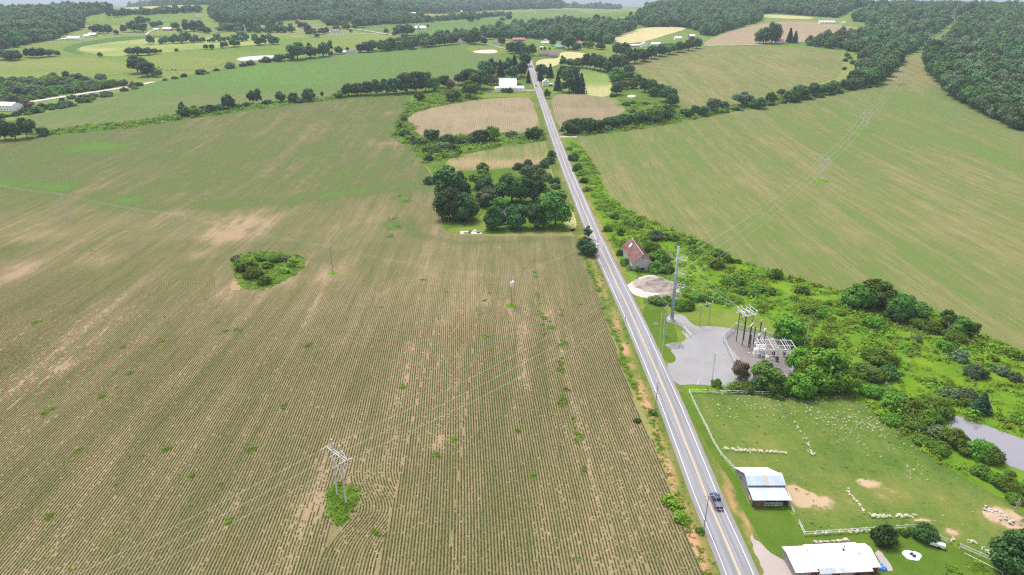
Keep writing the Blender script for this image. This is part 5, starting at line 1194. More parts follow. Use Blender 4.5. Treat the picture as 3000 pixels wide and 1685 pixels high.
m = MB(); m.slab([(4.3, 3.7, 3.46), (5.2, 3.7, 3.46), (5.1, 6.32, 4.66), (4.2, 6.32, 4.66)], .03); m.build('roof_patch', M['tan'], e)
m = MB(); m.slab([(-.25, 6.3, 4.58), (XR + .1, 6.3, 4.58), (XR - .1, 7.1, 4.72), (-.25, 7.1, 4.72)], .07); m.build('ridge_cap', M['white_roof'], e)  # whiter than the front slopes: light on this flatter strip put into colour
m = MB(); m.slab([(XRb + .3, 13.7, 1.45), (-.35, 13.7, 1.45), (-.35, 7.12, 4.7), (XRb + .5, 7.12, 4.7)], .08); m.build('back_roof', M['white_roof'], e)
m = MB(); m.box((4.5, 4.32, 3.0), (9.0, .06, .42)); m.build('step_wall', M['graywood'], e)
door(e, (-.02, 3.6, .0), 2.6, 1.9, 'l', 'graywood'); door(e, (-.02, 9.4, 1.2), .5, .7, 'l', 'dark', 'hatch')
m = MB(); m.box((-.12, 2.9, 2.05), (.06, 3.2, .07)); m.build('door_track', M['dark'], e)
for k, zz in enumerate((.35, .8, 1.15)):
    m = MB(); m.box((5.2, -.02, zz), (4.4, .05, .09)); m.build('gate_rail', M['white_paint'], e)
for k in range(9):
    m = MB(); m.box((3.05 + k * .54, -.06, .3), (.06, .04, .95)); m.build('gate_bar', M['white_paint'], e)
s = MB(); sp = []
for k in range(10):
    a = math.pi / 2 + k * math.pi / 5; r = .95 if k % 2 == 0 else .4; sp.append((r * math.cos(a), r * math.sin(a)))
s.add([(0, y, z) for y, z in sp] + [(-.07, y, z) for y, z in sp] + [(-.16, 0, 0)], [tuple(range(10))] + [(10 + i, 10 + (i + 1) % 10, 20) for i in range(10)] + [(i, 10 + i, 10 + (i + 1) % 10, (i + 1) % 10) for i in range(10)])
o = s.build('barn_star', M['star']); o.location = B0 + Vector((-.14, 1.5, 1.35)); tag(o, 'faded pink five pointed star on the side wall of the grey barn', 'star')
# the low white roofed building at the bottom
LB = Vector((60.7, 115.8, 0)); rz = math.radians(3.6)
e = empty('garage_building', LB, 'long low building with white metal roof and garage doors at the bottom', 'building', None, rz)
LL, LD = 18.6, 6.9
m = MB(); m.add([(0, 0, -.2), (4.6, 0, -.2), (4.6, 0, 2.25), (0, 0, 2.15), (0, LD, -.2), (4.6, LD, -.2), (4.6, LD, 2.5), (0, LD, 2.4)], [(0, 1, 2, 3), (5, 4, 7, 6), (4, 0, 3, 7), (1, 5, 6, 2)]); m.build('shed_wall', M['graywood'], e)
m = MB(); m.add([(4.65, .3, -.2), (16.4, .3, -.2), (16.4, .3, 2.7), (4.65, .3, 2.7), (4.65, LD, -.2), (16.4, LD, -.2), (16.4, LD, 2.6), (4.65, LD, 2.6)], [(0, 1, 2, 3), (5, 4, 7, 6), (4, 0, 3, 7), (1, 5, 6, 2)]); m.build('wall', M['brownwood'], e)
m = MB(); m.add([(16.45, .5, -.2), (18.4, .5, -.2), (18.4, .5, 2.1), (16.45, .5, 2.3), (16.45, LD, -.2), (18.4, LD, -.2), (18.4, LD, 2.2), (16.45, LD, 2.4)], [(0, 1, 2, 3), (5, 4, 7, 6), (4, 0, 3, 7), (1, 5, 6, 2)]); m.build('lean_to_wall', M['brownwood'], e)
def low_roof(a0, a1, ye, yr, yb, ze, zr, zb, nm, n):
    ribbed(nm, (a0, ye, ze), (a1, ye, ze), (a1, yr, zr), (a0, yr, zr), 'white_roof', n, .08, e)
    ribbed(nm, (a1, yb, zb), (a0, yb, zb), (a0, yr, zr), (a1, yr, zr), 'white_roof', n, .08, e)
low_roof(-.3, 4.7, -.25, 4.9, LD + .2, 2.2, 3.0, 2.55, 'shed_roof', 5)
low_roof(4.5, 16.6, .1, 4.9, LD + .3, 2.72, 3.45, 2.75, 'roof', 13)
low_roof(16.62, 18.7, .2, 4.9, LD + .1, 2.2, 3.3, 2.5, 'lean_to_roof', 3)
for k, (x0, x1, mt) in enumerate(((4.75, 6.4, 'blue_roof'), (6.4, 8.3, 'blue_roof'), (8.3, 9.3, 'pale_roof'), (9.3, 10.3, 'blue_roof'), (10.3, 16.4, 'pale_roof'))):
    m = MB(); m.slab([(x0 + .01, -.95, 2.24), (x1 - .01, -.95, 2.24), (x1 - .01, .08, 2.7), (x0 + .01, .08, 2.7)], .05); m.build('awning_sheet', M[mt], e)
door(e, (3.9, 0, -.1), 1.3, 2.0, 'f', 'reddoor'); door(e, (6.7, .3, -.1), 2.9, 2.1, 'f', 'white_paint', 'garage_door'); door(e, (11.4, .3, -.1), 2.9, 2.1, 'f', 'tan', 'garage_door'); door(e, (14.0, .3, -.1), 1.0, 2.0, 'f', 'reddoor'); door(e, (17.5, .5, -.1), 1.2, 1.8, 'f', 'reddoor')
window(e, (15.6, .3, 1.5), 1.1, .6, 'f')
for x, y, h in ((12.3, 4.4, 1.0), (15.2, 3.4, .55)):
    m = MB(); m.tube([(x, y, 3.3), (x, y, 3.4 + h)], .12, 8); m.tube([(x, y, 3.32), (x, y, 3.46)], .3, 8); m.tube([(x, y, 3.4 + h), (x, y, 3.46 + h)], .17, 8); m.build('vent_pipe', M['galv'] if h < .8 else M['darkpole'], e)
# heap of stones behind it, tarp heap beside it
for k in range(17):
    p = at(2385 + k * 6.2 + R.uniform(-3, 3), 1592 - k * .25 + R.uniform(-4, 1)); m = MB(); s = R.uniform(.22, .5) if k != 15 else .75
    m.ball((0, 0, s * .5), (s, s * R.uniform(.7, 1), s * .75), 0, 7, 5); m.v = [(x * (1 + .16 * R.random()), y * (1 + .16 * R.random()), z) for x, y, z in m.v]
    o = m.build('boulder', M['stone'], None, p); tag(o, ('large round boulder' if k == 15 else 'pinkish stone') + f', {ordn(k + 1)} from the left behind the low white roof', 'stone', 'stones behind the low building')
tp = empty('tarp_heap', at(2586, 1668), 'bright blue tarp heaped beside the low building', 'tarp')
for (x, y, sx, sy, h) in ((0, 0, .9, .6, .7), (-.5, 2.4, .45, 1.6, .5), (.2, 1.0, .5, .8, .45)):
    m = MB(); m.ball((x, y, .1), (sx, sy, h), 0, 10, 7); m.v = [(a * 1 + .1 * R.uniform(-1, 1), b + .1 * R.uniform(-1, 1), max(.02, c + .08 * R.uniform(-1, 1))) for a, b, c in m.v]; m.build('tarp_fold', M['bluetarp'], tp)
sheet('dirt_path', [(2556, 1612), (2572, 1610), (2598, 1642), (2616, 1672), (2590, 1676)], M['drive'], 7, 'stony strip along the end of the low building', jitter=.35, edge=.3)
# rusty roofed barn
L0 = Vector((55.2, 301.1)); R0 = Vector((64.0, 301.6)); ax = (R0 - L0); wd = ax.length; rzb = math.radians(3.4)
mid = (L0 + R0) / 2
e = empty('old_barn', (mid.x, mid.y, 0), 'old weathered barn with rusty red roof on the meadow by the road', 'barn', None, rzb)
DB = 23.5
gw = MB(); gw.prism([(-wd / 2, -.3), (wd / 2, -.3), (wd / 2, 4.4), (0, 8.0), (-wd / 2, 4.4)], 0, .2); gw.v = [(y, x, z) for x, y, z in gw.v]; gw.f = [tuple(reversed(f)) for f in gw.f]; gw.build('gable_wall', M['palewood'], e)
for k in range(21):
    z = .02 + k * .38; half = wd / 2 if z < 4.1 else wd / 2 * (8.0 - z - .3) / 3.6
    if half < .4: break
    m = MB(); m.box((R.uniform(-.04, .04), -.03, z), (half * 2 - .06, .05 + .02 * (k % 2), .34)); m.build('board', M['palewood'], e)
gb = MB(); gb.prism([(-wd / 2, -.3), (wd / 2, -.3), (wd / 2, 4.4), (0, 8.0), (-wd / 2, 4.4)], DB - .2, DB); gb.v = [(y, x, z) for x, y, z in gb.v]; gb.f = [tuple(reversed(f)) for f in gb.f]; gb.build('gable_wall', M['palewood'], e)
for s in (-1, 1):
    m = MB(); m.box((s * (wd / 2 - .1), DB / 2, -.3), (.16, DB - .5, 4.6)); m.build('side_wall', M['palewood'], e)
    a = [(s * (wd / 2 + .35), DB + .4, 4.15), (s * (wd / 2 + .35), -.45, 4.15), (0, -.45, 8.1), (0, DB + .4, 8.1)]
    a = a if s < 0 else [a[1], a[0], a[3], a[2]]
    ribbed('roof', *a, 'rust', 26, .08, e)
m = MB(); m.tube([(0, -.5, 8.17), (0, DB + .4, 8.17)], .11, 6); m.build('ridge_cap', M['pale_roof'], e)
m = MB(); m.slab([(-2.9, DB - 6.2, 6.06), (-2.9, DB - 8.4, 6.06), (-1.3, DB - 7.6, 7.5), (-1.3, DB - 5.2, 7.5)], .03); m.v = [(x, y, z + .09) for x, y, z in m.v]; m.build('bare_patch', M['pale_roof'], e)
door(e, (.1, -.09, 6.2), .6, .6, 'f', 'dark', 'hatch'); door(e, (.3, -.09, .5), 1.9, 1.1, 'f', 'dark', 'opening')
m = MB(); m.slab([(-wd / 2 - .1, 1.8, .2), (-wd / 2 - .12, .4, .1), (-wd / 2 - .25, .5, 3.6), (-wd / 2 - .1, 1.9, 3.9)], .06); m.build('loose_siding', M['white_siding'], e)
# collapsed red roof among the bushes
p = at(1962, 758); m = MB(); m.slab([(-1.6, -1.6, .9), (1.8, -1.8, 1.1), (1.5, 1.4, 2.3), (-1.2, 1.6, 2.1)], .08); o = m.build('collapsed_shed', M['rust'], None, p + Vector((0, 0, .1))); tag(o, 'collapsed red roof sheet among bushes right of the rusty barn', 'shed')
# hidden house in the grove
e, L = house(1478, 655, 1, 7, 3.0, 3.2, 'white_siding', 'grayroof', 'white house with dark roof nearly hidden by the grove trees', 'house', rz=math.radians(84), L=8)
# dirt pile and gravel pile
def heap(name, px, py, rxm, rym, h, mat, label, cat, seed, ridge=0.):
    c = at(px, py); n = 56
    a = np.linspace(-1.15, 1.15, n); A, B_ = np.meshgrid(a, a)
    rr = np.hypot(A, B_) * (1 + .35 * (fbm(A * 1.7 + seed, B_ * 1.7, 3) - .5))
    rr = rr + .35 * (fbm(A * 6 + seed, B_ * 6 + 2, 3) - .5)
    z = h * np.clip(1.05 - rr, 0, 1)**.85 * (.35 + 1.25 * fbm(A * 2.6 + seed, B_ * 2.6 + 4, 5)) - .04
    ii = (np.arange(n - 1)[:, None] * n + np.arange(n - 1)[None]).ravel(); f = np.column_stack([ii, ii + 1, ii + n + 1, ii + n])
    zz = z.ravel(); f = f[(zz[f] > -.035).any(1)]
    o = link(name, npmesh(name, np.column_stack([A.ravel() * rxm, B_.ravel() * rym, zz]), f, M[mat], True)); o.location = c
    return tag(o, label, cat)
sheet('dirt_pad', [(1836, 838), (1850, 822), (1868, 812), (1910, 802), (1960, 820), (1990, 850), (1998, 866), (1980, 884), (1940, 880), (1905, 876), (1880, 868), (1850, 858)], M['palegravel'], 6, 'pale gravel pad beside the road under the dirt pile', jitter=.8, sm=1, edge=.3)
heap('dirt_pile', 1922, 836, 9.5, 8.0, 3.6, 'spoil', 'big brown grey dirt pile beside the road', 'dirt pile', 3)
heap('dirt_pile', 1968, 864, 5.5, 3.2, 2.0, 'spoil', 'low dirt pile spilling to the right of the big one', 'dirt pile', 9)
heap('gravel_pile', 1978, 1014, 3.2, 2.4, 1.5, 'gravel', 'small grey gravel pile on the edge of the yard', 'gravel pile', 5)
heap('earth_mound', 1922, 948, 1.3, 1.1, .45, 'darkgravel', 'low brown earth mound on the grass left of the steel pole', 'mound', 6)
heap('rubble_pile', 2925, 1512, 3.6, 2.6, .7, 'dirt', 'pale rubble bank on the right side of the paddock', 'rubble', 8)
heap('dirt_pile', 2990, 1532, 1.7, 1.5, 1.2, 'dirt', 'round brown dirt pile at the right edge of the paddock', 'dirt pile', 12)
for k in range(22):
    t = k / 21; p = at(2888 + 80 * t + R.uniform(-10, 10), 1486 + 52 * t + R.uniform(-9, 9)); s = R.uniform(.25, .55); m = MB(); m.ball((0, 0, s * .45), (s, s * .8, s * .6), 0, 6, 4)
    m.v = [(x * (1 + .2 * R.random()), y * (1 + .2 * R.random()), z) for x, y, z in m.v]
    tag(m.build('stone', M['palegravel'], None, p + Vector((0, 0, .25))), f'pale stone on the rubble bank of the paddock, {ordn(k + 1)} from the left', 'stone', 'stones of the rubble bank')
# white barn complex
p = at(1492, 270); d = depth(p); k_ = d / FPX
e = empty('white_barn', (p.x, p.y, p.z - .1), 'bright white barn complex with tall metal roof left of the road', 'barn')
Wm = 50 * k_; x0 = (1463 - 1492) * k_; x1 = (1513 - 1492) * k_; xl = (1450 - 1492) * k_; xr = (1535 - 1492) * k_
RZ = min(17., max(10., zat(p.y + 9.5, 229) - p.z)); m = MB(); m.prism([(0, -.5), (19, -.5), (19, 5.6), (9.5, RZ - .1), (0, 5.6)], x0, x1); m.build('wall', M['white_siding'], e)
ribbed('roof', (x0 - .3, -.5, 5.3), (x1 + .3, -.5, 5.3), (x1 + .3, 9.5, RZ), (x0 - .3, 9.5, RZ), 'white_roof', 14, .1, e)
ribbed('roof', (x1 + .3, 19.5, 5.3), (x0 - .3, 19.5, 5.3), (x0 - .3, 9.5, RZ), (x1 + .3, 9.5, RZ), 'white_roof', 14, .1, e)
m = MB(); m.prism([(-1, -.5), (7, -.5), (7, 6.2), (-1, 4.8)], x1 + .02, xr); m.build('wing_wall', M['white_siding'], e)
m = MB(); m.slab([(x1 + .35, -1.3, 4.85), (xr + .3, -1.3, 4.85), (xr + .3, 7.3, 6.5), (x1 + .35, 7.3, 6.5)], .1); m.build('wing_roof', M['white_roof'], e)
m = MB(); m.prism([(-1, -.5), (8, -.5), (8, 5.4), (-1, 4.6)], xl, x0 - .02); m.build('wing_wall', M['white_siding'], e)
m = MB(); m.slab([(xl - .3, -1.3, 4.4), (x0 - .02, -1.3, 5.2), (x0 - .02, 8.3, 5.7), (xl - .3, 8.3, 5.0)], .1); m.build('wing_roof', M['white_roof'], e)
m = MB(); m.prism([(-1.0, -.5), (-.02, -.5), (-.02, 4.9), (-1.0, 4.8)], x0, x1); m.build('front_wall', M['white_siding'], e)
door(e, ((1482.5 - 1492) * k_, -1.0, 1.6), 1.8, 3.4, 'f', 'dark', 'opening')
for u in (1514.5, 1523.5): window(e, ((u - 1492) * k_, -1.0, 1.7), 1.0, 1.5, 'f')
window(e, ((1462 - 1492) * k_, -1.0, 1.5), .9, 1.1, 'f')
p = at(1434, 277); e = empty('garden_shed', p, 'small white shed with dark roof on the lawn left of the white barn', 'shed', None, .5); gable_body(e, 4.2, 3, 2.1, 1.2, 'white_siding', 'grayroof'); door(e, (.4, -1.5, 0), 1.2, 1.8, 'f', 'white_paint')
# white house right of the road
p = at(1599, 253); d = depth(p); k_ = d / FPX; e = empty('white_house', p + Vector((0, 5.5, -.1)), 'tall white gabled house among spruces right of the road', 'house', None, 0)
gable_body(e, 16.5 * k_ * 1.15, 11, 5.2, 2.8, 'white_siding', 'pale_roof', 'y')
for u in (-1.2, 1.2):
    for z in (1.5, 4.0): window(e, (u, -5.5, z), .9, 1.4, 'f')
m = MB(); m.box((5.6, -1.5, -.3), (4.4, 6, 3.3)); m.build('porch_wall', M['white_siding'], e)
m = MB(); m.slab([(3.3, -5.6, 3.0), (8.2, -5.6, 2.4), (8.2, 2, 2.4), (3.3, 2, 3.5)], .12); m.build('porch_roof', M['white_roof'], e)
for u in (4.0, 6.0, 7.9):
    m = MB(); m.box((u, -5.3, -.2), (.18, .18, 2.8)); m.build('porch_post', M['white_paint'], e)
m = MB(); m.box((5.8, -4.56, .0), (3.9, .08, 2.2)); m.build('porch_shade', M['dark'], e)  # dark sheet puts the shade under the porch roof into colour
# village and far houses
house(1583 + 8, 165, 30, 9, 3.2, 3.4, 'tan', 'brownroof', 'left wing of the big mauve roofed house at the crest', wins='f', chim='brick')
e, L = house(1620, 168, 27, 12, 3.4, 4.2, 'tan', 'brownroof', 'tall main block of the big mauve roofed house at the crest', chim='brick', doorm='dark')
house(1640, 143, 28, 9, 3.0, 3.6, 'tan', 'greenroof', 'building with a teal metal roof behind the mauve roofed house')
house(1452, 128, 17, 10, 3.2, 3.4, 'white_siding', 'brownroof', 'white house with brown roof left of the side road', axis='y')
house(1489, 131, 16, 8, 2.6, 3.0, 'white_siding', 'pinkroof', 'white cottage with pink red roof by the side road', rz=-.5)
house(1520, 120, 36, 9, 2.8, 2.8, 'brick', 'pinkroof', 'long low house with red roof in front of the woods')
house(1600, 125, 16, 10, 3.4, 3.4, 'white_siding', 'pinkroof', 'white house with pale red roof among village trees', axis='y')
house(1597, 128, 22, 5, 2.2, 1.0, 'white_siding', 'white_roof', 'low white garage in front of the pale red roof', 'garage', name='garage')
house(1693, 131, 17, 8, 3.0, 3.4, 'brick', 'pinkroof', 'brown red cabin at the right end of the village')
house(1541, 143, 21, 7, 2.4, 2.0, 'white_siding', 'pale_roof', 'low pale roofed house behind the crest trees', doorm='brick')
house(1587, 142, 9, 4, 2.2, 1.2, 'white_siding', 'pale_roof', 'little white shed on the village lawn', 'shed', name='garden_shed')
# the farm by the pale field
house(1890, 138, 20, 14, 4.6, 3.2, 'white_siding', 'pale_roof', 'white barn with open dark door below the pale field', 'barn', axis='y', name='barn')
house(1922, 135, 28, 9, 3.6, 2.2, 'white_siding', 'pale_roof', 'long pale roofed shed right of the white barn door', 'barn', name='barn')
house(1857, 138, 34, 6, 3.0, 1.2, 'tan', 'white_roof', 'low patched white shed row left of the farm barn', 'shed', name='shed')
house(1972, 146, 26, 11, 3.6, 3.2, 'white_siding', 'brownroof', 'white farmhouse with brown double gable roof above the hedge', axis='x', rz=.35)
house(1987, 117, 20, 10, 3.2, 3.0, 'white_siding', 'pale_roof', 'grey roofed house up the farm lane', chim='brick')
house(2028, 113, 16, 10, 4.4, 3.0, 'red', 'pale_roof', 'bright red barn with pale roof beside the dark tree', 'barn', name='red_barn')
# hill houses on the right
e, L = house(2424, 70, 46, 10, 3.2, 3.4, 'white_siding', 'pale_roof', 'long white house with three gables on the right hill')
for k in range(3):
    m = MB(); u = -L * .32 + k * L * .22; m.prism([(-1.6, 2.6), (1.6, 2.6), (1.6, 4.4), (0, 5.8), (-1.6, 4.4)], -5.6, -2.0); m.v = [(y + u, x, z) for x, y, z in m.v]; m.f = [tuple(reversed(f)) for f in m.f]; m.build('dormer', M['white_siding'], e)
house(2471, 70, 10, 6, 2.6, 2, 'white_siding', 'pale_roof', 'small white shed at the wood edge right of the hill house', 'shed', name='shed')
house(2286, 126, 22, 9, 3.6, 3.2, 'white_siding', 'pinkroof', 'white house with pink roof between dark tree and spruces')
house(2406, 120, 18, 9, 3.0, 3.0, 'tan', 'grayroof', 'grey roofed house peeping over the hedge trees')
# far left hillside
e, L = house(213, 118, 36, 14, 3.6, 3.4, 'white_siding', 'palegreenroof', 'wide barn with pale green roof on the far left slope', 'barn', name='barn')
house(186, 118, 16, 6, 2.4, 1.4, 'white_siding', 'pale_roof', 'low white shed left of the pale green barn', 'shed', name='shed')
house(252, 109, 14, 7, 2.6, 2.4, 'white_siding', 'white_roof', 'small white house right of the pale green barn')
house(268, 107, 22, 10, 3.6, 3.0, 'tan', 'white_roof', 'white roofed barn with dark front right of the small white house', 'barn', name='barn', doorm='dark')
house(370, 77, 26, 9, 3.2, 2.8, 'white_siding', 'pinkroof', 'long pale house above the dark trees on the far left hill')
house(456, 89, 15, 7, 2.4, 1.8, 'white_siding', 'white_roof', 'white garage at the end of the curved driveway', 'garage', name='garage')
e, L = house(489, 90, 25, 10, 3.6, 3.4, 'brick', 'white_roof', 'brick house with white roof and red deck on the far left hill')
m = MB(); m.box((2, -7.5, -.2), (L * .8, 4.6, 1.1)); m.build('deck', M['pinkroof'], e)
house(576, 52, 16, 10, 5.2, 3.4, 'white_siding', 'brownroof', 'lone white house high on the left hill', axis='y')
house(637, 87, 20, 9, 2.8, 2.8, 'tan', 'grayroof', 'dark roofed house beside the little round tree on the far slope')
# far centre
house(872, 70, 14, 12, 6.0, 4.5, 'red', 'pinkroof', 'tall crimson red barn on the far centre slope', 'barn', axis='y', name='red_barn')
house(868, 46, 8, 8, 3.2, 2.6, 'tan', 'pinkroof', 'tiny pink roofed house above the crimson barn')
house(936, 82, 20, 8, 2.8, 2.6, 'white_siding', 'brownroof', 'white low house with mauve roof left of the far trees')
e, L = house(983, 96, 24, 10, 3.4, 4.0, 'white_siding', 'grayroof', 'white house with dark solar panels on its roof')
m = MB()
for k in range(3): m.slab([(-L * .4 + k * L * .28, -4.6, 4.15), (-L * .4 + k * L * .28 + L * .22, -4.6, 4.15), (-L * .4 + k * L * .28 + L * .22, -1.0, 7.0), (-L * .4 + k * L * .28, -1.0, 7.0)], .06)
m.build('solar_panel', M['solar'], e)
house(958, 95, 16, 4, 1.6, .9, 'tan', 'pale_roof', 'low grey shed left of the solar roof house', 'shed', name='shed')
house(998, 69, 14, 8, 3.0, 2.6, 'white_siding', 'pinkroof', 'little white house with red roof on the far slope', axis='y')
house(1232, 88, 32, 12, 5.0, 4.0, 'white_siding', 'white_roof', 'white dairy barn complex on the far blue green slope', 'barn', name='barn')
p = at(1227, 88); e = empty('silo', p + Vector((0, -2, -.1)), 'round pale silo in front of the white dairy barn', 'silo'); m = MB(); m.tube([(0, 0, 0), (0, 0, 11)], 2.2, 12); m.build('shaft', M['concrete'], e); m = MB(); m.ball((0, 0, 11), (2.25, 2.25, 1.6), 0, 12, 6); m.build('dome', M['pale_roof'], e)
house(1347, 128, 18, 14, 4.2, 5.0, 'white_siding', 'grayroof', 'white barn with steep grey roof at the top of the long field', 'barn', axis='y', name='barn')
house(1030, 157, 32, 8, 2.8, 2.4, 'white_siding', 'brownroof', 'long white ranch house below the tree belt')
house(972, 161, 20, 7, 2.6, 2.2, 'tan', 'pinkroof', 'small pinkish house half hidden by trees near the ranch house')
house(1008, 157, 12, 6, 2.4, 2.0, 'white_siding', 'pale_roof', 'small pale shed left of the ranch house', 'shed', name='shed')
house(1340, 36, 28, 16, 4, 4, 'tan', 'pale_roof', 'distant pale farm building before the far wood', 'barn', name='barn')
house(1205, 42, 24, 12, 4, 3, 'tan', 'white_roof', 'distant pale sheds on the tan far field', 'barn', name='barn')
house(18, 326, 52, 14, 5.0, 3.0, 'white_siding', 'pale_roof', 'white building with pale metal roof beside the valley road', 'building', name='farm_building', axis='x', rz=-.2)
for a, b, w_, wm_, rf, lb in ((1292, 54, 16, 'tan', 'pale_roof', 'small pale house on the far tan strip'), (1416, 42, 14, 'white_siding', 'white_roof', 'tiny white house before the far wood, right of the farm'), (742, 92, 14, 'white_siding', 'grayroof', 'small grey roofed house among the trees left of the crimson barn'),
                             (820, 74, 11, 'white_siding', 'pinkroof', 'tiny white house with red roof just left of the crimson barn'), (1085, 56, 12, 'white_siding', 'pale_roof', 'tiny white house above the far copse'), (1180, 78, 12, 'tan', 'brownroof', 'tiny brown roofed house left of the dairy barn'), (700, 104, 13, 'white_siding', 'white_roof', 'tiny white house on the pale slope below the left hill')):
    house(a, b, w_, 8, 3.0, 2.6, wm_, rf, lb)
# garden beds in the grove yard
p = at(1380, 684); d = depth(p); e = empty('garden_beds', p + Vector((0, 1.6, .02)), 'pale covered garden plot with dark plants beside the grove', 'garden plot')
m = MB(); m.box((0, 0, 0), (11.8, 5.2, .12)); m.build('ground_cloth', M['concrete'], e)
for k in range(9):
    m = MB(); m.box((R.uniform(-5, 5), R.uniform(-2, 2), .12), (R.uniform(.6, 2.0), R.uniform(.4, .8), R.uniform(.25, .5))); m.build('plant_row', M['dark'] if k % 2 else M['bark'], e)
m = MB(); m.box((1.9, 1.6, .12), (1.4, .9, .8)); m.build('white_tub', M['white_paint'], e)
for k, (a, b) in enumerate(((1545, 168), (1560, 170))): pass
# ------------------------------------------------------------------ fences
FP = MB(); FP.box((0, 0, -.2), (.13, .13, 1.55)); FPM = FP.mesh('fence_post', M['white_paint'])
def fence(pts, label, sp=2.6, rails=(.55, 1.15), world=False):
    P = pts if world else W(pts); e = empty('paddock_fence', P[0], label, 'fence', 'white paddock fence runs'); o0 = P[0]; Q = []
    for a, b in zip(P[:-1], P[1:]):
        n = max(1, round((b - a).length / sp)); Q += [a.lerp(b, k / n) for k in range(n)]
    Q.append(P[-1])
    for q in Q:
        c = link('fence_post', FPM, e, q - o0); c.rotation_euler = (R.uniform(-.03, .03), R.uniform(-.03, .03), 0)
    for a, b in zip(Q[:-1], Q[1:]):
        L = (b - a).length
        for z in rails:
            m = MB(); dz = R.uniform(-.03, .03); m.box((L / 2, 0, z - .07), (L - .02, .05, .14))
            c = m.build('fence_rail', M['white_paint'], e, a - o0); c.rotation_euler = (0, -math.atan2(dz, L), math.atan2((b - a).y, (b - a).x))
fence([(2018, 1150), (2160, 1154), (2258, 1157)], 'white rail fence along the back of the paddock below the substation')
fence([(2272, 1158), (2312, 1157)], 'short broken white rail fence end at the scrub behind the paddock')
fence([(2018, 1150), (2040, 1198), (2070, 1258), (2090, 1300), (2112, 1336), (2152, 1380)], 'white rail fence beside the road from back corner to grey barn')
fence([(2312, 1482), (2326, 1508)], 'short white fence starting at the front corner of the grey barn')
fence([(2340, 1536), (2356, 1570)], 'short white fence climbing from the fence corner below the barn')
fence([(2356, 1570), (2460, 1563), (2560, 1556)], 'white rail fence behind the low building up to the dark shrub')
fence([(2624, 1551), (2682, 1549)], 'short white fence between the two dark shrubs')
fence([(2752, 1580), (2772, 1591)], 'tiny white fence end right of the second dark shrub')
fence([(2812, 1606), (2870, 1631), (2934, 1660)], 'white rail fence above the vegetable patch at lower right')
P = W([(2824, 1627), (2880, 1655), (2936, 1684)]); m = MB(); m.tube([p + Vector((0, 0, .7)) for p in P], .05, 6); m2 = MB()
e = empty('pipe_rail', P[0], 'thin white pipe rail above the vegetable patch', 'rail'); m.v = [tuple(Vector(v) - P[0]) for v in m.v]; m.build('rail', M['white_paint'], e)
for p in P: q = MB(); q.tube([(0, 0, -.1), (0, 0, .7)], .04, 6); q.build('post', M['white_paint'], e, p - P[0])
# trailer beside the fence
p = at(2745, 1602); e = empty('utility_trailer', p, 'long white box trailer parked beside the paddock fence', 'trailer', None, math.radians(-30))
m = MB(); m.box((0, 0, .45), (3.1, 1.1, .75), 0, 0, .96); m.build('body', M['white_paint'], e); m = MB(); m.tube([(-1.5, 0, .5), (-2.4, 0, .45)], .05, 6); m.build('drawbar', M['galv'], e)
for s in (-1, 1):
    m = MB(); m.tube([(.3, s * .5, .33), (.3, s * .68, .33)], .33, 12); m.build('wheel', M['rubber'], e)
# tarp on the lawn with small machine
c = at(2671, 1627); m = MB(); n = 22
ring = [(2.05 * (1 + .09 * math.sin(3 * t + 1) + .05 * R.uniform(-1, 1)) * math.cos(t), 1.6 * (1 + .08 * math.sin(4 * t) + .05 * R.uniform(-1, 1)) * math.sin(t)) for t in np.linspace(0, 6.283, n, endpoint=False)]
V = [(0, 0, .1)]; 
for k, s in enumerate((.35, .7, 1.0)): V += [(x * s, y * s, (.11, .15, .05)[k] + R.uniform(-.04, .05)) for x, y in ring]
V += [(x * 1.01, y * 1.01, -.02) for x, y in ring]
Fs = [(0, 1 + i, 1 + (i + 1) % n) for i in range(n)]
for k in range(3): Fs += [(1 + k * n + i, 1 + (k + 1) * n + i, 1 + (k + 1) * n + (i + 1) % n, 1 + k * n + (i + 1) % n) for i in range(n)]
m.add(V, Fs); o = m.build('ground_tarp', M['tarp'], None, c); tag(o, 'pale blue oval tarp spread on the lawn', 'tarp')
e = empty('lawn_machine', c + Vector((.15, -.1, .13)), 'small dark and white machine standing on the pale tarp', 'machine', None, 1.9)
m = MB(); m.box((0, 0, .2), (1.1, .45, .3), 0, 0, .8); m.build('body', M['truckblue'], e); m = MB(); m.box((-.3, 0, .5), (.4, .35, .35)); m.build('seat', M['white_paint'], e)
for x in (-.4, .4):
    m = MB(); m.tube([(x, -.32, .2), (x, .32, .2)], .2, 10); m.build('wheel', M['rubber'], e)
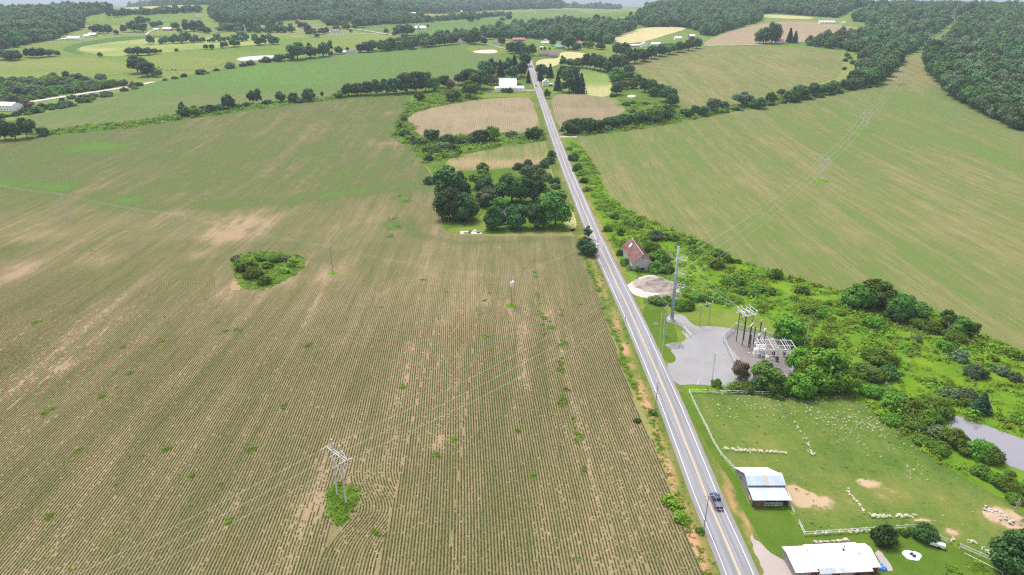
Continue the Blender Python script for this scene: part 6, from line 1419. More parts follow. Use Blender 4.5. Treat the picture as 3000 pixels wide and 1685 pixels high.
# ------------------------------------------------------------------ vehicles
def vehicle(e, L, Wd, H, hood, prof_cab, paint, pickup=False):
    m = MB()   # lower body: hull with tapered plan
    zb, zs = .42, .95 if not pickup else 1.12
    for_ = [(-L / 2, .84), (-L / 2 + .35, .97), (L / 2 - .9, 1.0), (L / 2 - .25, .92), (L / 2, .74)]
    vs = []
    for x, k in for_:
        top = zs if x < L / 2 - 1.0 else zs - (.1 if x < L / 2 - .1 else .3)
        vs += [(x, -Wd / 2 * k, zb), (x, -Wd / 2 * k, top - .12), (x, -Wd / 2 * k * .93, top), (x, Wd / 2 * k * .93, top), (x, Wd / 2 * k, top - .12), (x, Wd / 2 * k, zb)]
    fs = [tuple(range(6))]
    for i in range(len(for_) - 1):
        fs += [(i * 6 + j, i * 6 + (j + 1) % 6, (i + 1) * 6 + (j + 1) % 6, (i + 1) * 6 + j)[::-1] for j in range(6)]
    fs.append(tuple(reversed(range((len(for_) - 1) * 6, len(for_) * 6))))
    m.add(vs, fs); m.build('body', M[paint], e)
    a0, a1, b1, b0 = prof_cab     # rear base, rear top, front top, front base
    m = MB(); k = .78
    def cabin(mm, z0, z1, inset, w0, w1):
        mm.add([(a0 + inset, -Wd / 2 * w0, z0), (b0 - inset, -Wd / 2 * w0, z0), (b0 - inset, Wd / 2 * w0, z0), (a0 + inset, Wd / 2 * w0, z0),
                (a1, -Wd / 2 * w1, z1), (b1, -Wd / 2 * w1, z1), (b1, Wd / 2 * w1, z1), (a1, Wd / 2 * w1, z1)], [(3, 2, 1, 0), (4, 5, 6, 7), (0, 1, 5, 4), (1, 2, 6, 5), (2, 3, 7, 6), (3, 0, 4, 7)])
    cabin(m, zs - .01, H - .07, 0, .92, k); m.build('cabin_glass', M['glass'], e)
    m = MB(); m.box(((a1 + b1) / 2, 0, H - .08), (b1 - a1 + .15, Wd * k + .06, .09), 0, 0, .93); m.build('roof', M[paint], e)
    for s in (-1, 1):
        m = MB()
        for xa, xb in ((a0, a1), (b0, b1), ((a0 + b0) / 2, (a1 + b1) / 2)):
            m.tube([(xa, s * Wd / 2 * .925, zs - .02), (xb, s * Wd / 2 * k * 1.01, H - .05)], .045, 5)
        m.build('pillar', M[paint], e)
        m = MB(); m.box((b0 - .35, s * (Wd / 2 + .14), zs + .02), (.14, .26, .2)); m.build('mirror', M['rubber'], e)
        m = MB(); m.box((L / 2 - .12, s * Wd * .3, zs - .42), (.14, .38, .2)); m.build('headlight', M['headlight'], e)
        m = MB(); m.box((-L / 2 - .02, s * Wd * .385, zs - .42), (.09, .16, .38)); m.build('taillight', M['taillight'], e)
        for x in (-L * .31, L * .32):
            w = MB(); w.tube([(x, s * (Wd / 2 - .2), .39), (x, s * (Wd / 2 + .03), .39)], .39, 14); wo_ = w.build('wheel', M['rubber'], e)
            w = MB(); w.tube([(x, s * (Wd / 2 + .031), .39), (x, s * (Wd / 2 + .05), .39)], .23, 10); w.build('rim', M['chrome'], wo_)
    m = MB(); m.box((-L / 2 - .06, 0, .46), (.16, Wd * .86, .2)); m.build('rear_bumper', M['chrome'], e)
    m = MB(); m.box((L / 2 - .04, 0, .46), (.2, Wd * .72, .24)); m.build('front_bumper', M['chrome'], e)
    m = MB(); m.box((-L / 2 - .15, 0, .5), (.02, .34, .16)); m.build('number_plate', M['plate'], e)
    if pickup:
        m = MB(); m.box(((-L / 2 + a0) / 2 + .04, 0, zs), (a0 + L / 2 - .14, Wd * .82, .04)); m.build('bed_cover', M['bedcover'], e)
        for s in (-1, 1):
            m = MB(); m.box(((-L / 2 + a0) / 2, s * Wd * .44, zs - .005), (a0 + L / 2 - .05, .12, .07)); m.build('bed_rail', M[paint], e)
        m = MB(); m.box((-L / 2 + .03, 0, zs - .55), (.07, Wd * .74, .6)); m.build('tailgate', M[paint], e)
        for x in (.05, .35): 
            m = MB(); m.box((a0 + x + .3, .25 * (x - .2), H), (.12, .1, .05)); m.build('cab_lamp', M['headlight'], e)
    else:
        m = MB(); m.box((L / 2 - .8, 0, zs - .06), (1.1, Wd * .8, .05), 0, 0, .9); m.build('hood', M[paint], e)
th = math.atan2(*reversed((RL[6] - RL[3])[:]))
p = at(2106, 1474); 
e = empty('pickup_truck', (rx(p.y) + 1.62, p.y, .1), 'dark blue pickup truck driving away on the road beside the barn', 'pickup truck', None, th)
vehicle(e, 5.9, 2.02, 1.9, 1, (-.75, -.55, 1.0, 1.75), 'truckblue', True)
p = at(1566, 254); e = empty('car', (rx(p.y) - 1.0, p.y, p.z + float(lift(8, p.y))), 'dark car far up the road by the white barn', 'car', None, th); vehicle(e, 4.6, 1.85, 1.5, 1, (-1.9, -1.1, .35, 1.2), 'truckblue')
p = at(1573, 165); e = empty('car', (p.x, p.y, p.z), 'white car parked by the mauve roofed house', 'car', None, .1); vehicle(e, 4.6, 1.85, 1.5, 1, (-1.9, -1.1, .35, 1.2), 'white_paint')
p = at(1540, 265); e = empty('car', (p.x, p.y, p.z), 'white car at the corner of the white barn', 'car', None, .2); vehicle(e, 4.4, 1.8, 1.5, 1, (-1.9, -1.1, .35, 1.2), 'white_paint')
lbq = lambda u, v: LB + Vector((u * math.cos(rz) - v * math.sin(rz), u * math.sin(rz) + v * math.cos(rz), .06))
e = empty('car', lbq(9.2, -3.3), 'white car nosed up to the garage doors', 'car', None, rz + math.pi / 2); vehicle(e, 4.6, 1.85, 1.55, 1, (-1.9, -1.1, .35, 1.2), 'white_paint')
e = empty('car', lbq(14.6, -3.6), 'dark blue car parked by the red door of the low building', 'car', None, rz + math.pi / 2 + .1); vehicle(e, 4.6, 1.85, 1.5, 1, (-1.9, -1.1, .35, 1.2), 'truckblue')
# ------------------------------------------------------------------ poles, towers, wires
def wire(a, b, sag, label, group, r=.02):
    a, b = Vector(a), Vector(b); n = max(8, int((b - a).length / 7)); m = MB()
    m.tube([a.lerp(b, k / n) - Vector((0, 0, 4 * sag * (k / n) * (1 - k / n))) for k in range(n + 1)], r, 4, 0, False)
    return tag(m.build('power_line', M['wire']), label, 'wire', group)
def insulator(m, p, q, r=.09, n=6):
    p, q = Vector(p), Vector(q)
    pts = []; rs = []
    for k in range(n):
        t0, t1 = k / n, (k + .5) / n
        pts += [p.lerp(q, t0 + .02), p.lerp(q, t1)]; rs += [r, r * .45]
    m.tube(pts, rs, 8)
LD_ = (at(1968, 938) - Vector((-42.4, 142.1, 0))).normalized(); PERP = Vector((LD_.y, -LD_.x, 0))
def hframe(c, label, h=17.0, group='wooden H frame towers of the power line', spread=2.0, deadend=True, sc=1.0):
    e = empty('wooden_tower', c, label, 'power tower', group, math.atan2(PERP.y, PERP.x))
    for s in (-1, 1):
        m = MB(); m.tube([(s * spread, 0, -.4), (s * spread * .9, 0, h)], [.26 * sc, .17 * sc], 8); m.build('pole', M['silverwood'], e)
    for dy in (-.26, .26):
        m = MB(); m.box((0, dy, h - 3.3), (8.6, .14, .3)); m.build('crossarm', M['silverwood'], e)
    for s in (-1, 1):
        m = MB(); m.tube([(s * spread * .92, .32, h - 1.4), (s * 4.1, .32, h - 3.0)], .09, 5); m.build('arm_brace', M['silverwood'], e)
        m = MB(); m.tube([(s * spread * .92, s * .3, h - 4.6), (-s * spread * .96, s * .3, h - 8.6)], .1, 5); m.build('cross_brace', M['silverwood'], e)
    att = []
    for x in (-4.1, 0, 4.1):
        for s in ((-1, 1) if deadend else (0,)):
            m = MB()
            if deadend: insulator(m, (x, s * .35, h - 3.1), (x, s * 1.9, h - 3.35), .15, 7)
            else: insulator(m, (x, 0, h - 3.3), (x, 0, h - 4.7), .15, 6)
            m.build('insulator', M['insul'], e)
        if deadend:
            m = MB(); m.tube([(x, -1.9, h - 3.35), (x + .1, -1.0, h - 4.5), (x + .1, 1.0, h - 4.5), (x, 1.9, h - 3.35)], .03, 4); m.build('jumper', M['wire'], e)
        w = Vector((c[0], c[1], c[2] + h - (3.35 if deadend else 4.7))) + PERP * x
        att.append((w - LD_ * (1.9 if deadend else 0), w + LD_ * (1.9 if deadend else 0)))
    return att
HA = hframe(Vector((-42.4, 142.1, 0)), 'nearest wooden H frame tower on the weedy island in the near field', 16.8)
HB = hframe(at(2405, 527), 'wooden H frame tower nearest in the huge right field', 17.5, deadend=False, sc=1.6)
HC = hframe(at(2532, 378), 'second wooden H frame tower up the huge right field', 17.0, deadend=False, sc=1.9)
HD = hframe(at(2638, 243), 'third wooden H frame tower near the wood cutting', 17.0, deadend=False, sc=2.2)
HE = hframe(at(2722, 128), 'wooden H frame tower inside the wood cutting', 17.0, deadend=False, sc=1.8)
HG = hframe(at(2790, 66), 'farthest wooden H frame tower high in the wood cutting', 17.0, deadend=False, sc=2.2)
# steel pole
SPC = at(1968, 938); HS = 30.3
e = empty('steel_pole', SPC, 'tall blue grey steel transmission pole on the gravel yard', 'power pole', None, math.atan2(PERP.y, PERP.x))
m = MB(); m.tube([(0, 0, .5), (0, 0, HS)], [.72, .36], 12); m.build('shaft', M['steel'], e, shade=True)
m = MB(); m.tube([(0, 0, -.3), (0, 0, .55)], 1.35, 14); m.build('foundation', M['concrete'], e)
m = MB(); m.tube([(0, 0, .55), (0, 0, .68)], 1.0, 14); m.build('base_flange', M['steel'], e)
lv = [zat(SPC.y, y) for y in (757, 797, 836)]
SW = []; S2 = []
for k, z in enumerate(lv):
    b = MB()
    for dy in (-.5, .5):
        b.tube([(.3, dy * .7, z), (4.0, dy * .25, z + .25)], .07, 5); b.tube([(.3, dy * .7, z - 1.3), (4.0, dy * .2, z + .2)], .06, 5)
        for t in (.2, .45, .7):
            b.tube([(.3 + 3.7 * t, dy * (.7 - .45 * t), z + .25 * t), (.3 + 3.7 * (t + .12), dy * (.7 - .5 * t), z - 1.3 + 1.5 * (t + .12))], .045, 4)
    br = b.build('arm_bracket', M['galv'], e)
    for x, hh in ((2.2, 1.5), (4.0, 1.2)):
        q = MB(); insulator(q, (x, 0, z + .2), (x, 0, z + .2 + hh), .2, 6); q.build('insulator', M['insul'], br)
    for s in (-1, 1):
        q = MB(); insulator(q, (.1, s * .45, z + .1), (.1, s * 2.3, z - .15), .16, 7); q.build('insulator', M['insul'], e)
    q = MB(); q.tube([(.1, -2.3, z - .15), (2.2, -.2, z + 1.75), (4.0, .1, z + 1.4), (.1, 2.3, z - .15)], .035, 4); q.build('jumper', M['wire'], e)
    base = Vector((SPC.x, SPC.y, z - .15))
    SW.append(base - LD_ * 2.3); S2.append(base + LD_ * 2.3)
NM = ['left', 'middle', 'right']
for k in range(3):
    sp_ = HA[k][0] - LD_ * 130 + Vector((0, 0, 1))
    wire(sp_, HA[k][0], 2.2, f'{NM[k]} of three overhead wires leaving the nearest tower to lower left', 'high voltage wires', .028)
    wire(HA[k][1], SW[k], 3.0, f'{["upper", "middle", "lower"][k]} overhead wire from the nearest tower to the steel pole', 'high voltage wires', .028)
    wire(S2[k], HB[k][0], 4.5, f'{["upper", "middle", "lower"][k]} overhead wire from the steel pole to the huge field', 'high voltage wires', .032)
    for nm, (a, b) in (('first to second', (HB, HC)), ('second to third', (HC, HD)), ('third to fourth', (HD, HE)), ('fourth to farthest', (HE, HG))):
        wire(a[k][1], b[k][0], 3.5, f'{NM[k]} overhead wire from {nm} tower of the right field', 'high voltage wires', .04)
# wooden utility poles
def upole(px, py, h, label, rz_=0., arms=((.5, 2.4),), trafo=0, lean=0., guy=None, mat='polewood', r=.17, loc=None):
    c = loc or at(px, py); e = empty('utility_pole', c, label, 'utility pole', 'wooden utility poles', rz_)
    m = MB(); m.tube([(0, 0, -.3), (lean * h, 0, h)], [r, r * .62], 8); m.build('pole', M[mat], e)
    att = []
    for dz, wd_ in arms:
        m = MB(); m.box((lean * (h - dz), -.14, h - dz - .06), (wd_, .11, .13)); m.build('crossarm', M[mat], e)
        for s in (-1, 0, 1) if wd_ > 1.5 else (-1, 1):
            x = s * (wd_ / 2 - .12) + lean * (h - dz)
            m = MB(); insulator(m, (x, -.14, h - dz + .06), (x, -.14, h - dz + .36), .075, 3); m.build('insulator', M['insul'], e)
            att.append(c + Vector((x * math.cos(rz_), x * math.sin(rz_), h - dz + .36)))
        m = MB(); m.tube([(lean * h - wd_ * .3, -.1, h - dz), (lean * h, -.1, h - dz - .8), (lean * h + wd_ * .3, -.1, h - dz)], .03, 4); m.build('arm_brace', M['galv'], e)
    for k in range(trafo):
        a = -1.57 + (k - (trafo - 1) / 2) * 1.15
        m = MB(); x, y = .72 * math.cos(a) + lean * h, .72 * math.sin(a); m.tube([(x, y, h - 4.1), (x, y, h - 2.3)], .5, 12); m.tube([(x, y, h - 2.3), (x, y, h - 2.2)], [.5, .3], 12)
        t = m.build('transformer', M['trafo'], e)
        q = MB(); insulator(q, (x, y - .15, h - 2.2), (x, y - .15, h - 1.8), .07, 3); q.build('bushing', M['insul'], t)
    return att
lr = math.atan2((at(1498, 893) - at(195, 635)).y, (at(1498, 893) - at(195, 635)).x) + math.pi / 2
P1 = upole(195, 635, 13.4, 'grey utility pole farthest left in the crop field', lr, ((.3, 2.4), (2.2, 2.2)), r=.3, mat='silverwood')
P2 = upole(550, 702, 13.5, 'grey utility pole left of the overgrown island', lr, ((.5, 2.6), (2.4, 2.4)), r=.28, mat='silverwood')
P3 = upole(975, 800, 13.6, 'dark utility pole right of the overgrown island', lr, ((1.0, 2.6),), r=.22)
P4 = upole(1498, 893, 12.6, 'utility pole with three white transformers in the crop rows', lr, ((1.0, 2.2), (1.9, 1.6)), 3, r=.24)
P0 = [p + (at(195, 635) - at(550, 702)) for p in P1]
PR = upole(1747, 770, 12.0, 'utility pole with a transformer left of the road opposite the old barn', .35, ((.5, 2.4), (1.8, 1.8)), 2)
def span(A, B, n, sag, what, r=.014):
    for k in range(n): wire(A[k], B[k], sag, f'{["first", "second", "third", "fourth"][k]} thin line {what}', 'distribution wires', r)
span(P0, P1, 3, 1.4, 'running off to the left from the leftmost field pole', .016)
span(P1, P2, 3, 1.4, 'between the two left field poles', .016); span(P2, P3, 3, 1.6, 'above the overgrown island', .016); span(P3, P4, 3, 1.8, 'from dark field pole to transformer pole', .01); span(P4, PR, 3, .8, 'from transformer pole to the roadside pole', .01)
A1 = upole(2060, 1561, 11.0, 'grey roadside pole in front of the pickup truck', .1, ((.25, 2.4),), lean=.02)
A2 = upole(1918, 1213, 11.0, 'grey roadside pole with a slanting arm beside the gravel yard entrance', .75, ((.3, 1.2), (1.6, 2.8)), lean=.03)
G1 = upole(1947, 983, 12.4, 'double deck wooden pole left of the steel pole', 1.0, ((.3, 2.6),), r=.2)
G2 = upole(1943, 987, 9.6, 'shorter wooden pole with level arm left of the steel pole', 0.0, ((.25, 2.8),), r=.2)
upole(1832, 940, 3.4, 'short bare wooden post on the left road edge', 0, (), r=.12)
A3 = upole(1654, 580, 11.0, 'roadside pole beside the grove', .1, ((.3, 2.0),))
A4 = upole(1612, 450, 11.0, 'roadside pole before the bushy triangle', .1, ((.3, 2.0),))
A5 = upole(1590, 372, 11.0, 'roadside pole beside the brown field', .1, ((.3, 2.0),))
A6 = upole(1579, 322, 11.0, 'roadside pole farthest up the road', .1, ((.3, 2.0),))
span(A1, A2, 3, .9, 'along the road between the two near roadside poles'); span(A2, G2, 3, .7, 'from the slanting arm pole to the short pole'); span(G1, PR, 3, 1.2, 'across to the old barn roadside pole')
span([p - Vector((0, 60, 0)) + Vector((3, 0, 0)) for p in A1], A1, 3, 1.0, 'leaving the bottom edge along the road')
span(PR, A3, 3, 1.4, 'along the road past the grove'); span(A3, A4, 3, 1.2, 'along the road past the thicket'); span(A4, A5, 3, 1.2, 'along the road past the triangle'); span(A5, A6, 3, 1.0, 'along the road by the brown field')
LP = upole(2085, 1122, 11.2, 'pale pole with crowded arms standing in the gravel yard', .2, ((.4, 2.0), (1.1, 1.8), (1.8, 1.6)), r=.16, mat='silverwood')
span(LP, [at(2215, 1100) + Vector((k * .6, 0, 6.0)) for k in range(3)], 3, .4, 'from the yard pole to the substation frame', .025)
upole(2355, 1012, 10.2, 'bare leaning pole among the trees behind the substation', 0, (), lean=.07, mat='silverwood', r=.2)
# far left valley poles
upole(221, 284, 10, 'tiny pole beside the valley road', 0, ((.4, 2.2),), r=.25); upole(428, 243, 9, 'tiny pole right of the valley scrub', 0, ((.4, 2.0),), r=.22); upole(522, 226, 9, 'tiny pole above the long field edge', 0, ((.4, 2.0),), r=.22)
# bus stand with three insulators
a, b = at(2052, 955), at(2072, 950); e = empty('switch_stand', (a + b) / 2, 'two legged wooden stand with three white insulators on the grass', 'switch stand', None, math.atan2((b - a).y, (b - a).x)); hl = (b - a).length / 2 + .6
for s in (-1, 1):
    m = MB(); m.tube([(s * hl, 0, -.2), (s * hl, 0, 8.4)], [.17, .12], 7); m.build('leg', M['polewood'], e)
m = MB(); m.box((0, 0, 8.35), (hl * 2 + 2.6, .25, .3)); m.build('beam', M['polewood'], e)
for s in (-1, 0, 1):
    m = MB(); insulator(m, (s * (hl + .9), 0, 8.65), (s * (hl + .9) + .1, 0, 9.9), .16, 6); m.build('insulator', M['insul'], e)
TS = at(2176, 1004)
# substation switch structure on four dark poles
e = empty('switch_structure', TS, 'four legged dark switch structure with many white insulators', 'switch structure', None, .35)
for x in (-1.6, 1.6):
    for y in (-1.7, 1.7):
        m = MB(); m.tube([(x, y, -.2), (x, y, 11.6)], [.16, .13], 8); m.build('leg', M['darkpole'], e)
for y in (-1.7, 1.7):
    m = MB(); m.box((0, y, 11.5), (6.4, .22, .26)); m.build('beam', M['galv'], e)
for x in (-1.6, 1.6):
    m = MB(); m.box((x, 0, 11.77), (.22, 5.6, .24)); m.build('beam', M['galv'], e)
    m = MB(); m.tube([(x, -1.6, 8.6), (x, 1.6, 11.2)], .07, 5); m.tube([(x, 1.6, 8.6), (x, -1.6, 11.2)], .07, 5); m.build('cross_brace', M['darkpole'], e)
for x in (-2.6, -.9, .9, 2.6):
    for y in (-1.7, 1.7):
        m = MB(); insulator(m, (x, y, 11.78), (x + .1, y, 13.2), .19, 6); m.build('insulator', M['insul'], e)
    m = MB(); m.tube([(x, -2.4, 13.1), (x, -1.0, 13.3), (x, 1.4, 13.4), (x, 2.6, 13.9)], .07, 5); m.build('switch_blade', M['galv'], e)
for k in range(3): wire(SPC + PERP * 4.0 + Vector((0, 0, lv[k] + 1.3)), TS + Vector((-1.5 + 1.2 * k, -1.2 + 1.0 * k, 12.9)), .8, f'{["upper", "middle", "lower"][k]} wire from the steel pole arms to the substation', 'substation wires', .04)
e = empty('low_bus_stand', at(2176, 1010) + Vector((1.2, -2.2, 0)), 'single dark post with a slanting grey beam beside the switch structure', 'bus stand', None, 1.0)
m = MB(); m.tube([(0, 0, -.2), (0, 0, 8.6)], .16, 8); m.build('post', M['darkpole'], e); m = MB(); m.box((1.0, 0, 8.6), (4.4, .3, .26)); m.build('beam', M['silverwood'], e)
for k, (px, py, h) in enumerate(((2196, 1022, 5.6), (2206, 1012, 7.6), (2222, 1002, 8.2))):
    c = at(px, py); e = empty('switch_post', c, f'dark round post with white switch and slanting bar, {ordn(k + 1)} from the left behind the transformer', 'switch post', 'switch posts behind the transformer', -.5)
    m = MB(); m.tube([(0, 0, -.1), (0, 0, h)], .22, 9); m.build('post', M['darkpole'], e); m = MB(); m.tube([(0, 0, 0), (0, 0, .15)], .55, 10); m.build('footing', M['concrete'], e)
    m = MB(); m.tube([(1.9, 0, -.1), (1.9, 0, h - 3.4)], .18, 8); m.build('post', M['darkpole'], e)
    m = MB(); insulator(m, (0, 0, h), (0, 0, h + 1.0), .2, 5); m.build('insulator', M['insul'], e)
    m = MB(); m.tube([(0, 0, h + 1.0), (1.9, 0, h - 2.2)], .07, 5); m.build('switch_bar', M['galv'], e)
    m = MB(); insulator(m, (1.9, 0, h - 3.4), (1.9, 0, h - 2.2), .3, 5); m.build('insulator', M['insul'], e)
    m = MB(); m.box((1.5, .2, h - 3.5), (.6, .6, .8)); m.build('switch_box', M['trafo'], e)
# power transformer
TC = at(2226, 1040); e = empty('power_transformer', TC, 'big white power transformer inside the substation', 'transformer', None, -.1)
m = MB(); m.box((0, 0, -.1), (4.6, 3.4, .3)); m.build('plinth', M['concrete'], e)
m = MB(); m.box((0, 0, .2), (3.0, 2.2, 2.7), 0, 0, .98); m.build('tank', M['trafo'], e)
for s in (-1, 1):
    m = MB()
    for k in range(7): m.box((-1.2 + k * .4, s * 1.45, .5), (.12, .66, 2.0))
    m.build('radiator', M['trafo'], e)
m = MB(); m.tube([(-1.6, .5, 3.5), (1.5, .5, 3.5)], .42, 12); m.build('conservator', M['trafo'], e)
m = MB(); m.box((-1.95, -.2, .9), (.7, 1.3, 1.7)); m.build('control_box', M['trafo'], e)
for k in range(3):
    m = MB(); insulator(m, (-.9 + .9 * k, -.55, 2.9), (-.9 + .9 * k, -.75, 4.3), .2, 6); m.build('bushing', M['insul'], e)
# bus frame
FC = at(2268, 1052); e = empty('bus_frame', FC, 'pale steel bus frame of beams on columns beside the transformer', 'steel frame', None, -.08)
XS = (-5.4, -1.6, 2.4, 6.0); YS = (-3.4, 0, 4.2); zt_ = 5.2
for x in XS:
    for y in YS:
        m = MB(); m.box((x, y, -.1), (.16, .16, zt_ + .1)); m.build('column', M['galv'], e)
for y in YS:
    m = MB(); m.box((.3, y, zt_ + .002), (11.8, .16, .2)); m.build('beam', M['galv'], e)
for x in XS:
    m = MB(); m.box((x, .4, zt_ + .205), (.16, 8.0, .18)); m.build('beam', M['galv'], e)
for y in (-3.4, 0): 
    m = MB(); m.box((.3, y, 3.0), (11.2, .12, .16)); m.build('beam', M['galv'], e)
for x in (-3.5, -.2, 3.6, 4.6):
    for y in (-3.4, 0, 4.2):
        m = MB(); insulator(m, (x, y, zt_ + .2), (x, y, zt_ + .75), .12, 4); m.build('insulator', M['insul'], e)
for x, y in ((-3, -1.6), (.4, -1.7), (3.9, -1.5), (3.9, 2), (.2, 2.2)):
    m = MB(); m.box((x, y, .6), (.9, .9, 1.3)); m.tube([(x - .3, y - .3, -.1), (x - .3, y - .3, .6)], .06, 5); m.tube([(x + .3, y + .3, -.1), (x + .3, y + .3, .6)], .06, 5); m.tube([(x, y, 1.9), (x, y, 2.6)], .14, 7); m.build('breaker', M['trafo'] if x < 0 else M['darkpole'], e)
for x in (-4.6, -3.9, -.9, -.2, 3.0, 3.7):
    m = MB(); m.tube([(x, -3.6, zt_ + .85), (x, 4.4, zt_ + .85)], .05, 5); m.build('bus_pipe', M['galv'], e)
for x in (-3.5, .4, 4.2):
    m = MB(); m.tube([(x, -1.7, 2.6), (x, -1.7, zt_ + .8)], .045, 4); m.tube([(x + .3, 2.1, 2.4), (x + .3, 2.1, zt_ + .8)], .045, 4); m.build('riser', M['galv'], e)
for k, (px, py, h) in enumerate(((2150, 985, 5.5), (2290, 1075, 6.5), (2215, 1070, 4.5), (2188, 1060, 3.5))):
    c = at(px, py); e2 = empty('lamp_mast', c, f'thin grey mast inside the substation fence, {ordn((1, 4, 3, 2)[k])} from left', 'mast', 'thin masts inside the substation')
    m = MB(); m.tube([(0, 0, 0), (0, 0, h)], .07, 6); m.build('shaft', M['galv'], e2); m = MB(); m.box((.3, 0, h), (.8, .25, .14)); m.build('lamp_head', M['galv'], e2)
for k, (px, py, s) in enumerate(((2236, 1085, 1.0), (2207, 1108, .8), (2324, 1100, .9))):
    c = at(px, py); e = empty('control_cabinet', c, ['white upright cabinet in front of the bus frame', 'small white cabinet near the brown shrub', 'white equipment stand right of the bus frame'][k], 'cabinet', None, -.2)
    m = MB(); m.box((0, 0, .3), (.9 * s, .8 * s, 2.3 * s)); m.build('case', M['trafo'], e); m = MB(); m.box((0, 0, 0), (1.1 * s, 1.0 * s, .32)); m.build('plinth', M['concrete'], e); m = MB(); m.box((0, -.42 * s, .5), (.7 * s, .04, 1.9 * s)); m.build('door', M['galv'], e)
# chain link fence
CF = W([(2180, 1118), (2150, 1072), (2119, 1004), (2119, 996), (2154, 963), (2210, 978), (2285, 1000), (2318, 1020)]); e = empty('chain_link_fence', CF[0], 'silver chain link fence around the substation', 'fence'); o0 = CF[0]
def mesh_mat():
    m, nt, p = nodes('chain_link'); p.inputs['Base Color'].default_value = (.5, .5, .52, 1); p.inputs['Roughness'].default_value = .5
    t = nt.nodes.new('ShaderNodeBsdfTransparent'); mx = nt.nodes.new('ShaderNodeMixShader'); mx.inputs[0].default_value = .22
    out = [k for k in nt.nodes if k.type == 'OUTPUT_MATERIAL'][0]
    nt.links.new(t.outputs[0], mx.inputs[1]); nt.links.new(p.outputs[0], mx.inputs[2]); nt.links.new(mx.outputs[0], out.inputs[0]); return m
M['chain'] = mesh_mat()
for a, b in zip(CF[:-1], CF[1:]):
    n = max(1, int((b - a).length / 3)); 
    for k in range(n):
        p, q = a.lerp(b, k / n) - o0, a.lerp(b, (k + 1) / n) - o0
        m = MB(); m.tube([p, p + Vector((0, 0, 2.4))], .06, 6); m.build('post', M['galv'], e)
        m = MB(); m.tube([p + Vector((0, 0, 2.36)), q + Vector((0, 0, 2.36))], .05, 5); m.build('top_rail', M['galv'], e)
        m = MB(); m.slab([p + Vector((0, 0, .05)), q + Vector((0, 0, .05)), q + Vector((0, 0, 2.3)), p + Vector((0, 0, 2.3))], .01); m.build('mesh_panel', M['chain'], e)
# guard rails by the gravel drive
for k, (pa, pb) in enumerate((((2002, 960), (2024, 987)), ((1998, 978), (2014, 994)), ((2043, 1131), (2050, 1113)))):
    a, b = at(*pa), at(*pb); e = empty('pipe_gate', a, ['long white pipe gate beside the gravel drive', 'short white pipe gate beside the gravel drive', 'white gate bar lying at the yard edge'][k], 'gate'); v = b - a
    for z in ((1.1, .5) if k < 2 else (.4,)):
        m = MB(); m.tube([Vector((0, 0, z)), v + Vector((0, 0, z))], .06, 6); m.build('rail', M['white_paint'], e)
    for t in (0, .5, 1):
        m = MB(); m.tube([v * t + Vector((0, 0, -.1)), v * t + Vector((0, 0, 1.15 if k < 2 else .42))], .06, 6); m.build('post', M['white_paint'], e)
# bare trees
def bare_tree(px, py, h, label, seed):
    rg = random.Random(seed); c = at(px, py); m = MB()
    def br(p, d, L, r, lev):
        q = p + d * L; m.tube([p, p.lerp(q, .5) + Vector((rg.uniform(-.1, .1) * L, rg.uniform(-.1, .1) * L, 0)), q], [r, r * .8, r * .55], 5, 0, False)
        if lev == 0: return
        for _ in range(3):
            dd = (d + Vector((rg.uniform(-1, 1), rg.uniform(-1, 1), rg.uniform(-.3, .7))) * .75).normalized(); br(p.lerp(q, rg.uniform(.6, 1)), dd, L * rg.uniform(.55, .8), r * .55, lev - 1)
    br(Vector((0, 0, -.2)), Vector((.1, 0, 1)), h * .38, .17, 4)
    tag(m.build('bare_tree', M['deadwood'], None, c), label, 'dead tree', 'dead trees in the meadow')
bare_tree(2768, 982, 7, 'grey dead tree with bare branches at the meadow edge', 1); bare_tree(2668, 985, 4.5, 'low pale dead brush left of the dead tree at the meadow edge', 2)
bare_tree(2548, 1118, 6.5, 'bare branched dead tree in the scrub behind the paddock', 3); bare_tree(2590, 1142, 4, 'small reddish dead brush right of the bare branched tree', 5); bare_tree(2970, 1500, 4, 'pale dead branches above the dirt pile at the right edge', 6)
m = MB(); p = at(2735, 990); m.tube([(0, 0, .2), (1.8, -.5, .5), (3.6, -1.2, .3)], [.2, .15, .08], 6); tag(m.build('fallen_log', M['deadwood'], None, p), 'pale fallen log below the meadow edge trees', 'log')
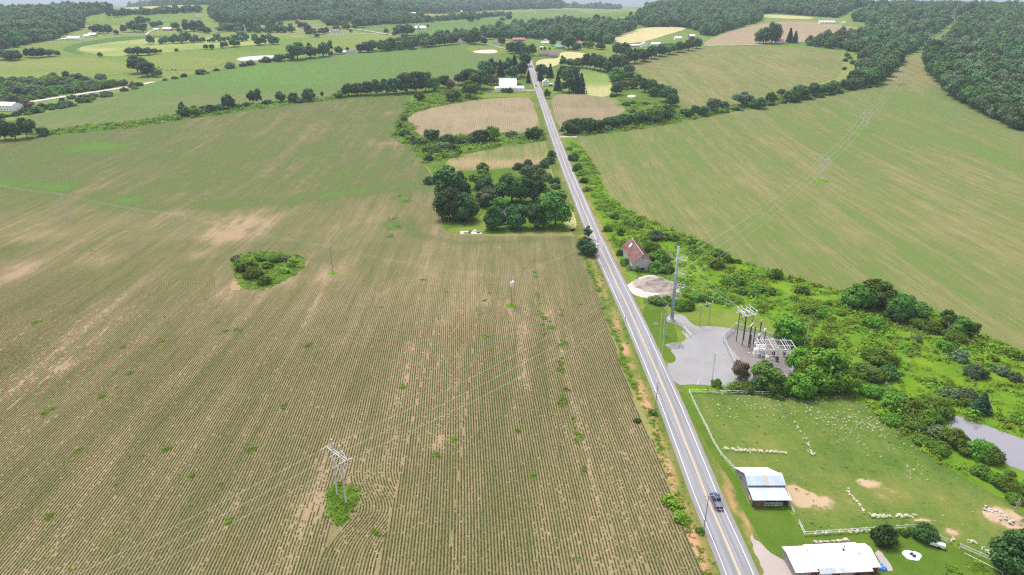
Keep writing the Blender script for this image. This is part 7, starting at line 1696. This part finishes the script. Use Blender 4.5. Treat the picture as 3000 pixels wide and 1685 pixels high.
# cows
def cow(px, py, mat, label, rz_, down=False):
    c = at(px, py); e = empty('cow', c, label, 'cow', 'cows on the far pasture', rz_); z = -.75 if down else 0
    m = MB(); m.tube([(-1.0, 0, 1.15 + z), (-.85, 0, 1.2 + z), (-.3, 0, 1.12 + z), (.4, 0, 1.15 + z), (.8, 0, 1.22 + z), (1.15, 0, 1.3 + z), (1.4, 0, 1.2 + z), (1.75, 0, .95 + z)], [.18, .38, .46, .46, .42, .26, .2, .12], 9)
    for x in (-.75, .65):
        for s in (-1, 1):
            if not down: m.tube([(x, s * .26, .95), (x - .06, s * .25, .5), (x, s * .25, .42), (x, s * .25, 0)], [.16, .09, .08, .07], 6)
    m.tube([(-1.02, 0, 1.25 + z), (-1.15, 0, .6 + max(z, -.45))], .04, 4)
    m.build('body', M[mat], e)
    m = MB(); m.ball((-.2, .1, 1.3 + z), (.42, .36, .32), 0, 7, 5); m.build('coat_patch', M['cowwhite' if mat == 'cowblack' else 'cowblack'], e)
for k, (x, y, mt) in enumerate(((466, 200, 'cowblack'), (471, 205, 'cowblack'), (476, 202, 'cowblack'), (490, 206, 'cowblack'), (499, 206, 'cowwhite'), (504, 205, 'cowblack'), (509, 204, 'cowwhite'), (514, 206, 'cowblack'), (502, 214, 'cowwhite'), (528, 216, 'cowwhite'), (463, 197, 'cowblack'))):
    cow(x, y, mt, f'{"mostly white" if mt == "cowwhite" else "mostly black"} cow on the pasture, {ordn(sorted([466,471,476,490,499,504,509,514,502,528,463]).index(x) + 1)} from the left', R.random() * 6)
# ------------------------------------------------------------------ air
hzm = bpy.data.materials.new('haze'); hzm.use_nodes = True; nt = hzm.node_tree; nt.nodes.clear()
ho = nt.nodes.new('ShaderNodeOutputMaterial'); pv = nt.nodes.new('ShaderNodeVolumePrincipled')
pv.inputs['Color'].default_value = (.7, .84, 1.0, 1); pv.inputs['Density'].default_value = HAZE
nt.links.new(pv.outputs[0], ho.inputs['Volume'])
m = MB(); m.box((0, 5600, -1.5), (18600, 12400, 175)); tag(m.build('haze', hzm), 'pale haze hanging over the whole valley', None, None, 'stuff')
